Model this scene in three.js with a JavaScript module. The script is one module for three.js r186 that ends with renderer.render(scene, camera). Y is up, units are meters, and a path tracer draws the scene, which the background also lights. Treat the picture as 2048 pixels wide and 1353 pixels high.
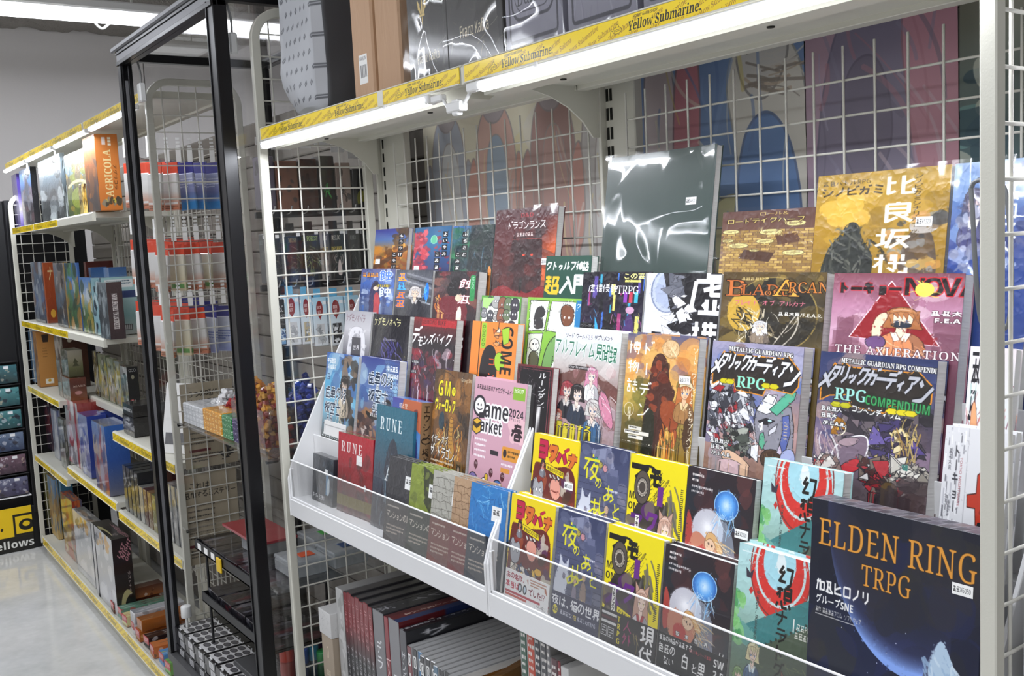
import * as THREE from 'three';
import { mergeGeometries } from 'three/addons/utils/BufferGeometryUtils.js';
import { RectAreaLightUniformsLib } from 'three/addons/lights/RectAreaLightUniformsLib.js';

// ---------- camera, renderer, exposure ----------
const scene = new THREE.Scene();
const camera = new THREE.PerspectiveCamera(37.3762, 2048 / 1353, 0.05, 40);
camera.position.set(0, 1.61, 0);
camera.up.set(-0.05567,0.99356,-0.09873);
camera.lookAt(new THREE.Vector3(0, 1.61, 0).add(new THREE.Vector3(-0.81588,-0.10227,-0.56911)));
const renderer = new THREE.WebGLRenderer({ antialias: true });
renderer.toneMapping = THREE.LinearToneMapping;
renderer.toneMappingExposure = 3.05;
renderer.shadowMap.enabled = true;
RectAreaLightUniformsLib.init();
scene.background = new THREE.Color(0x000000);
// light levels
const CEIL_LIGHT = 10.5, SHELF_LIGHT = 38, GLOW = 1.8;

// ---------- small helpers ----------
const D2R = Math.PI / 180, V3 = (a) => new THREE.Vector3(...a);
function rng(seed) { let s = seed * 2654435761 >>> 0 || 1; return () => { s = (s + 0x6d2b79f5) | 0; let t = Math.imul(s ^ (s >>> 15), 1 | s); t = (t + Math.imul(t ^ (t >>> 7), 61 | t)) ^ t; return ((t ^ (t >>> 14)) >>> 0) / 4294967296; }; }
const taken = {};
function numbered(n) { const k = taken[n] || 0; taken[n] = k + 1; return k ? n + '_' + String(k).padStart(3, '0') : n; }
function tag(o, label, category, group) { o.userData.label = label; o.userData.category = category; if (group) o.userData.group = group; return o; }
function thing(name, label, category, pos = [0, 0, 0], ry = 0, group) {
  const o = new THREE.Group(); o.name = numbered(name); o.position.set(...pos); o.rotation.y = ry; scene.add(o); return tag(o, label, category, group);
}
function part(name, geo, mat, parent) { const m = new THREE.Mesh(Array.isArray(geo) ? mergeGeometries(geo) : geo, mat); m.name = parent === scene ? numbered(name) : name; m.castShadow = m.receiveShadow = true; parent.add(m); return m; }
function struct(name, geo, mat) { const m = part(name, geo, mat, scene); m.userData.kind = 'structure'; return m; }
function single(name, label, category, geo, mat, pos = [0, 0, 0], ry = 0, group) { const m = part(name, geo, mat, scene); m.position.set(...pos); m.rotation.y = ry; return tag(m, label, category, group); }

// geometry: every helper gives position, normal, uv and uv1 (metres), indexed off, so that they merge
function finish(g) {
  if (g.index) g = g.toNonIndexed();
  const n = g.attributes.position.count;
  if (!g.attributes.normal) g.computeVertexNormals();
  if (!g.attributes.uv) g.setAttribute('uv', new THREE.BufferAttribute(new Float32Array(n * 2), 2));
  if (!g.attributes.uv1) {
    const p = g.attributes.position, nn = g.attributes.normal, u = new Float32Array(n * 2);
    for (let i = 0; i < n; i++) {
      const ax = Math.abs(nn.getX(i)), ay = Math.abs(nn.getY(i)), az = Math.abs(nn.getZ(i));
      u[i * 2] = ax > ay && ax > az ? p.getZ(i) : p.getX(i); u[i * 2 + 1] = ay >= ax && ay > az ? p.getZ(i) : p.getY(i);
    }
    g.setAttribute('uv1', new THREE.BufferAttribute(u, 2));
  }
  for (const k of Object.keys(g.attributes)) if (!['position', 'normal', 'uv', 'uv1'].includes(k)) g.deleteAttribute(k);
  g.morphAttributes = {};
  return g;
}
const FULL = { u0: 0, v0: 0, u1: 1, v1: 1 };
// chamfered box spanning x0..x1, y0..y1, z0..z1; faces: f b l r t d = atlas cells (front +z, back, left -x, right +x, top, down)
function cbox(x0, x1, y0, y1, z0, z1, c = 0, faces = {}, uvShift = 0) {
  const P = [], U = [], W = [], d = faces.all || faces.f || FULL;
  const defs = [ // origin corner, u axis, v axis in terms of box corners; normal
    ['f', [0, 0, 1], [1, 0, 0], [0, 1, 0]], ['b', [1, 0, 0], [-1, 0, 0], [0, 1, 0]], ['l', [0, 0, 0], [0, 0, 1], [0, 1, 0]],
    ['r', [1, 0, 1], [0, 0, -1], [0, 1, 0]], ['t', [0, 1, 1], [1, 0, 0], [0, 0, -1]], ['d', [0, 0, 0], [1, 0, 0], [0, 0, 1]]];
  const S = [x1 - x0, y1 - y0, z1 - z0], O = [x0, y0, z0], quads = {};
  c = Math.min(c, S[0] / 3, S[1] / 3, S[2] / 3);
  const put = (v, uv, w) => { P.push(...v); U.push(...uv); W.push(...w); };
  const quad = (q) => { for (const i of [0, 1, 2, 0, 2, 3]) put(q[i].v, q[i].uv, q[i].w); };
  for (const [k, o, du, dv] of defs) {
    const cell = faces[k] || d, lu = Math.abs(du[0] * S[0] + du[1] * S[1] + du[2] * S[2]), lv = Math.abs(dv[0] * S[0] + dv[1] * S[1] + dv[2] * S[2]);
    const q = [[0, 0], [1, 0], [1, 1], [0, 1]].map(([a, b]) => {
      const ai = a ? 1 - c / lu : c / lu, bi = b ? 1 - c / lv : c / lv, v = [0, 1, 2].map((i) => O[i] + S[i] * (o[i] + du[i] * ai + dv[i] * bi)), key = [0, 1, 2].map((i) => o[i] + du[i] * a + dv[i] * b).join('');
      return { v, key, uv: [cell.u0 + (cell.u1 - cell.u0) * ai, cell.v0 + (cell.v1 - cell.v0) * bi], w: [ai * lu + uvShift, bi * lv + uvShift * 0.7] };
    });
    quads[k] = q; quad(q);
  }
  if (c > 0) {
    const at = (k, key) => quads[k].find((q) => q.key === key);
    const edge = (a, b, k1, k2) => { const q = [at(a, k1), at(a, k2), { ...at(b, k2) }, { ...at(b, k1) }]; q[2].uv = q[1].uv; q[3].uv = q[0].uv; quadOut(q); };
    const cen = [x0 + S[0] / 2, y0 + S[1] / 2, z0 + S[2] / 2];
    const quadOut = (q) => {
      const a = V3(q[0].v), n = V3(q[1].v).sub(a).cross(V3(q[2].v).sub(a)), m = a.clone().sub(V3(cen));
      if (n.dot(m) < 0) q.reverse();
      quad(q);
    };
    for (const [a, b, k1, k2] of [['f', 'r', '101', '111'], ['f', 'l', '001', '011'], ['b', 'r', '100', '110'], ['b', 'l', '000', '010'], ['f', 't', '011', '111'], ['f', 'd', '001', '101'], ['b', 't', '010', '110'], ['b', 'd', '000', '100'], ['l', 't', '010', '011'], ['r', 't', '110', '111'], ['l', 'd', '000', '001'], ['r', 'd', '100', '101']]) edge(a, b, k1, k2);
    for (const key of ['000', '001', '010', '011', '100', '101', '110', '111']) {
      const ks = [key[0] === '1' ? 'r' : 'l', key[1] === '1' ? 't' : 'd', key[2] === '1' ? 'f' : 'b'], q = ks.map((k) => at(k, key));
      const a = V3(q[0].v), n = V3(q[1].v).sub(a).cross(V3(q[2].v).sub(a));
      if (n.dot(a.clone().sub(V3(cen))) < 0) q.reverse();
      for (const p of q) put(p.v, q[0].uv, p.w);
    }
  }
  const g = new THREE.BufferGeometry();
  g.setAttribute('position', new THREE.BufferAttribute(new Float32Array(P), 3)); g.setAttribute('uv', new THREE.BufferAttribute(new Float32Array(U), 2)); g.setAttribute('uv1', new THREE.BufferAttribute(new Float32Array(W), 2));
  g.computeVertexNormals(); return g;
}
const bx = (x0, x1, y0, y1, z0, z1, c = 0.001) => cbox(x0, x1, y0, y1, z0, z1, c);
function rod(a, b, r, seg = 6) {
  const A = V3(a), B = V3(b), d = B.clone().sub(A), g = new THREE.CylinderGeometry(r, r, d.length(), seg);
  g.applyQuaternion(new THREE.Quaternion().setFromUnitVectors(new THREE.Vector3(0, 1, 0), d.clone().normalize())); g.translate(...A.add(B).multiplyScalar(0.5).toArray());
  return finish(g);
}
function tube(pts, r, n = 40, seg = 8, tension) { return finish(new THREE.TubeGeometry(new THREE.CatmullRomCurve3(pts.map(V3), false, 'centripetal'), n, r, seg, false)); }
function poly(pts, depth, bev = 0) { // pts [x,y] extruded along +z by depth
  const s = new THREE.Shape(pts.map((p) => new THREE.Vector2(...p))), g = new THREE.ExtrudeGeometry(s, { depth, bevelEnabled: bev > 0, bevelSize: bev, bevelThickness: bev, bevelSegments: 1, steps: 1 });
  return finish(g);
}
// outline in the z-y plane, extruded along x from x0 to x1
function profX(zy, x0, x1, bev = 0) { const g = poly(zy.map(([z, y]) => [-z, y]), x1 - x0, bev); g.rotateY(Math.PI / 2); g.translate(x0, 0, 0); return g; }
const lathe = (pts, seg = 16) => finish(new THREE.LatheGeometry(pts.map((p) => new THREE.Vector2(...p)), seg));

// ---------- materials ----------
const std = (o) => new THREE.MeshStandardMaterial(o), phy = (o) => new THREE.MeshPhysicalMaterial(o);
function noiseTex(n, fn, srgb) { const d = new Uint8Array(n * n * 4); for (let y = 0; y < n; y++) for (let x = 0; x < n; x++) { const c = fn(x / n, y / n); for (let k = 0; k < 3; k++) d[(y * n + x) * 4 + k] = Math.max(0, Math.min(255, (Array.isArray(c) ? c[k] : c) * 255)); d[(y * n + x) * 4 + 3] = 255; } const t = new THREE.DataTexture(d, n, n); t.wrapS = t.wrapT = THREE.RepeatWrapping; t.magFilter = t.minFilter = THREE.LinearFilter; if (srgb) t.colorSpace = THREE.SRGBColorSpace; t.needsUpdate = true; return t; }
// tileable value noise
const lat = {}; function vnoise(x, y, per, seed) { const L = lat[seed + '_' + per] ||= (() => { const r = rng(seed * 97 + per), a = []; for (let i = 0; i < per * per; i++) a.push(r()); return a; })(); const xi = Math.floor(x), yi = Math.floor(y), fx = x - xi, fy = y - yi, s = fx * fx * (3 - 2 * fx), t = fy * fy * (3 - 2 * fy), m = (i) => ((i % per) + per) % per, g = (i, j) => L[m(j) * per + m(i)]; return (g(xi, yi) * (1 - s) + g(xi + 1, yi) * s) * (1 - t) + (g(xi, yi + 1) * (1 - s) + g(xi + 1, yi + 1) * s) * t; }
const fbm = (u, v, per, oct, seed) => { let a = 0.5, s = 0, p = per; for (let i = 0; i < oct; i++) { s += a * vnoise(u * p, v * p, p, seed + i); a *= 0.5; p *= 2; } return s; };
// folds of shrink film: ridged noise
const crinkleTex = noiseTex(512, (u, v) => { const a = 1 - Math.abs(fbm(u, v, 4, 4, 11) - 0.47) * 5, b = 1 - Math.abs(fbm(u, v, 7, 3, 31) - 0.44) * 6; return 0.25 + 0.5 * Math.max(0, a) ** 2 + 0.25 * Math.max(0, b) ** 2; });
const waveTex = noiseTex(256, (u, v) => fbm(u, v, 3, 2, 5));
const rough = noiseTex(512, (u, v) => fbm(u, v, 16, 5, 71));
const grime = noiseTex(512, (u, v) => { const f = fbm(u, v, 5, 5, 91); return 0.86 + 0.14 * f; }, true);
const rep = (t, s, ch = 1) => { const c = t.clone(); c.repeat.set(s, s); c.channel = ch; return c; };
const M = {
  steel: std({ color: 0xd3d1c4, roughness: 0.42, bumpMap: rep(rough, 40), bumpScale: 0.00008 }),
  steelDark: std({ color: 0xbdbbad, roughness: 0.5, bumpMap: rep(rough, 40), bumpScale: 0.00008 }),
  white: std({ color: 0xe6e6e6, roughness: 0.38, bumpMap: rep(rough, 40), bumpScale: 0.00005 }),
  wire: std({ color: 0xd8d6cc, roughness: 0.4 }),
  wireDark: std({ color: 0x6d6f70, roughness: 0.4, metalness: 0.5 }),
  black: std({ color: 0x101013, roughness: 0.45 }),
  blackAlu: std({ color: 0x0d0d10, roughness: 0.35, metalness: 0.2 }),
  greyAlu: std({ color: 0x77777a, roughness: 0.45, metalness: 0.3 }),
  darkGrey: std({ color: 0x4d4d4e, roughness: 0.5 }),
  chrome: std({ color: 0xc8c8c8, roughness: 0.2, metalness: 1 }),
  slot: std({ color: 0x17170f, roughness: 0.9 }),
  glass: phy({ color: 0xffffff, roughness: 0.02, transmission: 1, thickness: 0, ior: 1.5 }),
  acrylic: phy({ color: 0xf3f3f3, roughness: 0.03, transmission: 1, thickness: 0, ior: 1.49 }),
  acrylicEdge: std({ color: 0xf4f4f4, roughness: 0.3 }),
  film: phy({ color: 0xffffff, roughness: 0.05, transmission: 1, thickness: 0, ior: 1.5 }),
  plastic: std({ color: 0xe4e4e2, roughness: 0.4 }),
  cable: std({ color: 0xd9d9d6, roughness: 0.5 }),
  cableGrey: std({ color: 0x8a8a88, roughness: 0.5 }),
  tubeGlow: std({ color: 0xffffff, emissive: 0xf4f8ff, emissiveIntensity: GLOW, roughness: 0.4 }),
  paper: std({ color: 0xf0efec, roughness: 0.8 }),
};

// ================= LETTERING =================
// stroke letters for Japanese writing: each glyph is a few pen lines on a 10 x 10 grid, 'xyxyxy xyxy'
const GL = {};
const glyphs = (s) => { for (const line of s.split('\n')) { const i = line.indexOf(' '); if (i > 0) GL[line.slice(0, i)] = line.slice(i + 1); } };
glyphs(`ア 018154 434619
イ 714305 4349
ウ 4042 1512827639
エ 1181 4148 0888
オ 0282 5059 5208
カ 03837858 403509
キ 1272 0585 3059
ク 3014 31816629
ケ 2004 1393 635729
コ 118188 1888
サ 0393 2026 707539
シ 1132 0425 196793
ス 11815509 5599
セ 049376 303898
ソ 1124 817539
タ 3014 31816629 3466
チ 7021 0494 514629
ツ 0215 3144 817539
テ 1181 0494 544729
ト 3039 3376
ナ 0393 505529
ニ 1272 0888
ノ 706519
ハ 3208 6298
ヒ 101898 8215
フ 11817539
ヘ 053398
ホ 0393 5059 2508 7598
マ 019156 3468
ミ 2082 2475 1789
ム 401887 6499
メ 705509 2388
モ 1181 0494 414898
ヤ 049266 3059
ユ 127268 0898
ヨ 118189 1585 1989
ラ 1181 04947739
リ 2025 707649
ル 212609 606895
レ 202994
ロ 1181881811
ワ 1411817539
ン 1133 095893
ー 0595
あ 1282 4048 7448190735759769
い 121738 7296
う 3161 1463857849
か 03636849 3009 7295
け 1119 4393 707659
こ 2172 163988
さ 1382 3076 252879
し 20274987
す 0292 5055363454 5739
た 0262 3019 5595 576999
つ 0362948749
て 0291545789
と 3044 82263999
な 0252 3016 7293 6468393799
の 514628053171948759
は 1119 4393 7078594798
ふ 4052 53466839 1608 8598
み 1161280725 2597 8369
む 0363 3036171535388882 8294
め 2248 7049180634759779
も 40487986 1373 1575
や 04729466 4052 2159
ゆ 1218 1554759769 5049
よ 5058291789 5393
り 2125 707649
る 2080156496793867
れ 2029 034307 43726898
を 1282 50165558 94374999
ん 500935555897
見 2080852520 2282 2484 453709 656898
聞 0900303303 9990606393 2474 3438 6469 3666 2877
録 2003 2042 0343 2228 0646 0948 5191 9193 5393 5494 7479 5566 9586 7659 7699
博 0333 1019 4191 4292954542 6065 4393 4696 858979 5768
物 1103 0343 2029 0645 6044 52928979 7247 8358
誌 1021 0242 1434 1535 1636391916 5292 7074 5494 5658 666989 9698
夜 5051 0292 3206 2529 6346 54847749 5699
虚 4042 4181 1292 1209 3483 525585 4649 6669 3748 8778 2999
構 0232 2029 2306 5054 7074 4191 4393 4595 5659 56868978 6569 4898
侵 2004 1319 40808343 4181 35349495 468649 5699
蝕 2003 2042 1333361613 161947 5292955552 7078 5998
神 1021 033306 2429 5292975752 5494 7079
話 1021 0242 1434 1535 1636391916 8151 5393 7175 5696995956
超 0141 2023 0343 2327 2545 1508 073999 51918474 6154 5595985855
入 415199 5309
門 0900404404 0242 9990505494 5292
比 202847 2343 60689896 9264
良 5051 21818525 2383 212957 8667 4599
坂 0333 2027 0846 4191 5139 549449 6599
機 0232 2029 2306 5053 8083 4494 6067 9699 4668 7899
関 0900404304 9990505393 2474 2676 5455 5628 5678
幻 301333 421757 51918869
想 0141 2025 2204 5090955550 5292 5393 1709 364979 5667 8799
歯 5053 5181 2123 0393 14199994 5459 2676
車 1181 1383861613 1484 4049 0898
塔 0333 2027 0846 4191 5052 8082 6345 6395 5676 57878959
探 0333 2029 0644 4291 4244 9294 5365 7385 5595 6569 6549 6599
空 5051 13119193 4225 626494 2686 5659 1999
士 0393 5059 1989
春 2181 2383 0494 5007 5497 3676793936 3777
名 4005 328209 2345 4696994946
作 2004 1319 5034 4292 6269 6494 6797
本 0292 5059 5208 5298 3777
当 5053 2133 8173 1484 8489 1989 1686
猫 3013 1234 3439 3406 4191 5052 8082 5494995954 5797 7479
世 0393 202999 5056 8086 5686
界 2080842420 2282 5054 5407 5497 3629 7679
現 0131 0434 2027 0846 5090965650 5292 5494 6649 769999
代 3004 1319 3392 606496 9997 8091
人 504409 4499
外 2004 1242 4209 2334 7079 7396
中 1282861612 5059
白 5032 2282892922 2585
黒 2080842420 5058 2282 1686 0898 2919 8999
色 3013 327254 2484 242999 8487 2687
太 0393 505409 5499 4557
加 0242 404749 2009 5292985852
時 0131370701 0434 5090 7075 4393 4595 859969 5768
終 2003 4225 0353 3039 5507 6044 51919449 6399
末 0292 1484 5059 5408 5498
新 2021 0141 1112 3132 0343 0545 2339 7051 5159 5494 7479
`);
const SMALL = { ャ: 'ヤ', ュ: 'ユ', ョ: 'ヨ', ッ: 'ツ', ァ: 'ア', ィ: 'イ', ゥ: 'ウ', ェ: 'エ', ォ: 'オ', っ: 'つ', ゃ: 'や', ょ: 'よ' };
const VOICED = {}, HALF = {};
{ const a = 'ガカギキグクゲケゴコザサジシズスゼセゾソダタヂチヅツデテドトバハビヒブフベヘボホがかざさじしずすだたでてどとばはぶふ', b = 'パハピヒプフペヘポホぱはぷふ'; for (let i = 0; i < a.length; i += 2) VOICED[a[i]] = a[i + 1]; for (let i = 0; i < b.length; i += 2) HALF[b[i]] = b[i + 1]; }
const isJ = (c) => c > '\u2fff' && c < '\uff00' && !/[「」]/.test(c);
function strokesOf(c) {
  if (SMALL[c]) return strokesOf(SMALL[c]).map((l) => l.map(([x, y]) => [x * 0.62 + 1.6, y * 0.62 + 3.4]));
  if (VOICED[c]) return [...strokesOf(VOICED[c]).map((l) => l.map(([x, y]) => [x * 0.9, y * 0.93 + 0.6])), [[7.3, -0.4], [8.1, 1]], [[8.7, -0.7], [9.5, 0.6]]];
  if (HALF[c]) return [...strokesOf(HALF[c]).map((l) => l.map(([x, y]) => [x * 0.9, y * 0.93 + 0.6])), [[8, -0.6], [9.2, -0.2], [9.2, 0.8], [8.2, 1], [7.7, 0.2], [8, -0.6]]];
  if (c === '・') return [[[4.3, 4.5], [5, 4.7]]];
  if (c === '、') return [[[1, 7.4], [2.6, 9.2]]];
  if (c === '。') return [[[1, 8], [2, 7.6], [2.6, 8.4], [1.8, 9.2], [1, 8.6], [1, 8]]];
  if (c === '〇') return [Array.from({ length: 17 }, (_, i) => [4.5 + 4 * Math.cos(i / 8 * Math.PI), 4.8 + 4.4 * Math.sin(i / 8 * Math.PI)])];
  if (GL[c]) return GL[c].split(' ').map((s) => { const l = []; for (let i = 0; i + 1 < s.length; i += 2) l.push([+s[i], +s[i + 1]]); return l; });
  // any other character: a few crossing strokes of the same weight
  const r = rng(c.charCodeAt(0)), o = [], q = (n) => Math.floor(r() * n);
  for (let i = 0; i < 3; i++) { const y = [0.6, 3.5 + q(3), 8][i] + r() * 0.8; o.push([[q(3), y], [7 + q(3), y]]); }
  const x = 2 + q(3); o.push([[x, q(3)], [x, 9]]); o.push([[6 + q(3), q(3)], [6 + q(2), 6 + q(3)]]); o.push([[4, 4], [q(3), 9]]); o.push([[5, 5], [9, 9]]);
  return o;
}
// writes text; o: lw weight, out [colour, extra], v vertical, sx stretch, sk skew, al 'c' centre, font, rot
function T(g, s, x, y, size, color, o = {}) {
  if (busyFor) daub(g);
  g.save(); g.translate(x, y); if (o.rot) g.rotate(o.rot); g.transform(1, o.sy || 0, o.sk || 0, 1, 0, 0); g.scale(o.sx || 1, 1);
  const font = `${o.st || ''} ${size * 1.08}px ${o.font || 'sans-serif'}`; g.font = font; g.lineJoin = g.lineCap = o.round ? 'round' : 'butt'; g.lineJoin = 'round'; g.textBaseline = 'alphabetic';
  const adv = (c) => (isJ(c) ? (/[・、。]/.test(c) ? size * 0.6 : size * (o.sp || 1)) : g.measureText(c).width + (o.ls || 0));
  let total = 0; for (const c of s) total += o.v ? 0 : adv(c);
  if (o.fit) { const k = o.fit / total; g.scale(k, 1); }
  const passes = o.out ? [[o.out[0], o.out[1]], [color, 0]] : [[color, 0]];
  for (const [col, extra] of passes) {
    let cx = o.al === 'c' ? -total / 2 : 0, cy = 0;
    g.strokeStyle = g.fillStyle = col;
    for (const c of s) {
      if (isJ(c)) {
        g.lineWidth = size * (o.lw || 0.11) + extra * 2; g.beginPath();
        let st = strokesOf(c); if (o.v && c === 'ー') st = [[[4.5, 0.5], [4.5, 9]]];
        for (const l of st) l.forEach(([px, py], i) => (i ? g.lineTo : g.moveTo).call(g, cx + (px + 0.5) * size / 10.5, cy + (py + 0.5) * size / 10.5));
        g.stroke();
      } else if (c !== ' ') {
        if (extra) { g.lineWidth = extra * 2; g.strokeText(c, cx, cy + size * 0.9); }
        g.fillText(c, cx, cy + size * 0.9);
      }
      if (o.v) cy += size * (o.sp || 1.02); else cx += adv(c);
    }
  }
  g.restore();
}
// lines of tiny print
function fine(g, x, y, w, n, lh, col, seed = 1) { const r = rng(seed); g.fillStyle = col; for (let i = 0; i < n; i++) { let cx = x; while (cx < x + w * (i === n - 1 ? 0.6 : 1)) { const l = lh * (0.2 + r() * 0.4); g.fillRect(cx, y + i * lh, l, lh * (0.35 + r() * 0.2)); cx += l + lh * 0.12; } } }

// ================= PRINT: atlases and picture making =================
const ATLAS = 2048, atlases = [];
function newAtlas() { const c = document.createElement('canvas'); c.width = c.height = ATLAS; const g = c.getContext('2d'); g.fillStyle = '#888'; g.fillRect(0, 0, ATLAS, ATLAS); const t = new THREE.CanvasTexture(c); t.colorSpace = THREE.SRGBColorSpace; const a = { c, g, t, x: 0, y: 0, row: 0, m: {}, i: atlases.length }; atlases.push(a); return a; }
let atlas = newAtlas();
// a printed cell of pw x ph pixels; draw(g, W) works in units of 100 to the height, W wide
let current = null, busyFor = 0;
function cell(pw, ph, draw) {
  pw = Math.min(2040, Math.round(pw)); ph = Math.min(2040, Math.round(ph));
  let a = atlas;
  if (a.x + pw + 6 > ATLAS) { a.x = 0; a.y += a.row; a.row = 0; }
  if (a.y + ph + 6 > ATLAS) { a = atlas = newAtlas(); }
  const g = a.g, x = a.x + 3, y = a.y + 3; a.x += pw + 6; a.row = Math.max(a.row, ph + 6);
  g.save(); g.beginPath(); g.rect(x - 3, y - 3, pw + 6, ph + 6); g.clip(); g.translate(x, y); g.scale(ph / 100, ph / 100);
  current = { a, x, y, pw, ph }; draw(g, 100 * pw / ph); g.restore();
  return { u0: x / ATLAS, u1: (x + pw) / ATLAS, v0: 1 - (y + ph) / ATLAS, v1: 1 - y / ATLAS, a };
}
// paint handling: small turned daubs of the picture's own colours, laid before its lettering
function daub(g) {
  const { a, x, y, pw, ph } = current, r = rng(busyFor * 13 + 7), n = Math.min(1500, pw * ph / 130); busyFor = 0;
  const src = document.createElement('canvas'); src.width = pw; src.height = ph; src.getContext('2d').drawImage(a.c, x, y, pw, ph, 0, 0, pw, ph);
  g.save(); g.setTransform(1, 0, 0, 1, 0, 0);
  for (let i = 0; i < n; i++) { const w = 3 + r() * 9, h = 2 + r() * 5, sx = x + r() * (pw - w), sy = y + r() * (ph - h); g.globalAlpha = 0.3 + r() * 0.5; g.translate(sx + w / 2 + (r() - 0.5) * 10, sy + h / 2 + (r() - 0.5) * 10); g.rotate(r() * 6.3); g.drawImage(src, sx - x, sy - y, w, h, -w / 2, -h / 2, w, h); g.setTransform(1, 0, 0, 1, 0, 0); }
  g.restore();
}
const solids = {};
const solid = (col) => (solids[col + atlas.i] ||= cell(10, 10, (g, W) => { g.fillStyle = col; g.fillRect(-40, -40, 180, 180); }));
function mat(a, kind) {
  return (a.m[kind] ||= {
    matte: () => std({ map: a.t, roughness: 0.55 }),
    card: () => std({ map: a.t, roughness: 0.4 }),
    gloss: () => phy({ map: a.t, roughness: 0.3, bumpMap: rep(waveTex, 6), bumpScale: 0.0006, clearcoat: 0.5, clearcoatRoughness: 0.08 }),
    shrink: () => phy({ map: a.t, roughness: 0.28, bumpMap: rep(crinkleTex, 7), bumpScale: 0.0011, clearcoat: 0.8, clearcoatRoughness: 0.06 }),
  }[kind]());
}
// a box whose faces must lie in one atlas
const sheetOf = (faces) => (faces.f || faces.all || faces.r || Object.values(faces)[0]).a;

const bgv = (g, W, ...cols) => { const k = g.createLinearGradient(0, 0, 0, 100); cols.forEach((c, i) => k.addColorStop(cols.length > 1 ? i / (cols.length - 1) : 0, c)); g.fillStyle = k; g.fillRect(-5, -5, W + 10, 110); };
const bgd = (g, W, ...cols) => { const k = g.createLinearGradient(0, 0, W, 100); cols.forEach((c, i) => k.addColorStop(i / (cols.length - 1), c)); g.fillStyle = k; g.fillRect(-5, -5, W + 10, 110); };
const rect = (g, x, y, w, h, c) => { g.fillStyle = c; g.fillRect(x, y, w, h); };
const shape = (g, c, pts, line, lw = 0.5) => { g.beginPath(); for (let i = 0; i < pts.length; i += 2) (i ? g.lineTo : g.moveTo).call(g, pts[i], pts[i + 1]); g.closePath(); if (c) { g.fillStyle = c; g.fill(); } if (line) { g.strokeStyle = line; g.lineWidth = lw; g.lineJoin = 'round'; g.stroke(); } };
const curve = (g, pts, c, line, lw = 0.5, close = true) => { const n = pts.length / 2, P = (i) => [pts[((i + n) % n) * 2], pts[((i + n) % n) * 2 + 1]], mid = (a, b) => [(a[0] + b[0]) / 2, (a[1] + b[1]) / 2]; g.beginPath(); if (close) { g.moveTo(...mid(P(-1), P(0))); for (let i = 0; i < n; i++) g.quadraticCurveTo(...P(i), ...mid(P(i), P(i + 1))); g.closePath(); } else { g.moveTo(...P(0)); for (let i = 1; i < n - 1; i++) g.quadraticCurveTo(...P(i), ...(i === n - 2 ? P(n - 1) : mid(P(i), P(i + 1)))); } if (c) { g.fillStyle = c; g.fill(); } if (line) { g.strokeStyle = line; g.lineWidth = lw; g.lineCap = 'round'; g.stroke(); } };
const oval = (g, x, y, rx, ry, c, line, lw = 0.5, rot = 0) => { g.beginPath(); g.ellipse(x, y, rx, ry, rot, 0, 7); if (c) { g.fillStyle = c; g.fill(); } if (line) { g.strokeStyle = line; g.lineWidth = lw; g.stroke(); } };
// loose painted patches
function blobs(g, seed, cols, n, x, y, w, h, s, al = 0.8) { const r = rng(seed); g.globalAlpha = al; for (let i = 0; i < n; i++) { const cx = x + r() * w, cy = y + r() * h, k = s * (0.4 + r()), a0 = r() * 7, p = [], e = 0.4 + r() * 0.8; for (let j = 0; j < 7; j++) { const a = j / 7 * 6.283, q = k * (0.6 + r() * 0.7), dx = Math.cos(a) * q, dy = Math.sin(a) * q * e; p.push(cx + dx * Math.cos(a0) - dy * Math.sin(a0), cy + dx * Math.sin(a0) + dy * Math.cos(a0)); } curve(g, p, cols[Math.floor(r() * cols.length)]); } g.globalAlpha = 1; }
// brush strokes along a direction
function strokes(g, seed, cols, n, x, y, w, h, len, lw, dir = 1.57, spread = 0.6, al = 0.8) { const r = rng(seed); g.globalAlpha = al; g.lineCap = 'round'; for (let i = 0; i < n; i++) { const cx = x + r() * w, cy = y + r() * h, a = dir + (r() - 0.5) * 2 * spread, l = len * (0.4 + r()), b = (r() - 0.5) * l * 0.5; g.strokeStyle = cols[Math.floor(r() * cols.length)]; g.lineWidth = lw * (0.4 + r()); g.beginPath(); g.moveTo(cx, cy); g.quadraticCurveTo(cx + Math.cos(a) * l * 0.5 - Math.sin(a) * b, cy + Math.sin(a) * l * 0.5 + Math.cos(a) * b, cx + Math.cos(a) * l, cy + Math.sin(a) * l); g.stroke(); } g.globalAlpha = 1; }
// hard-edged plates with ink outlines (machines, armour)
function plates(g, seed, cols, n, x, y, w, h, s, ink = '#1a1a20', lw = 0.45) { const r = rng(seed); for (let i = 0; i < n; i++) { const cx = x + r() * w, cy = y + r() * h, k = s * (0.35 + r()), a = r() * 7, m = 3 + Math.floor(r() * 3), p = []; for (let j = 0; j < m; j++) { const t = a + j / m * 6.283 + r() * 0.5, q = k * (j % 2 ? 0.35 + r() * 0.4 : 1); p.push(cx + Math.cos(t) * q, cy + Math.sin(t) * q); } shape(g, cols[Math.floor(r() * cols.length)], p, ink, lw); } }
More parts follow.
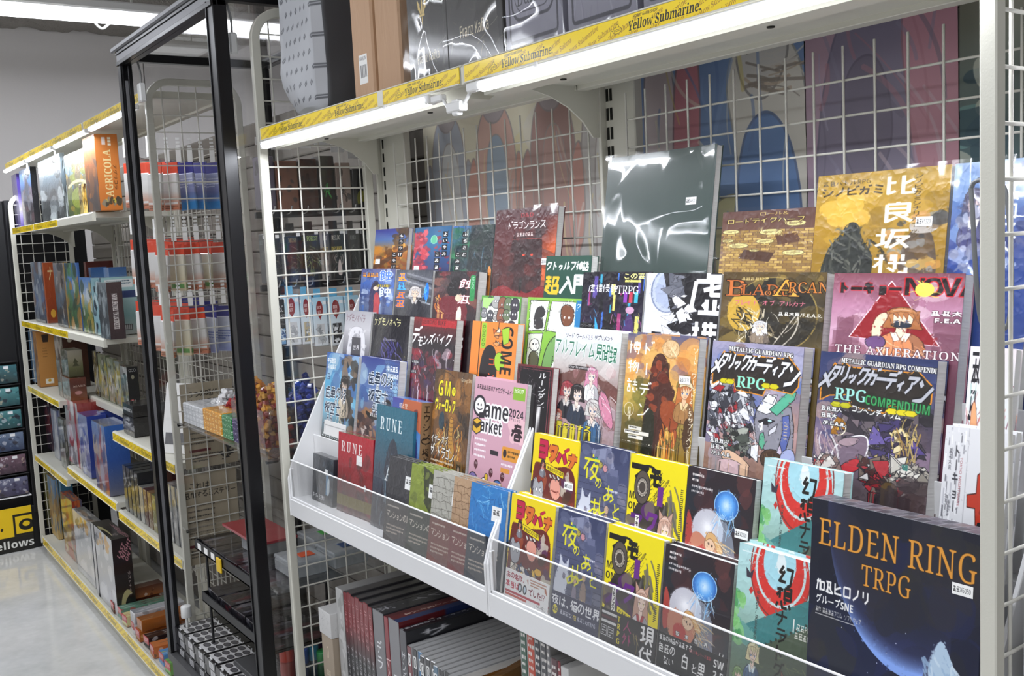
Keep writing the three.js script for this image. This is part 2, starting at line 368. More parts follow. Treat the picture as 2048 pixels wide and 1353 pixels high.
// plain drawn person, h units tall from crown to waist
function person(g, x, y, h, o = {}) {
  const k = h / 10, hair = o.hair || '#333', skin = o.skin || '#f0cdb4', top = o.top || '#556', ink = o.ink || '#2a2024', m = o.flip ? -1 : 1, lw = k * 0.1, q = (p) => p.map((v, i) => (i % 2 ? y + v * k : x + v * k * m)), r = rng(Math.round(x * 7 + y * 3 + h));
  curve(g, q([-2, 1, -1.1, -0.5, 1.2, -0.5, 2.1, 1.2, 2.2, 3.4, 2.7, o.long ? 8 : 4.3, 1.4, o.long ? 9 : 4.1, -1.2, o.long ? 8.6 : 4.1, -2.6, o.long ? 7.6 : 4.2, -2.2, 3]), hair, ink, lw);
  curve(g, q([-3, 10.4, -2.7, 6.6, -1.4, 5.1, 0, 4.9, 1.5, 5.1, 2.8, 6.6, 3.3, 10.4]), top, ink, lw);
  g.globalAlpha = 0.28; curve(g, q([0.4, 5.2, 1.5, 5.2, 2.8, 6.8, 3.2, 10.4, 1.2, 10.4, 1.6, 7.4]), '#101018'); g.globalAlpha = 1;
  for (let i = 0; i < 5; i++) { const a = -2.4 + i * 1.2 + r() * 0.5; curve(g, q([a, 6.2 + r(), a * 1.05 + r() * 0.5, 8, a * 1.15, 10.4]), null, ink, lw * 0.7, false); }
  shape(g, skin, q([-0.55, 3.9, 0.55, 3.9, 0.7, 5.4, 0, 6.2, -0.7, 5.4]), ink, lw * 0.6); shape(g, o.trim || '#eee', q([-1.3, 5, -0.5, 5, 0, 6.6, -0.7, 7]), ink, lw * 0.6); shape(g, o.trim || '#eee', q([1.3, 5, 0.5, 5, 0, 6.6, 0.7, 7]), ink, lw * 0.6);
  curve(g, q([-1.35, 1.3, 0, 0.7, 1.4, 1.3, 1.35, 2.9, 0.75, 3.9, 0.1, 4.35, -0.6, 3.9, -1.3, 2.9]), skin, ink, lw * 0.7);
  for (const s of [-1, 1]) { oval(g, x + m * (s * 0.62 + 0.08) * k, y + k * 2.75, k * 0.26, k * 0.24, '#fff'); oval(g, x + m * (s * 0.62 + 0.08) * k, y + k * 2.78, k * 0.16, k * 0.23, o.eye || '#3a5a8a'); curve(g, q([s * 0.62 - 0.28, 2.6, s * 0.62 + 0.08, 2.42, s * 0.62 + 0.42, 2.6]), null, ink, lw, false); }
  curve(g, q([-0.16, 3.62, 0.1, 3.7, 0.4, 3.6]), null, ink, lw * 0.6, false);
  for (let i = 0; i < 6; i++) { const a = -1.75 + i * 0.62, l = 1.7 + r() * 0.9 + (i === 0 || i === 5 ? 1 : 0); shape(g, i % 2 ? hair : o.hair2 || hair, q([a - 0.15, 0.5, a + 0.75, 0.2, a + 0.55 + r() * 0.3, l]), ink, lw * 0.5); }
  curve(g, q([-2, 1.6, -1.5, 0, 0, -0.55, 1.5, 0, 2, 1.5, 1.2, 0.7, 0, 0.45, -1.2, 0.8]), o.hair2 || hair, ink, lw * 0.6);
  g.globalAlpha = 0.35; curve(g, q([-1, 0.25, 0, -0.15, 0.9, 0.2]), null, '#fff', lw * 2, false); g.globalAlpha = 1;
  if (o.ears) for (const s of [-1, 1]) shape(g, hair, q([s * 1.9, 0.8, s * 2.2, -1.6, s * 0.7, -0.2]), ink, lw);
}

// ================= THE ROOM =================
const floorTex = noiseTex(512, (u, v) => { const f = fbm(u, v, 6, 5, 7), g = fbm(u, v, 40, 2, 17); const k = 0.72 + 0.1 * f + 0.05 * g; return [k, k, k * 0.985]; }, true);
const M_floor = phy({ map: rep(floorTex, 1.1, 0), roughness: 0.11, roughnessMap: rep(noiseTex(256, (u, v) => 0.6 + 0.5 * fbm(u, v, 5, 4, 27)), 1.3, 0), bumpMap: rep(waveTex, 2.2, 0), bumpScale: 0.0012 });
const floorGeo = (x0, x1, z0, z1) => { const g = cbox(x0, x1, -0.1, 0, z0, z1, 0), u = g.attributes.uv, p = g.attributes.position; for (let i = 0; i < u.count; i++) u.setXY(i, p.getX(i), p.getZ(i)); return g; };
struct('floor', floorGeo(-7, 4, -4, 4.2), M_floor);
const M_ceil = std({ color: 0xb9b7b4, roughness: 0.95, bumpMap: rep(rough, 3), bumpScale: 0.004 });
const M_wall = std({ color: 0xc4c0bd, roughness: 0.9, bumpMap: rep(rough, 8), bumpScale: 0.0003 });
const M_wallDark = std({ color: 0x9a948c, roughness: 0.9, bumpMap: rep(rough, 8), bumpScale: 0.0006 });
struct('ceiling', cbox(-7, 4, 3.2, 3.3, -4, 4.2, 0), M_ceil);
const wallFar = new THREE.Group(); wallFar.name = 'wall_left'; wallFar.userData.kind = 'structure'; scene.add(wallFar);
for (const [a, b] of [[-4, -3.08], [-3.075, -1.87], [-1.865, -0.66], [-0.655, 0.55], [0.555, 1.765], [1.77, 2.98], [2.985, 4.2]]) part('wall_panel', bx(-7, -6.6, 0, 3.2, a, b, 0.003), M_wall, wallFar);
struct('wall_right', cbox(4, 4.1, 0, 3.2, -4, 4.2, 0), M_wall);
struct('wall_rear', cbox(-7, 4, 0, 3.2, -4.1, -4, 0), M_wall);
struct('wall_front', cbox(-7, 4, 0, 3.2, 4.2, 4.3, 0), M_wall);
// back wall of long horizontal siding boards
const wallBack = new THREE.Group(); wallBack.name = 'wall_back'; wallBack.userData.kind = 'structure'; scene.add(wallBack);
part('wall_core', cbox(-6.0, 0.6, 0, 2.05, -1.41, -1.345, 0), M_wallDark, wallBack);
const boardGeo = bx(-6.0, 0.6, 0, 0.0722, -1.345, -1.33, 0.004);
for (let i = 0; i < 27; i++) { const b = part('siding_board', boardGeo, M_wallDark, wallBack); b.position.y = i * 0.0755 + 0.01; }
// rough sprayed beam along the far wall
{
  const g = new THREE.BoxGeometry(0.3, 0.22, 8, 6, 8, 220), p = g.attributes.position, r = rng(4);
  const nz = (x, y, z) => vnoise(z * 14 + 40, (x + y) * 14 + 40, 64, 3) * 0.6 + vnoise(z * 40 + 40, (x + y) * 37 + 40, 128, 9) * 0.4;
  for (let i = 0; i < p.count; i++) { const x = p.getX(i), y = p.getY(i), z = p.getZ(i), k = nz(x, y, z) * 0.05; p.setXYZ(i, x + (x > 0.1 ? k : 0), y - (y < -0.1 ? k : 0), z); }
  g.computeVertexNormals(); g.translate(-6.44, 3.1, 0.1);
  const m = struct('trim_1', finish(g), std({ color: 0x8f8a84, roughness: 1, bumpMap: rep(rough, 5), bumpScale: 0.012 }));
}
// ceiling lamps: long tubes that run across the aisle
function ceilingLamp(label, x, y, z0, z1, w, k) {
  const t = thing('ceiling_light', label, 'ceiling light', [x, y, (z0 + z1) / 2], 0), L = z1 - z0;
  part('housing', bx(-0.06, 0.06, 0.03, 0.075, -L / 2, L / 2, 0.008), M.white, t);
  const g = new THREE.CylinderGeometry(0.028, 0.028, L - 0.04, 14); g.rotateX(Math.PI / 2);
  part('tube', finish(g), M.tubeGlow, t);
  for (const s of [-1, 1]) part('hanger', rod([0, 0.07, s * L * 0.3], [0, 3.2 - y, s * L * 0.3], 0.006), M.cable, t);
  const n = Math.max(1, Math.round(L / 2.4));
  for (let i = 0; i < n; i++) { const l = new THREE.RectAreaLight(0xf2f6ff, k, 0.12, L / n * 0.95); l.position.set(0, -0.04, (i + 0.5) * L / n - L / 2); l.rotation.x = -Math.PI / 2; l.castShadow = true; t.add(l); }
  return t;
}
ceilingLamp('long glowing tube light hung high across the far end of the aisle', -5.3, 2.78, -3.4, 3.2, 0.1, CEIL_LIGHT);
for (const [x, z0, z1, l] of [[-2.6, -0.2, 3.6, 'nearest the glass case'], [-0.2, 0.0, 3.6, 'straight above the camera'], [2.0, -0.6, 3.6, 'behind the camera']]) ceilingLamp('glowing tube light outside the picture, the one ' + l, x, 2.95, z0, z1, 0.1, CEIL_LIGHT);
{
  const c = thing('hanging_cable', 'thin white cable looping down in front of the rough ceiling beam', 'cable', [0, 0, 0]);
  part('cable_loop', tube([[-5.4,2.897,-1.263], [-5.4,2.85,-1.28], [-5.4,2.776,-1.307], [-5.4,2.749,-1.339], [-5.4,2.779,-1.38], [-5.4,2.818,-1.456]], 0.007), M.cable, c);
  part('cable_drop', tube([[-5.4,2.923,-1.495], [-5.4,2.883,-1.494], [-5.4,2.853,-1.494]], 0.007), M.cable, c);
}

{
  const t = thing('tall_cabinet', 'dark tall cabinet behind the partition, seen past the wire end panel', 'cabinet', [0, 0, -1.62]);
  part('body', bx(-3.6, -2.72, 0, 2.16, -0.4, 0, 0.004), std({ color: 0x3c4046, roughness: 0.35 }), t);
  for (const x of [-3.32, -3.03]) part('door_edge', bx(x - 0.004, x + 0.004, 0.1, 2.12, 0, 0.004, 0.001), M.greyAlu, t);
}

// ================= FIXTURES =================
const XB = -2.317, XJ = -1.417, XR = -0.515, ZF = -0.911, ZB = -1.215;
// wire panels in the plane x = const (end panels): round-cornered tube frame, wires as parts
const wireUnit = finish(new THREE.CylinderGeometry(1, 1, 1, 6));
function wire(t, a, b, r, mat) {
  const m = part('wire', wireUnit, mat, t), A = V3(a), B = V3(b), d = B.clone().sub(A);
  m.position.copy(A.clone().add(B).multiplyScalar(0.5)); m.scale.set(r, d.length(), r); m.quaternion.setFromUnitVectors(new THREE.Vector3(0, 1, 0), d.normalize()); return m;
}
function endPanel(label, x, y0, y1, zf, zb, yStart, pitchY, zStart, pitchZ, opt = {}) {
  const t = thing('wire_end_panel', label, 'wire panel', [x, 0, zf]), rc = 0.075, D = zb - zf, s = opt.s || 0.018;
  const path = [[0, y0], [0, y1 - rc]];
  for (let i = 1; i <= 8; i++) { const a = i / 8 * Math.PI / 2; path.push([-rc + rc * Math.cos(a), y1 - rc + rc * Math.sin(a)]); }
  for (let i = 0; i <= 8; i++) { const a = i / 8 * Math.PI / 2; path.push([D + rc - rc * Math.sin(a), y1 - rc + rc * Math.cos(a)]); }
  path.push([D, y0]);
  // square bar swept round the outline
  const off = (d) => path.map(([z, y], i) => { const p = path[Math.max(0, i - 1)], q = path[Math.min(path.length - 1, i + 1)], tz = q[0] - p[0], ty = q[1] - p[1], l = Math.hypot(tz, ty); return [z + ty / l * d, y - tz / l * d]; });
  const o = off(0), n = off(-s);
  const sh = new THREE.Shape([...o, ...n.reverse()].map(([z, y]) => new THREE.Vector2(-z, y)));
  const g = new THREE.ExtrudeGeometry(sh, { depth: opt.w || 0.014, bevelEnabled: true, bevelSize: 0.0015, bevelThickness: 0.0015, bevelSegments: 1 }); g.rotateY(Math.PI / 2); g.translate(-(opt.w || 0.014), 0, 0);
  part('frame', finish(g), M.steel, t);
  const r = 0.0021;
  for (let y = yStart; y > y0; y -= pitchY) wire(t, [-0.007, y, -0.008], [-0.007, y, D + 0.008], r, M.wire);
  for (let z = zStart; z > D + 0.01; z -= pitchZ) { const e = Math.max(0, rc - Math.min(-z, z - D)), top = y1 - rc + Math.sqrt(Math.max(0, rc * rc - e * e)) - 0.008; wire(t, [-0.011, y0, z], [-0.011, top, z], r, M.wire); }
  return t;
}
endPanel('white wire end panel with a rounded top, left of the book display', XB, 0.05, 2.175, ZF, -1.205, 2.115, 0.0523, -0.047, 0.0545);
endPanel('white wire end panel with a rounded top, seen inside the black glass case', -3.225, 0.05, 2.15, ZF, -1.215, 2.09, 0.0523, -0.052, 0.0545);
endPanel('white wire end panel at the far left end of the shelves', -5.93, 0.05, 1.96, ZF, -1.215, 1.9, 0.0523, -0.047, 0.0545, { s: 0.02 });
endPanel('white end panel post with short wires at the right of the picture', -0.508, 0.05, 2.3, ZF, -1.205, 2.06, 0.0525, -0.047, 0.0545, { s: 0.0135 });

// uprights: slotted steel posts of the shelving, with their slots as parts
function upright(label, x0, x1, y1, slotX) {
  const t = thing('slotted_upright', label, 'shelf upright', [x0, 0, ZB - 0.012]), w = x1 - x0;
  part('post', [bx(0, w, 0, y1, -0.02, 0, 0.002), bx(0, 0.008, 0, y1, 0, 0.014, 0.001)], M.steel, t);
  const g = cbox(-0.003, 0.003, -0.011, 0.011, -0.001, 0.0012, 0);
  for (const sx of slotX) for (let y = 1.2; y < y1 - 0.02; y += 0.0345) { const s = part('slot', g, M.slot, t); s.position.set(sx, y, 0); }
  return t;
}
upright('pale slotted steel upright beside the wire end panel, left of the posters', -2.312, -2.185, 1.9, [0.022]);
upright('pale slotted steel upright in the middle, behind the big dark green book', -1.43, -1.345, 1.9, [0.013, 0.023]);
upright('pale slotted steel upright at the right end of the book display', -0.56, -0.5, 1.9, [0.03]);
// back wire grids
function backGrid(label, x0, x1, ys, step, r = 0.0019) {
  const t = thing('back_wire_grid', label, 'wire grid', [x0, 0, ZB]), W = x1 - x0;
  for (let y = ys; y > 0.25; y -= 0.0495) wire(t, [0, y, 0], [W, y, 0], r, M.wire);
  for (let x = 0.004; x < W; x += step) wire(t, [x, 0.25, 0.004], [x, 1.85, 0.004], r, M.wire);
  return t;
}
backGrid('wire grid behind the left half of the book display, over a pale figure poster', -2.209, -1.43, 1.797, 0.0535);
backGrid('wire grid behind the right half of the book display, over a blue and mauve poster', -1.354, -0.56, 1.803, 0.0505);
backGrid('wire grid with hooks behind the card sleeves in the shelving', -4.08, -3.25, 1.95, 0.0535);
backGrid('wire grid at the back of the middle bay of the far shelves', -5.0, -4.13, 1.65, 0.0535);
for (const [x, l] of [[-5.04, 'slotted upright behind the board games, second from the far end'], [-4.1, 'slotted upright behind the board games beside the card sleeves']]) upright('pale ' + l, x - 0.04, x + 0.04, 1.95, [0.03]);

// steel shelf boards with folded lip, ticket strip and brackets
const LIP = 0.032;
function shelf(label, x0, x1, y, zf, opt = {}) {
  const t = thing('steel_shelf', label, 'shelf', [x0, y, zf]), W = x1 - x0, D = -1.2 - zf;
  part('board', [bx(0, W, -0.022, 0, D, -0.012, 0.0015), bx(0, W, -0.03, -0.0205, D + 0.02, D + 0.045, 0.001)], M.steel, t);
  part('front_lip', profX([[0, -LIP], [0, -0.004], [-0.006, 0.002], [-0.014, 0.002], [-0.014, -LIP]], 0, W), M.steel, t);
  if (opt.fold) part('stiffener', profX([[-0.03, -0.022], [-0.03, -0.05], [-0.07, -0.05], [-0.11, -0.022]], 0.02, W - 0.02), M.steel, t);
  for (const bxx of opt.br || []) part('bracket', profX([[D - 0.01, -0.004], [-0.07, -0.022], [-0.09, -0.027], [-0.15, -0.032], [-0.19, -0.042], [-0.23, -0.06], [-0.262, -0.084], [-0.285, -0.112], [D - 0.01, -0.112]], bxx, bxx + 0.004), M.steel, t);
  if (opt.holes) for (const q of opt.holes) { const h = finish(new THREE.CylinderGeometry(0.005, 0.005, 0.002, 10)); h.translate(q, -0.0505, -0.055); part('hole', h, M.slot, t); }
  return t;
}
const shelfTopL = shelf('top steel shelf above the left half of the book display, carrying bag and cartons', -2.312, -1.419, 1.892, ZF, { fold: 1, br: [0.02, 0.885], holes: [0.25, 0.7] });
const shelfTopR = shelf('top steel shelf above the right half of the book display, carrying grey boxes', -1.415, -0.517, 1.892, ZF, { fold: 1, br: [0.88], holes: [0.2, 0.6] });
// far shelves
const FS = [
  ['top1', 'topmost far shelf with lamps under it, above the big board games', -5.9, -4.1, 2.115, ZF, {}],
  ['top2', 'top shelf over the card sleeves behind the glass case', -4.08, -3.25, 2.115, ZF, {}],
  ['s1', 'far shelf under the orange and dark board games', -5.88, -4.07, 1.775, ZF, { br: [0.02, 0.86, 1.72] }],
  ['s2', 'far shelf under the blue board games and the tall slim dark box', -5.88, -4.07, 1.285, ZF, { br: [0.02, 0.86, 1.72] }],
  ['s3', 'short far shelf under the tan box and the small brown boxes', -5.88, -5.06, 0.935, ZF, { br: [0.02, 0.75] }],
  ['m1', 'shallow plain shelf under the small black and green box row', -5.02, -4.1, 0.955, -1.03, {}],
  ['m2', 'shelf under the white stand behind the glass case edge', -4.06, -3.25, 0.925, ZF, { br: [0.02] }],
  ['s4', 'far shelf at knee height above the wooden bottom boxes', -5.88, -5.06, 0.555, ZF, {}],
  ['b2', 'far shelf under the red and blue upright boxes', -5.02, -4.1, 0.63, ZF, {}],
  ['b3', 'far shelf under the thin upright dark cases', -4.08, -3.25, 0.605, ZF, {}],
];
const shelves = {};
for (const [k, l, x0, x1, y, z, o] of FS) shelves[k] = shelf(l, x0, x1, y, z, o);
// base decks
function baseDeck(label, x0, x1, y, zf) {
  const t = thing('base_deck', label, 'shelf', [x0, 0, zf]), W = x1 - x0;
  part('deck', bx(0, W, y - 0.02, y, -0.31, -0.004, 0.002), M.steel, t);
  part('kick_plate', bx(0, W, 0, y - 0.021, -0.03, -0.016, 0.001), M.steelDark, t);
  part('front_lip', bx(0, W, y - 0.045, y + 0.004, -0.004, 0, 0.001), M.steel, t);
  return t;
}
const deckFar = baseDeck('long white bottom deck of the far shelves along the floor', -5.9, -3.23, 0.095, ZF);
baseDeck('bottom deck under the standing book spines', -2.3, -0.535, 0.5, ZF);

// ---------- yellow printed shelf strips ----------
function shopStrip(g, W) {
  rect(g, -5, -5, W + 10, 110, '#ffde00');
  for (let i = 0; i < 8; i++) T(g, 'Yellow Submarine', i * W / 7 - 60, 96 + (i % 2) * 4, 34, '#b98a1c', { rot: -0.36, font: 'serif', st: 'italic bold', sx: 0.8 });
  T(g, 'HOBBY GAME SHOP', W * 0.44, 6, 20, '#4a3a08', { st: 'bold', sx: 0.8, sk: -0.2 });
  for (const o of [['#ffde00', 5], null]) T(g, 'Yellow Submarine.', W * 0.4, 26, 62, '#14120a', { font: 'serif', st: 'bold italic', sx: 0.72, out: o });
  // the small outlined submarine
  const y = 62, x = W * 0.33; oval(g, x, y, 30, 17, '#ffde00', '#6b5210', 3); curve(g, [x - 30, y, x - 46, y - 14, x - 48, y + 16], null, '#6b5210', 3, false); rect(g, x - 6, y - 30, 18, 14, '#ffde00'); curve(g, [x - 6, y - 15, x - 6, y - 30, x + 12, y - 30, x + 12, y - 15], null, '#6b5210', 3, false); for (const k of [-16, 0, 16]) oval(g, x + k, y, 5, 5, null, '#6b5210', 2.4);
}
const stripCell = cell(900, 88, shopStrip);
const stripFar = stripCell;
const M_strip = phy({ map: stripCell.a.t, roughness: 0.35, clearcoat: 0.4, clearcoatRoughness: 0.1 });
const M_stripHolder = std({ color: 0xdedcd0, roughness: 0.35 });
// strip pieces along x on a shelf front; local to the shelf
function strips(t, segs, y0, y1, per = 0.293, phase = 0, z = 0.0) {
  for (const [a, b] of segs) {
    part('ticket_rail', [bx(a, b, y0 - 0.003, y0 - 0.0005, z, z + 0.004, 0.0005), bx(a, b, y1 + 0.0002, y1 + 0.002, z, z + 0.003, 0.0005)], M_stripHolder, t);
    const g = []; let x = a, u = ((a - phase) / per) % 1; if (u < 0) u += 1;
    while (x < b - 0.001) { const l = Math.min(b - x, per * (1 - u)), u1 = u + l / per, c = stripCell, f = (k) => c.u0 + (c.u1 - c.u0) * k, q = { u0: f(u), u1: f(u1), v0: c.v0, v1: c.v1 }; g.push(cbox(x, x + l, y0, y1, z + 0.0003, z + 0.0016, 0, { all: q })); x += l; u = 0; }
    part('yellow_strip', g, M_strip, t);
  }
}
strips(shelfTopL, [[0.01, 0.606], [0.625, 0.893]], -0.0285, -0.003, 0.293, 0.005);
part('tape_piece', bx(0.605, 0.627, -0.03, -0.001, 0.0012, 0.0022, 0.0004), M_stripHolder, shelfTopL);
strips(shelfTopR, [[0.012, 0.886]], -0.0285, -0.003, 0.293, 0.0);
for (const [k, segs] of [['top1', [[0.01, 0.6], [0.605, 1.2], [1.205, 1.79]]], ['top2', [[0.01, 0.82]]], ['s1', [[0.01, 0.6], [0.62, 1.16]]], ['s2', [[0.01, 0.6], [0.61, 1.16]]], ['s3', [[0.01, 0.8]]], ['s4', [[0.01, 0.42], [0.44, 0.81]]], ['b2', [[0.01, 0.91]]], ['b3', [[0.01, 0.82]]], ['m2', [[0.01, 0.3], [0.31, 0.81]]]]) strips(shelves[k], segs, -0.03, -0.002);
strips(deckFar, [[0.02, 0.6], [0.6, 1.2], [1.21, 1.8], [1.8, 2.4], [2.4, 2.66]], 0.054, 0.094, 0.33, 0, 0.0);

// ---------- shelf lamps: short LED bars with end caps ----------
function ledBar(label, x0, x1, y, z, k, plug) {
  const L = x1 - x0, t = thing('shelf_lamp', label, 'lamp', [(x0 + x1) / 2, y, z]);
  const r = 0.0118, s = [];
  for (let i = 0; i <= 14; i++) { const a = Math.PI * (1 + i / 14); s.push([r * Math.cos(a), r * 0.95 * Math.sin(a)]); }
  const g = poly(s, L - 0.02); g.rotateY(Math.PI / 2); g.translate(-L / 2 + 0.01, 0, 0);
  part('diffuser', g, M.tubeGlow, t);
  part('housing', bx(-L / 2, L / 2, 0.0003, 0.006, -0.0085, 0.0085, 0.001), M.white, t);
  for (const e of [-1, 1]) part('end_cap', bx(e * (L / 2 - 0.005) - 0.006, e * (L / 2 - 0.005) + 0.006, -0.0098, 0.0066, -0.0098, 0.0098, 0.002), M.plastic, t);
  for (const e of [-0.3, 0.3]) part('clip', bx(e * L - 0.004, e * L + 0.004, -0.003, 0.0085, 0.0085, 0.0108, 0.0005), M.plastic, t);
  const n = Math.max(1, Math.round(L / 0.45));
  for (let i = 0; i < n; i++) { const l = new THREE.RectAreaLight(0xf3f7ff, k, L / n, 0.018); l.position.set((i + 0.5) * L / n - L / 2, -0.0115, 0); l.rotation.set(-Math.PI / 2 - 0.24, 0, 0); l.castShadow = true; t.add(l); }
  if (plug) {
    part('plug', [bx(L / 2 + 0.002, L / 2 + 0.016, -0.012, 0.004, -0.008, 0.004, 0.002)], M.plastic, t);
    part('lead', tube([[L / 2 + 0.012, -0.008, -0.002], [L / 2 + 0.02, -0.03, 0], [L / 2 + 0.018, -0.05, 0.002]], 0.004, 12), M.cable, t);
    part('connector', [bx(L / 2 + 0.004, L / 2 + 0.032, -0.066, -0.052, -0.006, 0.01, 0.002), bx(L / 2 + 0.012, L / 2 + 0.024, -0.054, -0.04, -0.003, 0.007, 0.002)], M.plastic, t);
  }
  return t;
}
ledBar('glowing LED bar under the left half of the top shelf, beside the wire end panel', -2.262, -1.492, 1.8485, -0.8995, SHELF_LIGHT);
ledBar('long glowing LED bar under the right half of the top shelf', -1.345, -0.53, 1.8485, -0.8995, SHELF_LIGHT);
ledBar('glowing LED bar under the far top shelf, first from the far end', -5.84, -5.24, 2.073, -0.8995, SHELF_LIGHT, true);
ledBar('glowing LED bar under the far top shelf, middle one above the dark board games', -5.2, -4.6, 2.073, -0.8995, SHELF_LIGHT, true);
ledBar('glowing LED bar under the far top shelf, nearest to the black glass case', -4.55, -3.97, 2.073, -0.8995, SHELF_LIGHT);
ledBar('LED bar under the top shelf over the card sleeves', -3.92, -3.3, 2.073, -0.8995, SHELF_LIGHT * 0.45);
{
  const c = thing('lamp_cable', 'white cable and plug joining the two long LED bars', 'cable', [-1.42, 1.845, -0.9]);
  part('left_plug', bx(-0.07, -0.035, -0.006, 0.006, -0.006, 0.006, 0.002), M.plastic, c);
  part('right_plug', bx(0.045, 0.075, -0.004, 0.01, -0.008, 0.008, 0.002), M.plastic, c);
  part('cable', tube([[-0.04, 0, 0], [-0.015, -0.022, 0.002], [0.0, -0.02, 0.004], [0.03, -0.02, 0.004], [0.05, 0.0, 0]], 0.003, 30), M.cable, c);
  part('joint', [bx(-0.012, 0.032, -0.03, -0.014, -0.004, 0.012, 0.002), bx(0.002, 0.02, -0.036, -0.01, -0.002, 0.01, 0.002)], M.plastic, c);
}

// ---------- stepped book displays (white sheet steel) ----------
function display(label, x0, x1, tiers) {
  const t = thing('stepped_display', label, 'display stand', [x0, 0.995, ZF]), W = x1 - x0, rel = (y) => y - 0.995, rz = (z) => z - ZF;
  for (const x of [0, W - 0.004]) part('side_panel', profX([[0, -0.042], [0, 0.05], [-0.013, 0.09], [-0.245, 0.52], [-0.262, 0.535], [-0.27, 0.52], [-0.27, -0.042]], x, x + 0.004, 0.0008), M.white, t);
  part('front_shelf', [bx(0.004, W - 0.004, -0.042, -0.004, -0.006, 0, 0.0012), bx(0.004, W - 0.004, -0.006, 0, -0.09, 0.0005, 0.0012), bx(0.004, W - 0.004, 0, 0.006, -0.007, -0.002, 0.001)], M.white, t);
  let py = 0;
  tiers.forEach(([y, z], i) => {
    const zb = i + 1 < tiers.length ? tiers[i + 1][1] : -1.2;
    part('tier', [bx(0.0045, W - 0.0045, rel(y) - 0.005, rel(y), rz(zb) - 0.004, rz(z) + 0.008, 0.0008), bx(0.0045, W - 0.0045, py - 0.002, rel(y) + 0.006, rz(z) + 0.006, rz(z) + 0.009, 0.0008)], M.white, t); py = rel(y);
  });
  part('acrylic_fence', bx(0.012, W - 0.006, 0.004, 0.096, -0.0075, -0.0045, 0), M.acrylic, t);
  part('fence_edge', bx(0.012, W - 0.006, 0.0962, 0.0982, -0.0078, -0.0042, 0.0003), M.acrylicEdge, t);
  part('fence_clip', bx(0.006, 0.0115, 0.0, 0.075, -0.012, -0.002, 0.001), M.white, t);
  return t;
}
display('white stepped display stand with the smaller paperbacks, left half', -2.293, -1.421, [[1.139, -0.992], [1.21, -1.03], [1.292, -1.068], [1.38, -1.11]]);
display('white stepped display stand with the two rows of paperbacks, right half', -1.417, -0.53, [[1.095, -0.965], [1.21, -1.03], [1.292, -1.068], [1.38, -1.11]]);

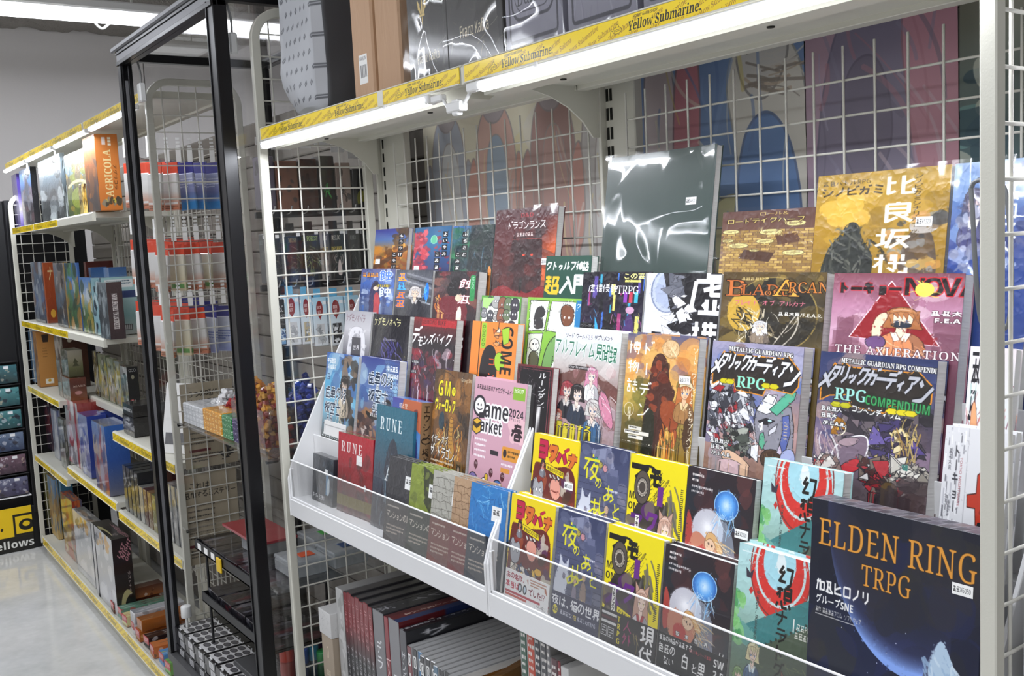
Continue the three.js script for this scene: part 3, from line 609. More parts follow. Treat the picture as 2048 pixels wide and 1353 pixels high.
// ---------- black framed glass case ----------
const CX0 = -3.2, CX1 = -2.3345, CZ = -0.828;
{
  const X0 = CX0, X1 = CX1, t = thing('glass_case', 'tall black framed glass display case with stock inside', 'display case', [0, 0, CZ]);
  const zb = -0.47, YT = 2.19, up = (x0, x1, z0, z1) => bx(x0, x1, 0.33, YT, z0, z1, 0.002);
  part('upright', [up(X1 - 0.041, X1, -0.034, 0), bx(X1 - 0.043, X1 - 0.038, 0.33, YT, -0.011, 0.003, 0.001)], M.blackAlu, t);
  part('upright', [bx(X0, X0 + 0.029, 0.33, YT, -0.005, 0, 0.001), bx(X0 + 0.025, X0 + 0.029, 0.33, YT, -0.011, -0.005, 0.001), bx(X0, X0 + 0.029, 0.33, YT, -0.035, -0.022, 0.002), bx(X0, X0 + 0.02, 0.33, YT, -0.022, -0.005, 0)], M.blackAlu, t);
  part('door_seal', bx(X0 + 0.0205, X0 + 0.0287, 0.34, 2.13, -0.0215, -0.0115, 0.001), M.greyAlu, t);
  for (const [x0, x1] of [[X0, X0 + 0.029], [X1 - 0.029, X1]]) part('upright', up(x0, x1, zb, zb + 0.029), M.blackAlu, t);
  part('top_rail', [bx(X0 - 0.027, X1 + 0.004, 2.216, 2.233, -0.018, 0.011, 0.004)], M.greyAlu, t);
  part('top_rail', [bx(X0, X1, 2.175, 2.216, -0.033, -0.011, 0.002), bx(X0, X1, 2.207, 2.216, -0.011, 0.004, 0.001), bx(X0, X1, 2.175, 2.187, -0.011, 0.004, 0.001)], M.blackAlu, t);
  part('top_rail_inlay', bx(X0, X1, 2.1875, 2.2065, -0.0108, 0.001, 0.001), M.greyAlu, t);
  for (const [x0, x1] of [[X0, X0 + 0.027], [X1 - 0.027, X1]]) part('side_rail', bx(x0, x1, 2.189, 2.216, zb, -0.033, 0.002), M.blackAlu, t);
  part('back_rail', bx(X0, X1, 2.189, 2.216, zb, zb + 0.027, 0.002), M.blackAlu, t);
  part('top_glass', cbox(X0 + 0.027, X1 - 0.027, 2.201, 2.205, zb + 0.027, -0.034, 0), M.glass, t);
  part('side_glass', cbox(X0 + 0.007, X0 + 0.011, 0.34, 2.18, zb + 0.03, -0.036, 0), M.glass, t);
  part('side_glass', cbox(X1 - 0.018, X1 - 0.014, 0.34, 2.18, zb + 0.03, -0.036, 0), M.glass, t);
  part('base', [bx(X0, X1, 0, 0.32, zb, -0.009, 0.003), bx(X0, X1, 0.312, 0.337, -0.028, 0.004, 0.003)], M.darkGrey, t);
  for (const y of [1.087, .746]) { part('glass_shelf', cbox(X0 + 0.06, X1 - 0.02, y - 0.007, y, zb + 0.036, -0.06, 0), M.glass, t); for (const x of [X0 + 0.08, X1 - 0.05]) part('shelf_pin', rod([x, y - 0.013, -0.066], [x, y - 0.013, -0.096], 0.006, 8), M.black, t); }
  const sens = (x, y, z, w, h, label, up2) => { const s = thing('case_sensor', label, 'sensor', [x, y, z]); part('body', bx(-w / 2, w / 2, -h / 2, h / 2, -0.01, 0.01, 0.004), M.plastic, s); if (up2) part('cable', tube([[0, h / 2, 0], [0.002, h / 2 + 0.027, 0], [-0.005, h / 2 + 0.054, 0.002], [-0.014, h / 2 + 0.077, 0.004]], 0.0032, 14), M.cableGrey, s); return s; };
  sens(-2.372, 2.098, -0.884, 0.02, 0.05, 'small grey sensor box with cable beside the near black upright', true);
  sens(-3.136, 2.09, -0.876, 0.03, 0.056, 'white sensor box with grey cable at the top of the far black upright', true);
  const cap = thing('case_latch', 'small white round latch at the foot of the far black upright', 'latch', [-3.136, 0.474, -0.876]);
  part('cap', lathe([[0, 0.02], [0.0145, 0.018], [0.0165, 0.014], [0.0165, -0.018], [0, -0.02]], 16), M.plastic, cap); part('pin', rod([0, -0.018, 0], [0, -0.136, 0], 0.0045, 8), M.cable, cap);
}

// ---------- posters on the siding behind the grids ----------
function poster(label, x0, x1, y0, y1, pw, draw) {
  const c = cell(pw, pw * (y1 - y0) / (x1 - x0), draw), W = x1 - x0, Hh = y1 - y0, g = new THREE.PlaneGeometry(W, Hh, 24, 60), p = g.attributes.position, u = g.attributes.uv;
  for (let i = 0; i < p.count; i++) { const y = p.getY(i) + (y0 + y1) / 2, k = (((y - 0.01) / 0.0755) % 1), j = Math.min(Math.abs(k), Math.abs(1 - k)); p.setZ(i, (j < 0.1 ? -0.0035 * (1 - j / 0.1) : 0) + 0.0012 * Math.sin(p.getX(i) * 17 + y * 9)); u.setXY(i, c.u0 + (c.u1 - c.u0) * u.getX(i), c.v0 + (c.v1 - c.v0) * u.getY(i)); }
  g.computeVertexNormals();
  return single('wall_poster', label, 'poster', finish(g), (c.a.m.poster ||= std({ map: c.a.t, roughness: 0.42 })), [(x0 + x1) / 2, (y0 + y1) / 2, -1.3255]);
}
poster('large pale poster of robed figures in blue and red behind the left wire grid', -2.255, -1.46, 1.05, 1.95, 420, (g, W) => {
  bgv(g, W, '#e9dfae', '#e7e2cf', '#d9dde4');
  blobs(g, 3, ['#ecd87a', '#e8cf62', '#f0e7c0', '#e9e3d6'], 26, 0, 0, W, 100, 12, 0.55);
  const robe = (x, c1, c2, c3) => { curve(g, [x - 8, 8, x, 3, x + 8, 8, x + 10, 30, x + 13, 60, x + 16, 104, x - 16, 104, x - 13, 60, x - 10, 30], c1, '#7a6a6a', 0.4); curve(g, [x - 4, 12, x + 5, 12, x + 6, 40, x + 7, 100, x - 7, 100, x - 5, 40], c2, '#7a6a6a', 0.35); oval(g, x, 4, 5, 5, '#8e7f86', '#6a5a60', 0.4); curve(g, [x - 9, 12, x - 16, 30, x - 13, 46, x - 8, 36], c3, '#7a6a6a', 0.4); curve(g, [x + 9, 12, x + 16, 30, x + 13, 46, x + 8, 36], c3, '#7a6a6a', 0.4); };
  robe(13, '#8794ad', '#c8cdd2', '#7c8598'); robe(36, '#cf8a76', '#6d8fb5', '#c2664f'); robe(60, '#8b4c45', '#a7635a', '#a05a50'); robe(80, '#b9b4b4', '#dedede', '#c86a58');
  strokes(g, 8, ['#e9d27c', '#c9b2a0', '#a9b3c4', '#e6e2da', '#b98d84'], 90, 0, 10, W, 85, 16, 0.6, 1.5, 0.35, 0.6);
  bgWash(g, W, '#fffbf0', 0.48);
});
function bgWash(g, W, c, a) { g.globalAlpha = a; rect(g, -5, -5, W + 10, 110, c); g.globalAlpha = 1; }
poster('large blue and yellow poster of a figure behind the right wire grid', -1.455, -1.052, 1.05, 1.95, 420, (g, W) => {
  bgv(g, W, '#4b74b8', '#3f6aae', '#4470b4');
  curve(g, [4, 0, 12, 0, 13, 30, 10, 60, 4, 60, 3, 20], '#d9c6cc', '#6b6070', 0.4); curve(g, [13, 0, 20, 0, 18, 40, 12, 62, 11, 30], '#c65a6c', '#6b4050', 0.4);
  curve(g, [8, 60, 18, 36, 30, 30, 36, 44, 30, 70, 20, 100, 4, 100], '#e2d68c', '#8a8256', 0.4);
  curve(g, [24, 4, 44, 2, 46, 30, 40, 66, 47, 100, 30, 100, 28, 60, 30, 30], '#e8e2d2', '#8a8a86', 0.4);
  curve(g, [28, 2, 40, 0, 42, 8, 36, 16, 30, 13], '#d8d4cc', '#77706a', 0.5); strokes(g, 5, ['#6b5a4a', '#b59a78', '#ded8cc'], 26, 30, 6, 9, 7, 8, 0.5, 0.1, 0.3);
  curve(g, [30, 20, 37, 16, 43, 26, 44, 48, 36, 40, 26, 52, 28, 34], '#3566b6', '#2a4680', 0.5);
  curve(g, [33, 44, 40, 56, 42, 84, 34, 100, 26, 100, 30, 70], '#e0c640', '#8a7a2a', 0.4); curve(g, [34, 60, 38, 70, 36, 92, 31, 92], '#6d6f66', '#55564e', 0.3);
  strokes(g, 9, ['#2f5aa8', '#5d87c8', '#f0e9d0', '#d9bd3c'], 70, 0, 0, W, 100, 14, 0.7, 1.4, 0.6, 0.55);
  bgWash(g, W, '#faf8f4', 0.36);
});
poster('large mauve poster of a cloaked figure behind the right wire grid', -1.05, -0.793, 1.05, 1.95, 300, (g, W) => {
  bgv(g, W, '#b98aa0', '#a88fae', '#c9a6bb');
  curve(g, [4, 8, 12, 0, 20, 2, 26, 30, 28, 70, 24, 104, 2, 104, 0, 50], '#6c6484', '#544a68', 0.4); curve(g, [8, 12, 15, 10, 18, 26, 12, 34, 7, 26], '#544c68', '#453c58', 0.4);
  curve(g, [18, 0, 30, 0, 30, 34, 24, 46, 20, 24], '#c8798c', '#8a5060', 0.3); curve(g, [12, 44, 20, 40, 24, 60, 20, 100, 12, 90], '#8d86a8', '#5f5878', 0.3); curve(g, [0, 50, 6, 60, 8, 100, -2, 100], '#d2b6c8', '#8a7088', 0.3);
  strokes(g, 12, ['#4d465e', '#7d7598', '#a89ac0', '#d6b8c4', '#b5606f'], 80, 0, 0, W, 100, 16, 0.7, 1.3, 0.5, 0.5); bgWash(g, W, '#f2ecee', 0.34);
});
poster('narrow teal poster strip at the right end of the wall behind the grid', -0.79, -0.56, 1.05, 1.95, 250, (g, W) => {
  bgv(g, W, '#9a8f78', '#4f7076', '#5c8f94', '#bdb9b6'); shape(g, '#c4bfbd', [W, 18, W, 100, 2, 100, 14, 50]); blobs(g, 5, ['#3d5f6a', '#7fb0aa', '#d9dcc8', '#35505c'], 40, 0, 14, 16, 46, 3, 0.7); shape(g, '#8a5a54', [W * 0.55, 20, W, 24, W, 50, W * 0.6, 34]);
});

// ---------- black card-pack rack and shop banner at the far end ----------
{
  const t = thing('card_rack', 'tall black rack of card packs closing the far end of the aisle', 'rack', [-6.06, 0, -0.9]);
  part('back_board', bx(-0.06, -0.04, 0, 1.93, -0.42, 0.9, 0.002), M.black, t);
  part('side_board', bx(-0.06, 0.03, 0.2, 1.93, -0.045, -0.005, 0.002), M.black, t);
  part('plinth', bx(-0.04, 0.02, 0, 0.24, -0.03, 0.9, 0.002), M.black, t);
  for (let i = 0; i < 7; i++) part('ledge', bx(-0.04, 0.02, 0.3 + i * 0.125, 0.306 + i * 0.125, 0.0, 0.9, 0.001), i ? M.black : M.white, t);
  const cols = [['#6c6f8a', '#3a3550'], ['#7a5f6c', '#40303c'], ['#70809a', '#2f3c58'], ['#4f8a8e', '#24484c'], ['#5d9a9c', '#2a4c50'], ['#3f7078', '#1f383e']];
  const lab = ['mauve', 'plum and grey', 'slate blue', 'dark teal', 'light teal', 'deep green-blue'];
  cols.forEach(([a, b], i) => {
    const c = cell(90, 70, (g, W) => { bgv(g, W, a, b); blobs(g, i + 40, ['#d8d8e0', a, b, '#c8b8a0', '#201c28'], 22, 4, 20, W - 8, 70, 9, 0.6); rect(g, W * 0.55, 4, 22, 16, '#eeeef0'); T(g, 'トレカ', 6, 5, 16, '#f0f0f4'); });
    for (let j = 0; j < 3; j++) { const m = single('card_pack', `${lab[i]} card pack in the black rack, ${['nearest the shelves', 'second from the shelves', 'third from the shelves'][j]}`, 'card pack', cbox(-0.0, 0.018, 0, 0.1, -0.075, 0.075, 0.002, { all: c }), mat(c.a, 'shrink'), [-6.062, 0.3125 + i * 0.125, -0.815 + j * 0.16], 0, 'card packs in the black rack'); }
  });
  const c = cell(620, 190, (g, W) => {
    rect(g, -5, -5, W + 10, 110, '#efc811'); rect(g, -5, 66, W + 10, 50, '#15130e'); T(g, 'Yellow Submarine.', 6, 10, 44, '#14120a', { font: 'serif', st: 'bold italic', fit: W - 60 }); T(g, 'www.yellowsub', W - 150, 72, 22, '#e9e9e4', { font: 'sans-serif', st: 'bold' });
    rect(g, W - 36, 16, 38, 50, '#14120a'); rect(g, W - 32, 21, 38, 40, '#efc811'); oval(g, W - 12, 42, 14, 13, '#14120a'); oval(g, W - 12, 40, 7, 6, '#efc811');
  });
  single('shop_banner', 'yellow and black shop banner across the foot of the black rack', 'banner', cbox(0, 0.004, -0.0, 0.245, -0.88, 0.0, 0.001, { r: c, all: solid('#15130e') }), mat(c.a, 'matte'), [-6.035, 0.003, -0.91 + 0.9]);
}
// white board with a purple top against the right end panel
{
  const c = cell(60, 300, (g, W) => { rect(g, -5, -5, W + 10, 110, '#e9e8ea'); rect(g, -5, -5, W + 10, 24, '#3b2a8c'); });
  single('notice_board', 'white board with a purple top at the right edge of the picture', 'board', cbox(0, 0.006, 0, 1.15, -0.5, 0, 0.001, { all: c }), mat(c.a, 'card'), [-0.505, 0.98, -0.957]);
}

// ================= BOOKS ON THE STEPPED DISPLAY =================
const TILT = 9 * D2R;
const M_pages = std({ color: 0xd9d8d4, roughness: 0.7, bumpMap: rep(noiseTex(128, (u, v) => vnoise(u * 3, v * 64, 64, 6)), 9), bumpScale: 0.0004 });
const priceCells = {};
const price = (t) => (priceCells[t + atlas.i] ||= cell(72, 36, (g, W) => { rect(g, -5, -5, W + 10, 110, '#f6f6f4'); T(g, t, 8, 22, 56, '#2a2a2c', { sx: 0.62 }); }));
const barcode = () => (priceCells['bar' + atlas.i] ||= cell(48, 64, (g, W) => { rect(g, -5, -5, W + 10, 110, '#f6f6f4'); const r = rng(5); for (let x = 10; x < W - 10; x += 2.4) if (r() > 0.4) rect(g, x, 40, 1.4, 30, '#222'); T(g, 'XYZ', 8, 6, 15, '#444'); fine(g, 8, 76, W - 16, 1, 9, '#444', 4); }));
// a book: cover board round a page block; base front edge at pos, leaning back; size from [cx, y, z, w, h]
function book(label, [cx, y, z, w, h], draw, o = {}) {
  const d = o.d || 0.014, t = thing(o.name || 'book', label, o.cat || 'book', [cx, y + 0.0006, z], 0, o.group);
  t.rotation.order = 'YXZ'; t.rotation.set(-(o.tilt === undefined ? TILT : o.tilt), o.ry || 0, 0);
  const ppm = o.ppm || 1750, c = cell(w * ppm, h * ppm, o.dw === 0 ? (g, W) => { busyFor = o.calm ? 0 : label.length; draw(g, W); busyFor = 0; } : (g, W) => { const dw = o.dw || 72, k = o.vis || 1; g.scale(W / dw, k); busyFor = o.calm ? 0 : label.length; draw(g, dw); busyFor = 0; if (k < 1) { g.setTransform(1, 0, 0, 1, 0, 0); const a = atlas, X = a.x - Math.round(w * ppm) - 6, Y = a.y, P = Math.round(h * ppm), PW = Math.round(w * ppm) + 6, y0 = Math.floor(P * k * 0.985); g.drawImage(a.c, X, Y + y0 - 6, PW, 4, X, Y + y0 - 2, PW, P - y0 + 10); } }), sp = o.spine ? cell(Math.max(16, d * ppm), h * ppm, o.spine) : { ...c, u1: c.u0 + (c.u1 - c.u0) * 0.04 };
  const bk = c.a === (o.spine ? sp.a : c.a) ? { u0: c.u0, u1: c.u0 + 0.002, v0: c.v0, v1: c.v1 } : c, m = mat(c.a, o.kind || 'gloss'), s = o.seed || label.length * 0.37;
  if (o.box) { part('box_cover', cbox(-w / 2, w / 2, 0, h, -d, 0, 0.0006, { f: c, r: o.side ? cell(d * ppm, h * ppm, o.side) : sp, l: sp, b: bk, t: o.top ? cell(w * ppm * 0.5, d * ppm, o.top) : bk, d: bk }, s), m, t); }
  else {
    const q = 0.0008;
    part('cover', [cbox(-w / 2, w / 2, 0, h, -q, 0, 0.0002, { f: c, all: c, r: bk, l: sp, t: bk, d: bk, b: bk }, s), cbox(-w / 2, w / 2, 0, h, -d, -d + q, 0, { all: bk }, s), cbox(-w / 2, -w / 2 + q, 0, h, -d + q, -q, 0, { all: sp }, s)], m, t);
    part('page_block', bx(-w / 2 + q, w / 2 - 0.0015, 0.0012, h - 0.0012, -d + q, -q, 0.0004), M_pages, t);
  }
  if (o.band) { const bh = o.band[0], bc = cell(w * ppm, bh * ppm, o.band[1]); part('paper_band', cbox(-w / 2 - 0.0004, w / 2 + 0.0004, 0, bh, -0.0008, 0.0005, 0.0002, { all: bc }, s), mat(bc.a, 'gloss'), t); }
  if (o.price) { const [u, v, txt, bar] = o.price, pc = bar ? barcode() : price(txt || '税込¥2200'), pw = bar ? 0.02 : 0.023, ph = bar ? 0.027 : 0.012; part('price_label', cbox(u * w - w / 2 - pw / 2, u * w - w / 2 + pw / 2, (1 - v) * h - ph / 2, (1 - v) * h + ph / 2, 0.0002, 0.0007, 0.0001, { all: pc }), mat(pc.a, 'card'), t); }
  if (o.wrap) part('shrink_wrap', wrapSheet(w + 0.004, h + 0.006, o.wrap, s * 10 | 0), M.film, t);
  for (let k = 1; k <= (o.n || 0); k++) { const c2 = t.clone(); c2.name = numbered(o.name || 'book'); c2.position.z -= (d + 0.0006) / Math.cos(TILT) * k; c2.position.x += o.dx || 0; for (const ch of [...c2.children]) if (ch.name === 'price_label' || ch.name === 'shrink_wrap') c2.remove(ch); c2.userData.label = (o.behind || 'copy hidden behind the ' + label.split(' ').slice(0, 9).join(' ')).replace('hidden', k > 1 ? 'third back' : 'hidden'); scene.add(c2); }
  return t;
}
// a loose film in front of a cover, with soft folds
function wrapSheet(w, h, amp, seed) {
  const g = new THREE.PlaneGeometry(w, h, 40, 52), p = g.attributes.position;
  for (let i = 0; i < p.count; i++) {
    const x = p.getX(i) / 0.3 + 9, y = p.getY(i) / 0.3 + 9, a = 1 - Math.abs(vnoise(x * 2.6 + y * 1.5, y * 3.2, 256, seed + 3) - 0.5) * 5, b = 1 - Math.abs(vnoise(x * 6, y * 4 - x * 3, 256, seed + 8) - 0.5) * 5, c = vnoise(x * 1.6, y * 2.4, 256, seed + 21);
    p.setZ(i, amp * (0.28 * Math.max(0, a) ** 1.5 + 0.1 * Math.max(0, b) + 1.6 * c) + 0.0012);
  }
  g.computeVertexNormals(); g.translate(0, h / 2 - 0.002, 0); return finish(g);
}
const INK = '#1b1a20';

// ---- front row, right half ----
const yotabana = (g, W) => {
  rect(g, -5, -5, W + 10, 110, '#f4d90f'); curve(g, [2, 30, 8, 26, 30, 30, W - 6, 22, W - 1, 60, W - 4, 104, 0, 104], '#6b231c'); blobs(g, 4, ['#8c2c20', '#4a2a22', '#9a4a2c', '#5a2c50', '#30283c', '#c8c0b0'], 46, 4, 32, W - 8, 66, 7, 0.9);
  person(g, 17, 24, 16, { hair: '#241c1c', skin: '#d9876c', top: '#8c8e96' }); curve(g, [3, 46, 8, 40, 12, 48, 18, 42, 22, 54, 18, 66, 6, 66], '#a7a8ae', INK, 0.5); oval(g, 10, 53, 1.6, 2, '#eee', INK, 0.4); oval(g, 16, 53, 1.6, 2, '#eee', INK, 0.4);
  curve(g, [30, 42, 36, 38, 46, 40, 48, 54, 40, 60, 31, 54], '#e7a08e', INK, 0.6); for (let i = 0; i < 3; i++) curve(g, [30 + i * 6, 40, 27 + i * 6, 34, 34 + i * 6, 38], '#d8d4cc', INK, 0.5); curve(g, [34, 50, 39, 52, 44, 50], null, '#7a2a22', 1.2, false);
  plates(g, 6, ['#e8e2d6', '#bfb8ae', '#d08a3c', '#b23a2c', '#6d6a78', '#f0c04a', '#34406a'], 46, 6, 62, W - 12, 36, 5, INK, 0.4); oval(g, 52, 66, 6, 3.6, '#e8b23a', INK, 0.5);
  const o = ['#6d1020', 0.9]; T(g, 'ヨ', 7, 5, 17, '#c4204a', { lw: 0.26, out: o }); T(g, 'タ', 23, 8, 17, '#e0742a', { lw: 0.26, out: o }); T(g, 'バ', 38, 9, 17, '#c4204a', { lw: 0.26, out: o }); T(g, 'ナ', 54, 11, 16, '#e0742a', { lw: 0.26, out: o });
  shape(g, '#f4d90f', [22, 26, 50, 31, 50, 37, 22, 32], INK, 0.4); T(g, '本当は〇〇な名作', 24, 28, 4, INK, { sy: 0.12, sx: 0.8 });
};
const yotaBand = (g, W) => { rect(g, -5, -5, W + 10, 110, '#f3f2f0'); T(g, 'あの名作、', 8, 8, 24, '#a02036', { lw: 0.13 }); T(g, '本当は', 6, 38, 27, '#c01c3a', { lw: 0.14 }); oval(g, W * 0.36, 52, 9, 14, '#c9dbe8', '#222', 5); oval(g, W * 0.47, 52, 9, 14, '#c9dbe8', '#222', 5); T(g, 'でした!?', W * 0.55, 40, 25, '#7a1c2c', { lw: 0.14 }); fine(g, W * 0.58, 8, W * 0.34, 3, 9, '#b06a4a', 3); rect(g, 6, 74, W * 0.8, 8, '#b83a4a'); rect(g, 6, 85, W * 0.5, 8, '#c85a4a'); for (const s of [0, 1]) strokes(g, 8 + s, ['#b05a3a'], 3, W * (0.5 + s * 0.4), 10, 8, 14, 14, 4, 1.2, 0.3); strokes(g, 3, ['#444'], 16, W * 0.68, 80, W * 0.25, 16, 12, 1.2, 0.5, 1); };
const YO = { band: [0.048, yotaBand], ppm: 2100, d: 0.014 };
book('yellow paperback with red and orange title and white band, lower row by the left panel', [-1.326,.995,-.925,.123,.176], yotabana, { ...YO, n: 1, behind: 'copy hidden behind the yellow red-titled paperback in the lower row' });
book('yellow paperback with red and orange title and price label, upper row by the left panel', [-1.306,1.095,-.965,.126,.178], yotabana, { ...YO, price: [0.82, 0.42, '税込¥2200'] });
const night = (g, W) => {
  bgv(g, W, '#3b4264', '#4d5374', '#5b5d74', '#44475e'); shape(g, '#8b90ac', [18, 6, 46, 0, 56, 26, 42, 34, 30, 22]); blobs(g, 3, ['#6d7290', '#828299', '#3a4060', '#565a78', '#9a96a4'], 40, 0, 0, W, 80, 8, 0.5);
  for (let i = 0; i < 9; i++) rect(g, -2, 30 + i * 5.5, W + 4, 0.5, '#333850'); rect(g, 44, 22, 16, 70, '#565c7c'); rect(g, 47, 18, 11, 6, '#6b7090'); fine(g, 45, 36, 14, 2, 4, '#d8d8e4', 4); for (let i = 0; i < 5; i++) rect(g, 46, 48 + i * 7, 12, 4, '#4a4e6c');
  oval(g, 26, 14, 3, 3, '#3f9a8e', '#223', 0.5); oval(g, 33, 17, 3, 3, '#b8a84a', '#223', 0.5); oval(g, 40, 19, 3.4, 3.4, '#d0949a', '#223', 0.5);
  curve(g, [2, 104, 1, 70, 4, 56, 8, 50, 8, 38, 13, 48, 18, 48, 22, 40, 22, 54, 25, 62, 20, 66, 19, 104], '#d4d8e4', '#8a90a8', 0.5); oval(g, 16, 59, 2, 2.6, '#8a8494', '#55506a', 0.5);
  for (const [x, y, s, c] of [[46, 54, 24, '#9a8478'], [33, 60, 18, '#8a8090']]) { oval(g, x, y, s * 0.13, s * 0.16, '#c8a890', '#444', 0.4); curve(g, [x - s * 0.16, y + s * 0.15, x + s * 0.16, y + s * 0.15, x + s * 0.24, y + s * 1.1, x - s * 0.24, y + s * 1.1], c, '#444', 0.4); }
  strokes(g, 7, ['#2c3048', '#d8c67a', '#7c8098'], 30, 22, 74, W - 24, 22, 12, 0.6, 0.3, 1.2);
  const y = '#e6e030'; T(g, '夜', 8, 8, 26, y, { lw: 0.09 }); T(g, 'の', 27, 28, 10, y, { lw: 0.1 }); T(g, 'あ', 40, 32, 16, y, { lw: 0.09 }); T(g, 'し', 32, 44, 16, y, { lw: 0.09 }); T(g, 'あ', 20, 46, 20, y, { lw: 0.09 }); T(g, 'と', 52, 46, 14, y, { lw: 0.1 });
};
const nightBand = (g, W) => { rect(g, -5, -5, W + 10, 110, '#3f4058'); T(g, '夜は、猫の世界', 4, 8, W / 6.6, '#f3f3f4', { lw: 0.13 }); oval(g, W * 0.1, 66, 14, 17, '#e8d83a'); T(g, '特別', W * 0.045, 58, 14, '#3f4058', { lw: 0.14 }); T(g, '不思議な', W * 0.2, 58, W / 15, '#cfd0da'); T(g, '夜', W * 0.48, 56, W / 12, '#e8d060'); T(g, 'を楽しむTRPG', W * 0.57, 58, W / 15, '#cfd0da', { sx: 0.85 }); };
const NI = { band: [0.044, nightBand], ppm: 2100, d: 0.014 };
book('slate blue paperback with yellow handwritten title and white cat, lower row', [-1.198,.995,-.925,.118,.176], night, { ...NI, n: 1, behind: 'copy hidden behind the slate blue white-cat paperback in the lower row' });
book('slate blue paperback with yellow handwritten title and white cat, upper row', [-1.186,1.095,-.965,.12,.181], night, NI);
const mamono = (g, W) => {
  rect(g, -5, -5, W + 10, 110, '#f2df14'); strokes(g, 4, ['#2a2420'], 34, 28, 8, 24, 30, 16, 0.5, 2.3, 0.12, 0.9);
  T(g, 'マ', 1, 6, 24, '#15130f', { lw: 0.2 }); T(g, 'モ', 26, 8, 17, '#15130f', { lw: 0.2 }); T(g, 'MAM', 1, 30, 8, INK, { st: 'bold' }); T(g, 'ONO', 1, 39, 8, INK, { st: 'bold' });
  curve(g, [10, 40, 28, 34, 46, 44, 50, 70, 46, 104, 4, 104, 2, 70], '#3a3230'); blobs(g, 9, ['#4a2a50', '#5a2870', '#4e4640', '#2c2624', '#766a60'], 34, 4, 40, 44, 60, 7, 0.85);
  oval(g, 18, 26, 10, 14, '#5a5048', INK, 0.9); oval(g, 18, 26, 7, 8, '#8d8478', INK, 0.8); oval(g, 18, 26, 4.6, 5, '#4a423c', '#c9beb0', 0.7); for (let i = 0; i < 12; i++) { const a = i / 12 * 6.28; rect(g, 18 + 6 * Math.cos(a), 26 + 6.6 * Math.sin(a), 0.9, 0.9, '#e0d8c8'); }
  curve(g, [12, 10, 24, 6, 36, 10, 40, 18], null, INK, 2, false); rect(g, 38, 22, 7, 16, '#6a2a86'); strokes(g, 5, ['#3a3836', '#6a6664'], 14, 48, 14, 12, 34, 26, 3, 1.4, 0.3);
  T(g, 'ス', 3, 48, 20, '#5a1f78', { lw: 0.2 }); T(g, 'ク', 24, 44, 18, '#6a2a86', { lw: 0.2 }); T(g, 'ラ', 38, 52, 16, '#15130f', { lw: 0.2 });
  person(g, 50, 46, 40, { hair: '#c9a08c', hair2: '#d8b09c', skin: '#f4d8c8', top: '#dcd6d8', trim: '#b0404a', long: 1, ears: 1, eye: '#c0a020', ink: '#5a4440' }); plates(g, 3, ['#b03040', '#f0ece8', '#3a3440', '#d8a8a0'], 14, 26, 74, 16, 24, 6, INK, 0.4);
  rect(g, 12, 50, 5, 40, '#f4f2ea'); T(g, 'マモノスクランブル', 12.4, 51, 4.2, INK, { v: 1, lw: 0.16 }); shape(g, '#f2df14', [20, 66, 38, 70, 38, 75, 20, 71]); T(g, 'からすば晴', 22, 68, 3.6, INK, { sy: 0.2 }); T(g, '/SCRAM', 16, 88, 8, '#f2df14', { st: 'bold' }); fine(g, W - 6, 20, 3, 30, 1.6, INK, 8);
};
const mamoBand = (g, W) => { rect(g, -5, -5, W + 10, 110, '#2b2729'); for (let i = 0; i < 3; i++) rect(g, 4, 8 + i * 13, W * 0.28, 8, i === 1 ? '#5a2a30' : '#d9d8d6'); for (const x of [6, 36]) { rect(g, x, 52, 24, 28, '#2b2729'); g.strokeStyle = '#ddd'; g.lineWidth = 2; g.strokeRect(x, 52, 24, 28); fine(g, x + 4, 57, 16, 3, 8, '#ddd', x); } T(g, 'TRPG', W * 0.31, 6, 21, '#f0df20', { st: 'bold', v: 1, sp: 1.02 }); T(g, '人外', W * 0.42, 10, 38, '#a03868', { v: 1, lw: 0.11 }); strokes(g, 3, ['#c8b060', '#c86a8a'], 6, W * 0.56, 30, W * 0.12, 30, 40, 1.2, 0.8, 0.9); T(g, '現代', W * 0.72, 4, W * 0.24, '#f4f2f0', { v: 1, lw: 0.12 }); };
const MA = { band: [0.05, mamoBand], ppm: 2100, d: 0.014 };
book('yellow and black paperback with clock and pink-haired figure, lower row', [-1.074,.995,-.925,.12,.176], mamono, { ...MA, n: 1, behind: 'copy hidden behind the yellow and black clock paperback in the lower row' });
book('yellow and black paperback with clock and pink-haired figure, upper row', [-1.063,1.095,-.965,.12,.179], mamono, MA);
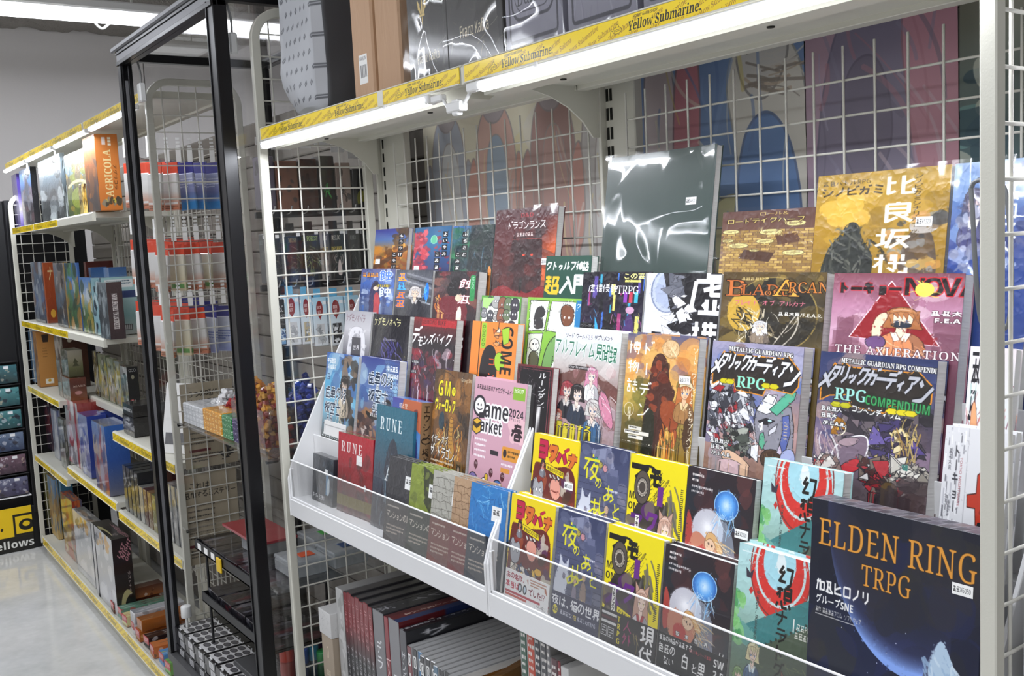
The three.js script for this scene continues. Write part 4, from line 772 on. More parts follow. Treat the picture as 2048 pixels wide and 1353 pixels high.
const mono = (g, W) => {
  bgv(g, W, '#2c2329', '#2a252b', '#3a3234', '#5b5048'); blobs(g, 5, ['#4a2a2e', '#1d1a20', '#38303a', '#6a3a38', '#24303a'], 40, 0, 0, W, 100, 10, 0.55); curve(g, [2, 30, 8, 40, 12, 54, 10, 66, 2, 70], '#b0443c');
  oval(g, 26, 46, 17, 16, '#dcdbe2'); const k = g.createRadialGradient(26, 44, 2, 26, 46, 18); k.addColorStop(0, '#f4f4f8'); k.addColorStop(1, 'rgba(150,150,165,0.25)'); oval(g, 26, 46, 18, 17, k); curve(g, [34, 40, 44, 34, 56, 50, 58, 84, 44, 84], 'rgba(190,205,225,0.55)');
  const b = g.createRadialGradient(44, 24, 1, 44, 24, 13); b.addColorStop(0, '#cfeaff'); b.addColorStop(0.5, '#5fa6ec'); b.addColorStop(1, '#2458a8'); oval(g, 44, 24, 12.5, 11, b, '#9fd0f8', 0.8); strokes(g, 6, ['#9fd4f8', '#d8f0ff', '#6aaae8'], 34, 34, 26, 20, 12, 12, 0.5, 1.6, 0.9);
  curve(g, [8, 52, 16, 48, 26, 54, 34, 52, 40, 60, 34, 74, 18, 78, 8, 68], '#c9846a'); curve(g, [14, 62, 22, 58, 30, 64, 28, 76, 16, 76], '#b8403a'); oval(g, 30, 56, 6, 6.4, '#e8c4a4', '#7a5040', 0.4); oval(g, 28.6, 56, 0.8, 1.1, '#3a2420'); oval(g, 32.4, 57, 0.8, 1.1, '#3a2420'); curve(g, [24, 56, 26, 47, 34, 47, 40, 54, 46, 60, 38, 62, 35, 54, 29, 51], '#dcae74', '#8a6040', 0.4); strokes(g, 4, ['#e8c890', '#caa070', '#f0dcb8'], 24, 34, 50, 10, 16, 14, 0.7, 0.5, 0.5);
  curve(g, [10, 86, 24, 80, 44, 82, 56, 90, 60, 104, 6, 104], '#b9a888'); strokes(g, 9, ['#8a7a5c', '#d8ccb0', '#c0a868', '#6a5c48'], 40, 12, 84, 44, 18, 14, 1, 0.9, 0.6);
  fine(g, 5, 5, 12, 2, 4, '#e4dcd8', 2); fine(g, 5, 14, 22, 2, 4, '#c9c4c4', 6); for (const [i, c] of [...'終末世界'].entries()) T(g, c, 18 + i * 10, 66, 4, '#f4f4f2', { lw: 0.14, out: ['#333', 0.4] });
  for (const [i, c] of [...'モノクロマテカ'].entries()) T(g, c, 1 + i * 9.6, [72, 76, 73, 75, 72, 72, 68][i], [16, 12, 15, 12, 15, 13, 18][i], '#17151a', { lw: 0.13, out: ['#eceae6', 0.9], sy: 0.04 });
  rect(g, 36, 92, 32, 4.4, '#17151a'); T(g, 'ソードワールド2.5サプリメント', 37, 92.6, 3.2, '#e8e6e4', { sx: 0.72 });
};
const monoBand = (g, W) => { rect(g, -5, -5, W + 10, 110, '#1e1c1e'); T(g, '異形の神々が支配する', 4, 6, 17, '#efeeec', { sx: 0.75, lw: 0.13 }); T(g, 'SW2.5新シリーズ始動!', W * 0.47, 14, 10, '#c84a50', { sx: 0.8, lw: 0.15 }); T(g, '色彩の', 3, 28, 28, '#f4f3f0', { lw: 0.12, sx: 0.8 }); T(g, 'ない', 26, 60, 26, '#f4f3f0', { lw: 0.12, sx: 0.8 }); T(g, '白', W * 0.36, 32, 44, '#f4f3f0', { lw: 0.12, sx: 0.7 }); T(g, 'と', W * 0.51, 50, 26, '#f4f3f0', { lw: 0.12 }); T(g, '黒', W * 0.6, 40, 46, '#f4f3f0', { lw: 0.11, sx: 0.7 }); T(g, 'の', W * 0.77, 66, 18, '#f4f3f0'); T(g, 'SW', W * 0.82, 12, 26, '#f4f3f0', { st: 'bold', sx: 0.9 }); T(g, '2.5', W * 0.82, 42, 26, '#f4f3f0', { st: 'bold' }); };
const MO = { band: [0.05, monoBand], ppm: 2000, d: 0.014, kind: 'gloss' };
book('dark paperback with a glowing blue jellyfish and white orb, lower row', [-.946,.995,-.925,.128,.174], mono, { ...MO, n: 1, behind: 'copy hidden behind the dark jellyfish paperback in the lower row' });
book('dark paperback with a glowing blue jellyfish, orb and price label, upper row', [-.94,1.095,-.965,.123,.18], mono, { ...MO, price: [0.86, 0.42, '税込¥2200'] });
const gensou = (g, W) => {
  bgv(g, W, '#b9dfe2', '#a9d2cc', '#6d8a78', '#5d6a4a'); oval(g, 38, 14, 25, 28, '#d4342c'); oval(g, 38, 10, 21, 22, null, '#c9e0e0', 2); oval(g, 37, 6, 14, 17, '#a9dbe6'); oval(g, 38, 10, 26, 30, null, '#8a3430', 1); curve(g, [36, -4, 44, 4, 40, 14, 34, 10], '#e8f4f4'); rect(g, 3, 4, 18, 0.6, '#e8f6f6');
  shape(g, '#3f7f80', [10, 50, W + 4, 16, W + 4, 40, 30, 62, 10, 58]); shape(g, '#4d5a48', [22, 62, W + 4, 32, W + 4, 104, 22, 104]); for (let i = 0; i < 12; i++) rect(g, 30 + i * 4, 56 - i * 2.4, 2, 1.6, '#33403a'); shape(g, '#6aa39a', [4, 46, 22, 54, 24, 66, 4, 60]);
  blobs(g, 6, ['#5fae62', '#7cc070', '#4a9a5a', '#8fce86'], 26, -2, 32, 10, 30, 4, 0.85); strokes(g, 3, ['#4a553c', '#6d7850', '#3f4a3a', '#7d8456'], 50, 22, 60, W - 22, 44, 12, 0.6, 0.4, 0.4, 0.6);
  person(g, 20, 60, 26, { hair: '#e4d8a8', skin: '#f4d8c4', top: '#4d6a8c', trim: '#dfeef0' }); person(g, 8, 78, 22, { hair: '#7aa060', skin: '#f0d0bc', top: '#3f5a9c', trim: '#e8e0c8' }); person(g, 52, 74, 30, { hair: '#7a5440', skin: '#f2cfc0', top: '#cfd6d6', trim: '#b0463a', ears: 1 });
  T(g, '幻', 36, 6, 14, '#17140f', { lw: 0.13 }); T(g, '想', 36, 19, 14, '#17140f', { lw: 0.13 }); for (const [i, c] of [...'ナラトグラフ'].entries()) T(g, c, 37 + (i % 2), 33 + i * 10.6, 11 - (i % 2), '#17140f', { lw: 0.12 });
  T(g, '中西詠介/冒険企画局', 19, 26, 3, '#3a4a48', { v: 1 }); shape(g, '#c8322c', [14, 25, 16, 27.4, 14, 30, 12, 27.4]); T(g, '東方Project', 55, 38, 4.4, '#e8e6dc', { sx: 0.8 }); T(g, '二次創作TRPG', 54, 43, 4.4, '#e8e6dc', { sx: 0.78 }); rect(g, 52.4, 36, 1, 8, '#f0efe8'); shape(g, '#3a3440', [8, 14, 12, 17, 15, 14, 14, 20, 9, 20]);
};
book('sky blue paperback with red swirl and vertical brush title, lower row', [-.812,.995,-.925,.13,.205], gensou, { ppm: 2100, d: 0.018, n: 1, kind: 'shrink', behind: 'copy hidden behind the sky blue red-swirl paperback in the lower row' });
book('sky blue paperback with red swirl and vertical brush title, upper row', [-.806,1.095,-.965,.123,.212], gensou, { ppm: 2000, d: 0.018, kind: 'shrink' });
{ // big boxed game in front
  const front = (g, W) => {
    bgv(g, W, '#1b1d2b', '#232430', '#151d3c', '#1a2140', '#3a3430'); blobs(g, 4, ['#14162a', '#1a2350', '#2c2a34', '#101426', '#34322c'], 34, 0, 0, W, 100, 16, 0.5);
    g.save(); g.beginPath(); g.ellipse(60, 0, 50, 60, 0, 0, 7); g.clip(); const k = g.createRadialGradient(66, -6, 34, 60, 0, 57); k.addColorStop(0, 'rgba(35,33,44,0)'); k.addColorStop(0.75, 'rgba(60,64,104,0.5)'); k.addColorStop(1, '#86a8ee'); rect(g, 0, -5, 80, 80, k); g.restore(); blobs(g, 14, ['#232430', '#2b2a33'], 16, 32, 0, 50, 40, 10, 0.6);
    // a pale cliff with falling water, snow and mist on the right
    curve(g, [52, 104, 54, 92, 60, 82, 64, 70, 66, 58, 70, 48, 75, 40, 80, 47, 86, 58, 92, 72, 96, 104], '#5a6280'); curve(g, [68, 56, 72, 45, 76, 40, 82, 50, 88, 58, 80, 56, 75, 60], '#b4cbe0'); strokes(g, 5, ['#8792b4', '#6a7398', '#4a5070', '#a7b2cc'], 90, 62, 58, 28, 44, 14, 1, 1.7, 0.35, 0.7); strokes(g, 9, ['#d8e6ee', '#8fb4c8', '#27304c', '#b4d0dc'], 50, 52, 86, 26, 18, 16, 1.3, 1.7, 0.4, 0.9); strokes(g, 19, ['#cfe0ee', '#9ab6d4'], 20, 66, 46, 16, 16, 8, 1.2, 1.1, 0.5, 0.8);
    curve(g, [6, 104, 7, 88, 11, 85, 15, 90, 16, 104], '#3a2426'); curve(g, [18, 104, 20, 94, 26, 88, 30, 82, 35, 88, 40, 96, 42, 104], '#4c4a46'); blobs(g, 7, ['#6a665a', '#38352f', '#807a68', '#24221f'], 22, 20, 88, 20, 14, 3, 0.8); for (let i = 0; i < 22; i++) oval(g, (i * 37) % 90, 40 + (i * 23) % 60, 0.25, 0.25, '#d8dcf0');
    T(g, 'ELDEN RING', 4.5, 6.5, 13.4, '#e09a3c', { font: 'serif', fit: 87, out: ['#3a2410', 0.25], ls: 0.4 }); T(g, 'TRPG', 31, 20, 10.5, '#e09a3c', { font: 'serif', fit: 28, out: ['#3a2410', 0.25], ls: 0.3 });
    T(g, '加藤ヒロノリ', 4.5, 32, 5.4, '#f4f3f0', { lw: 0.16 }); T(g, 'グループSNE', 4.5, 38.4, 3.8, '#f0efec', { lw: 0.14, st: 'bold' }); T(g, '原作・株式会社フロム・ソフトウェア', 4.5, 43.4, 2.4, '#d8d6d2', { sx: 0.72 }); rect(g, 4.5, 46.4, 24, 0.3, '#d8d6d2');
  };
  book('large dark blue boxed set with orange title, standing at the front right corner', [-.642,.995,-.917,.212,.291], front, { box: 1, name: 'boxed_game_set', cat: 'boxed game', d: 0.034, ppm: 1900, kind: 'card', dw: 94, price: [0.9, 0.21, '税込¥6050'], tilt: 5 * D2R, top: (g, W) => { rect(g, -5, -5, W + 10, 110, '#4a4650'); for (let i = 0; i < 14; i++) shape(g, ['#5b555f', '#3a3740', '#6a5a5c'][i % 3], [i * W / 14 + 2, 8, (i + 1) * W / 14, 4, (i + 1) * W / 14 - 6, 50, i * W / 14, 46], '#8a868c', 2); for (let i = 0; i < 14; i++) shape(g, ['#3a3740', '#56505a', '#4a4248'][i % 3], [i * W / 14 - 8, 54, (i + 1) * W / 14 - 8, 54, (i + 1) * W / 14 - 12, 100, i * W / 14 - 10, 100], '#8a868c', 2); }, side: (g, W) => { bgv(g, W, '#1d1c22', '#252326'); T(g, 'ELDEN', W * 0.86, 14, W * 0.62, '#c08a42', { font: 'serif', rot: 1.57, sx: 1.1 }); } });
}

// ---- third row, right half ----
book('white paperback of a group portrait with tall green lettered title', [-1.305,1.21,-1.03,.174,.237], (g, W) => {
  bgv(g, W, '#e4f0f0', '#c8c0bc', '#8a6a66', '#9a8484'); shape(g, '#6f4a44', [0, 48, 40, 34, W, 52, W, 74, 40, 56, 0, 70]); shape(g, '#b49aa0', [0, 66, 40, 52, W, 72, W, 104, 0, 104]); blobs(g, 3, ['#c9a2a2', '#7a4a44', '#e6dcd8', '#a8787a', '#d8c4c4'], 30, 0, 34, W, 60, 8, 0.5);
  for (const [x, y, c, e, s] of [[44, 36, '#d890ac', '#fff', 30], [18, 52, '#a83a44', '#222630', 34], [30, 54, '#2a2628', '#2f3a4c', 36], [48, 66, '#d8d4d0', '#3a6a9a', 36], [10, 80, '#c46a58', '#c8b8a0', 22]]) person(g, x, y, s, { hair: c, skin: '#f2ddd0', top: e, trim: '#e8e4e0', long: x === 44 });
  curve(g, [56, 52, 66, 66, 72, 92, 60, 84, 52, 66], '#d88aa4', INK, 0.4); strokes(g, 4, ['#fff', '#333', '#b8a0a8'], 40, 40, 50, 26, 40, 12, 0.5, 1, 0.6);
  T(g, 'ソード・ワールド2.5・サプリメント', 12, 4.5, 4.6, '#2f3130', { sx: 0.72, lw: 0.13, out: ['#eef', 0.6] });
  for (const [i, c] of [...'アルフレイム見聞録'].entries()) T(g, c, 1 + i * 7.5, 10 + i * 0.4, i > 5 ? 17 : 16, '#1f6a4c', { lw: 0.09, sx: 0.46, out: ['#f4fbf6', 0.9], st: '' });
  rect(g, 18, 35, 22, 3.4, '#2a2022'); T(g, 'Our Travelling Log', 19, 35, 2.9, '#eee', { font: 'serif' }); T(g, '世界を旅する', 0, 91, 8, '#e8d83a', { lw: 0.15, out: ['#333', 0.7] });
}, { vis: 0.75, d: 0.018, n: 1, kind: 'shrink', behind: 'copy hidden behind the white green-titled group portrait paperback' });
book('golden sunset paperback with white vertical title and price label', [-1.124,1.21,-1.03,.157,.237], (g, W) => {
  bgv(g, W, '#5b5a78', '#d08a48', '#e4b65c', '#7d6a34', '#4f4424'); blobs(g, 2, ['#e8a050', '#f0c070', '#c0743c', '#7a6880', '#dca85c'], 46, 0, 4, W, 34, 9, 0.6); blobs(g, 5, ['#6a6a2c', '#9a8a3a', '#c89c40', '#4a4a24', '#d8b458'], 46, 0, 40, W, 58, 9, 0.55);
  curve(g, [28, 20, 36, 14, 44, 22, 46, 40, 54, 48, 48, 60, 44, 96, 24, 100, 22, 70, 26, 44], '#4c2a22', '#2a1a14', 0.4); curve(g, [36, 8, 44, 2, 54, 6, 54, 16, 46, 20, 38, 16], '#d8b484', '#7a5a34', 0.4); strokes(g, 8, ['#f0dcae', '#b88c58'], 22, 38, 4, 14, 12, 7, 0.6, 1.4, 0.8); curve(g, [24, 60, 34, 62, 36, 104, 22, 104], '#2c2c20'); blobs(g, 7, ['#7a3424', '#a84a2c', '#3a241c'], 14, 28, 26, 16, 40, 5, 0.7);
  curve(g, [38, 60, 44, 54, 54, 56, 58, 64, 58, 78, 52, 84, 40, 72], '#9a4a28', '#4a2418', 0.4); curve(g, [54, 78, 58, 80, 57, 94, 52, 95, 54, 88], '#a85430', '#4a2418', 0.4); strokes(g, 4, ['#f4b050', '#f8d070', '#e07a30'], 40, 40, 76, 14, 24, 14, 1, 1.55, 0.25);
  person(g, 62, 38, 34, { hair: '#c4743c', skin: '#f2c49c', top: '#a87a48', trim: '#e8cf9c', long: 1, ink: '#4a2c20' }); curve(g, [56, 44, 58, 36, 67, 36, 71, 44, 66, 41, 60, 41], '#e4d2a8', '#6a4a2c', 0.4); for (const x of [36, 50, 60]) rect(g, x, 70, 0.6, 34, '#3a2416'); curve(g, [64, 66, 72, 70, 70, 100, 62, 90], '#4c3420');
  const o = { v: 1, lw: 0.1 }; T(g, '博', 2, 6, 13, '#f8f4e8', { lw: 0.09 }); T(g, '物', 2, 23, 13, '#f8f4e8', { lw: 0.09 }); T(g, '誌', 2, 40, 13, '#f8f4e8', { lw: 0.09 }); T(g, 'ド', 16, 6, 13, '#f8f4e8', o); T(g, 'ー', 16, 24, 13, '#f8f4e8', o); T(g, 'デ', 16, 42, 13, '#f8f4e8', o); T(g, 'ン', 16, 60, 13, '#f8f4e8', o); T(g, 'ソード・ワールド2.5サプリメント', 67, 8, 5.2, '#f8f0d8', { v: 1, lw: 0.1 });
  oval(g, 7, 68, 5, 6, null, '#f0e8d0', 0.5); strokes(g, 3, ['#f0e8d0'], 8, 5, 63, 4, 9, 7, 0.7, 1.57, 0.1); for (let i = 0; i < 3; i++) { rect(g, [8, 4, 8][i], 82 + i * 4, [14, 26, 16][i], 3.4, '#f2eee2'); fine(g, [9, 5, 9][i], 82.6 + i * 4, [12, 24, 14][i], 1, 2.4, '#333', i + 3); } T(g, '世界の真実がここにある', 2, 96, 5, '#f8f4e8', { lw: 0.14 });
}, { vis: 0.75, d: 0.018, n: 1, kind: 'shrink', price: [0.85, 0.27, '税込¥3630'], behind: 'copy hidden behind the golden sunset paperback with vertical title' });
const gundamTitle = (g, W, o) => {
  shape(g, '#2c2622', [2, 26, 10, 8, 14, 12, 16, 6, 20, 10, 58, 10, 60, 7, 70, 18, 70, 30, 66, 36, 46, 34, 44, 40, 22, 38, 20, 30, 8, 32, 2, 36], '#e0902c', 0.9);
  const t = 'メタリックガーディアン'; for (let i = 0; i < t.length; i++) { const s = i === 0 || i > 9 ? 19 : 14; T(g, t[i], 2.4 + i * 6, 9 + (i > 6 ? (i - 6) * 0.9 : 0) + (i === 0 ? 1 : 0), s, o.col, { lw: 0.17, sx: 0.56, sk: -0.22, out: ['#141214', 1.1] }); }
  T(g, o.sub, 14, 3.6, 4.4, '#f4f3f2', { font: 'serif', st: 'bold', sx: o.sx, out: ['#222', 0.5], sy: 0.035 });
};
book('white paperback with giant grey and green robot and silver jagged title', [-.937,1.21,-1.03,.163,.236], (g, W) => {
  bgv(g, W, '#9a94ac', '#6c7cae', '#c09a98', '#8a6a5c'); blobs(g, 2, ['#b4b0c4', '#5a6ca4', '#d0a498', '#7a5a4c', '#a07a68'], 30, 0, 4, W, 96, 11, 0.5);
  plates(g, 21, ['#3a3a42', '#8e9098', '#c9cace', '#e9e9ec', '#5c5e68', '#a02a30', '#24242c'], 120, 3, 34, 34, 50, 6, INK, 0.4); strokes(g, 6, ['#dcdce0', '#34343c', '#8a8c94'], 40, 4, 40, 30, 40, 18, 0.9, 1.1, 0.35);
  shape(g, '#8d8c96', [40, 50, 44, 46, 66, 46, 69, 60, 70, 84, 52, 84, 42, 76, 39, 62], INK, 0.6); shape(g, '#e9eaec', [40, 52, 46, 40, 54, 38, 56, 50, 48, 54], INK, 0.5); shape(g, '#58b090', [50, 50, 62, 36, 69, 34, 68, 40, 56, 54], INK, 0.5); shape(g, '#f0f0f2', [44, 44, 48, 38, 54, 40, 52, 46], INK, 0.4); shape(g, '#24232a', [42, 60, 48, 57, 55, 58, 50, 62, 44, 62], INK, 0.3); oval(g, 51, 58.6, 1.6, 0.9, '#bfe8f4'); shape(g, '#5a68a8', [60, 54, 65, 52, 67, 66, 64, 82, 59, 80, 61, 66], INK, 0.5); shape(g, '#eeeef0', [43, 62, 46, 60, 46, 66, 44, 68]); shape(g, '#5fae8c', [44, 70, 47, 68, 49, 76, 47, 82, 44, 78], INK, 0.4); shape(g, '#dcdce2', [51, 66, 57, 60, 56, 66, 51, 70], INK, 0.4); for (let i = 0; i < 6; i++) rect(g, 62, 58 + i * 2.4, 2.6, 0.6, '#d8c49a');
  plates(g, 8, ['#4a5048', '#7a7f74', '#2c302c', '#a8aca0'], 40, 16, 70, 20, 22, 5, INK, 0.35); shape(g, '#f2f2f4', [38, 80, 44, 78, 44, 92, 38, 88], INK, 0.5); oval(g, 55, 88, 9, 8, '#4a3426', INK, 0.5); strokes(g, 4, ['#3a2a20', '#7a5c44'], 20, 48, 82, 14, 12, 8, 0.8, 1.4, 0.5); shape(g, '#d8c8dc', [58, 82, 60, 75, 63, 84], INK, 0.4); curve(g, [14, 88, 22, 86, 34, 92, 40, 98, 36, 104, 26, 98, 14, 94], '#e8c0a0', INK, 0.4); oval(g, 22, 99, 11, 5, '#d8b8bc', INK, 0.4); curve(g, [60, 80, 72, 76, 72, 100, 62, 96], '#a8b0d8', INK, 0.4);
  gundamTitle(g, W, { col: '#e3e3e6', sub: 'METALLIC GUARDIAN RPG', sx: 0.78 }); T(g, 'RPG', 22, 25, 11.5, '#8fe0c4', { font: 'serif', st: 'bold', sx: 0.92, out: ['#3a2418', 0.9] }); for (const x of [8, 13, 42, 48]) shape(g, '#cfc414', [x, 32, x + 2, 30, x + 6, 30, x + 8, 32, x + 6, 34, x + 2, 34], '#5a5410', 0.3);
  T(g, '藤田史人・', 4, 79, 4, '#f4f4f4', { lw: 0.15, out: ['#333', 0.5] }); T(g, '林啓太', 5, 84, 4, '#f4f4f4', { lw: 0.15, out: ['#333', 0.5] }); T(g, '/F.E.A.R.', 6, 89, 4, '#f4f4f4', { st: 'bold', out: ['#333', 0.5] });
}, { vis: 0.75, d: 0.022, kind: 'shrink', ppm: 1900, n: 0 });
book('dark paperback with crowded purple robots, silver title and green lettering', [-.746,1.21,-1.03,.165,.233], (g, W) => {
  bgv(g, W, '#2c365e', '#44466a', '#8a748a', '#5a4c50'); blobs(g, 2, ['#37406c', '#55506a', '#7a6a74', '#c8a48c', '#3a3238'], 34, 0, 0, W, 100, 11, 0.55);
  plates(g, 31, ['#4a4248', '#645a60', '#38323a', '#786a70', '#2a262c'], 60, 12, 36, 58, 44, 9, INK, 0.35); plates(g, 12, ['#5a4a8a', '#6d5fa0', '#443a68', '#c9b07a', '#e8d8a8', '#3a3048'], 60, 38, 44, 26, 32, 6, INK, 0.4); strokes(g, 8, ['#d8bc6a', '#b8944a'], 14, 48, 38, 18, 30, 18, 0.8, 1.5, 0.3);
  curve(g, [12, 72, 20, 62, 34, 56, 36, 66, 32, 80, 20, 86, 14, 82], '#7a6878', '#f0eef0', 1); curve(g, [18, 82, 28, 74, 33, 76, 30, 84, 20, 88], '#c03038', INK, 0.4); curve(g, [14, 66, 22, 60, 32, 60, 24, 68], '#a89098', INK, 0.4); plates(g, 5, ['#b03038', '#8a2028', '#d8d4d0', '#7a6a60', '#4a2a28'], 44, 34, 74, 22, 20, 6, INK, 0.4); plates(g, 15, ['#d4cfc4', '#b8b0a2', '#8e877c', '#e8e4da'], 34, 50, 72, 20, 16, 6, INK, 0.4); rect(g, 57, 73, 3, 4, '#3f7f74'); strokes(g, 6, ['#eae6e4', '#a88c90', '#c8b0a8'], 30, 0, 44, 12, 44, 18, 0.9, 1.3, 0.25); plates(g, 25, ['#c9b4a8', '#8a7068', '#b04a48', '#e4dcd4'], 30, 0, 76, 16, 18, 5, INK, 0.35); oval(g, 16, 54, 4.5, 6, null, '#f0e8d0', 0.8); plates(g, 7, ['#d8a83a', '#a87020'], 8, 13, 50, 6, 8, 3, '#5a3a10', 0.3); curve(g, [44, 88, 54, 86, 56, 98, 46, 102], '#5a4420', INK, 0.5); blobs(g, 9, ['#4a3c3c', '#34282c', '#5a4a4c'], 18, 50, 86, 22, 16, 6, 0.7);
  gundamTitle(g, W, { col: '#b9bac2', sub: 'METALLIC GUARDIAN RPG COMPENDIUM', sx: 0.62 }); T(g, 'RPG', 11, 24.5, 11, '#9ad8cc', { font: 'serif', st: 'bold', sx: 0.85, out: ['#2a2420', 0.8] }); T(g, 'COMPENDIUM', 31, 28, 8.4, '#3aa05a', { st: 'bold', sx: 0.62, out: ['#16301c', 0.7], sy: 0.06 }); T(g, 'コンペンディウム', 23, 37, 4.8, '#f4f4f2', { lw: 0.15, out: ['#333', 0.6], sy: 0.06, sx: 0.8 }); for (const x of [9, 15, 44, 50, 55]) shape(g, x > 40 ? '#e0d020' : '#b8b418', [x, 38, x + 2, 36, x + 6, 36, x + 8, 38, x + 6, 40, x + 2, 40], '#5a5410', 0.3);
  T(g, '藤田史人・', 3, 40, 3.6, '#f4f4f4', { lw: 0.15, out: ['#333', 0.5] }); T(g, '林啓太', 3.4, 45, 3.6, '#f4f4f4', { lw: 0.15, out: ['#333', 0.5] }); T(g, '/F.E.A.R.', 5, 50, 3.6, '#f4f4f4', { st: 'bold', out: ['#333', 0.5] });
}, { vis: 0.75, d: 0.022, kind: 'shrink', ppm: 1900 });
book('white paperback with red pistol and vertical black title behind the corner box', [-.592,1.21,-1,.074,.166], (g, W) => {
  rect(g, -5, -5, W + 10, 110, '#e2e2e4'); const r = rng(8); for (let i = 0; i < 60; i++) rect(g, 1 + r() * 22, r() * 100, 0.8 + r() * 1.4, 2 + r() * 10, ['#9a9aa0', '#c0c0c6', '#7a7a80', '#f4f4f6'][i % 4]); rect(g, 27, -5, 0.4, 110, '#8a8a90'); T(g, 'トーキョー・ナイトメア', 11, 12, 9, '#3c3c42', { v: 1, lw: 0.12 }); T(g, 'TOKYO NIGHTMARE', 22, 20, 3.4, '#a04a50', { rot: 1.57 }); T(g, '鈴吹太郎', 6, 15, 3.6, '#55555c', { v: 1 });
  shape(g, '#c03a24', [30, 44, 40, 42, 40, 30, 43, 28, 45, 34, 46, 50, 52, 66, 48, 74, 42, 64, 40, 52, 31, 52], '#3a1410', 0.7); blobs(g, 3, ['#d0482a', '#8a2418', '#e8e8e8'], 14, 42, 42, 18, 30, 4, 0.8); curve(g, [34, 84, 38, 70, 46, 66, 56, 74, 62, 104, 38, 104], '#f0f0f2', INK, 1); plates(g, 4, ['#f4f4f6', '#222', '#c8c8ce'], 24, 40, 62, 24, 40, 7, INK, 0.6);
}, { vis: 1, d: 0.012, n: 1, behind: 'copy hidden behind the white red-pistol paperback' });
book('pale paperback with pink floral drawing partly behind the right post', [-.599,1.21,-1.03,.053,.252], (g, W) => {
  bgv(g, W, '#e8dfe0', '#dfe6e4', '#d8d0d4'); T(g, '矢桐', 4, 2, 22, '#222026', { lw: 0.1, v: 1, sx: 0.7 }); T(g, 'はこにわ', 30, 22, 7, '#3a3a3a', { lw: 0.13 }); strokes(g, 3, ['#a8586a', '#c88a94', '#e8b090', '#7a4454', '#7fc0b8', '#c05a50', '#f4ecec'], 150, 0, 20, W, 80, 14, 0.9, 1.4, 1.2); curve(g, [8, 40, 14, 30, 20, 44, 24, 60, 14, 66], '#e8a878', '#8a4a3a', 0.5); curve(g, [36, 30, 52, 28, 56, 46, 40, 50], '#8fd0c8', '#5a9a94', 0.4); blobs(g, 8, ['#d8a0ac', '#b8687c', '#f0e4e6'], 24, 20, 50, 40, 46, 5, 0.6);
}, { vis: 0.75, d: 0.014 });
// ---- fourth row, right half ----
book('black paperback of a neon street with stretched white title', [-1.28,1.292,-1.068,.158,.25], (g, W) => {
  bgv(g, W, '#16141e', '#1c1826', '#241c34', '#2c2440'); const r = rng(6); for (let i = 0; i < 26; i++) rect(g, r() * W, r() * 60, 1 + r() * 4, 8 + r() * 24, ['#5a4a9a', '#3a6ac0', '#a03a70', '#2a2440', '#d8d070', '#3aa0c0', '#1a1826', '#101018'][i % 8]); rect(g, 50, 10, 18, 3, '#e8e070'); T(g, 'この街の', 48, 1, 8, '#f0e890', { lw: 0.14 }); for (const x of [50, 56, 62]) rect(g, x, 26, 4, 14, ['#8a3ab0', '#c03a50', '#3ab0c8'][(x - 50) / 6]);
  curve(g, [22, 104, 26, 76, 34, 66, 42, 72, 46, 104], '#0e0c12'); oval(g, 36, 64, 8, 9, '#151218'); curve(g, [50, 104, 52, 70, 56, 54, 62, 56, 66, 104], '#4a3468'); oval(g, 58, 50, 5, 5, '#c89ab8', '#333', 0.4); shape(g, '#3aa8e8', [18, 60, 22, 72, 24, 88, 19, 78]); strokes(g, 4, ['#a04a8a', '#5a4ab0', '#c88ab0', '#3a8ac0'], 40, 0, 50, W, 50, 10, 0.7, 1.5, 0.4);
  T(g, '虚構侵蝕', 8, 16, 12, '#f2f2f4', { lw: 0.09, sx: 0.72 }); T(g, 'TRPG', 42, 16, 14, '#f2f2f4', { font: 'serif', sx: 0.62 }); rect(g, 0, 70, 18, 16, '#0c0c10'); T(g, 'アニメソースブック', 1, 72, 4, '#f0f0f0', { sx: 0.5 }); T(g, 'リアラティライン', 1, 79, 4, '#f0f0f0', { sx: 0.5 });
}, { vis: 0.5, d: 0.016, kind: 'shrink', n: 1, behind: 'copy hidden behind the black neon street paperback' });
book('white and black paperback with one giant white character', [-1.116,1.292,-1.068,.161,.249], (g, W) => {
  rect(g, -5, -5, W + 10, 110, '#d5d8e2'); oval(g, 22, 24, 16, 30, '#b4bccd', '#7a84a0', 1.6); oval(g, 22, 24, 12, 25, '#a2acc4'); shape(g, '#1e1d21', [16, -5, W + 5, -5, W + 5, 105, 44, 105, 34, 62, 28, 60]); shape(g, '#5a5c66', [22, -2, 34, 6, 40, 30, 30, 40, 24, 20]); plates(g, 4, ['#e8e8ec', '#1e1d21', '#6a6c76', '#f4f4f6'], 22, 24, 4, 24, 90, 9, INK, 0.3); shape(g, '#ececf0', [32, 54, 38, 46, 52, 96, 48, 104]); T(g, '虚', 44, -4, 62, '#f6f6f8', { lw: 0.1, sx: 0.62 }); T(g, '構', 46, 62, 50, '#f6f6f8', { lw: 0.11, sx: 0.56 }); oval(g, 42, 74, 7, 9, '#222026'); oval(g, 60, 92, 12, 10, '#18171b'); T(g, '虚', 2, 80, 26, '#1c1b1f', { lw: 0.16, sx: 0.8 });
}, { vis: 0.46, d: 0.016, kind: 'shrink', n: 0 });
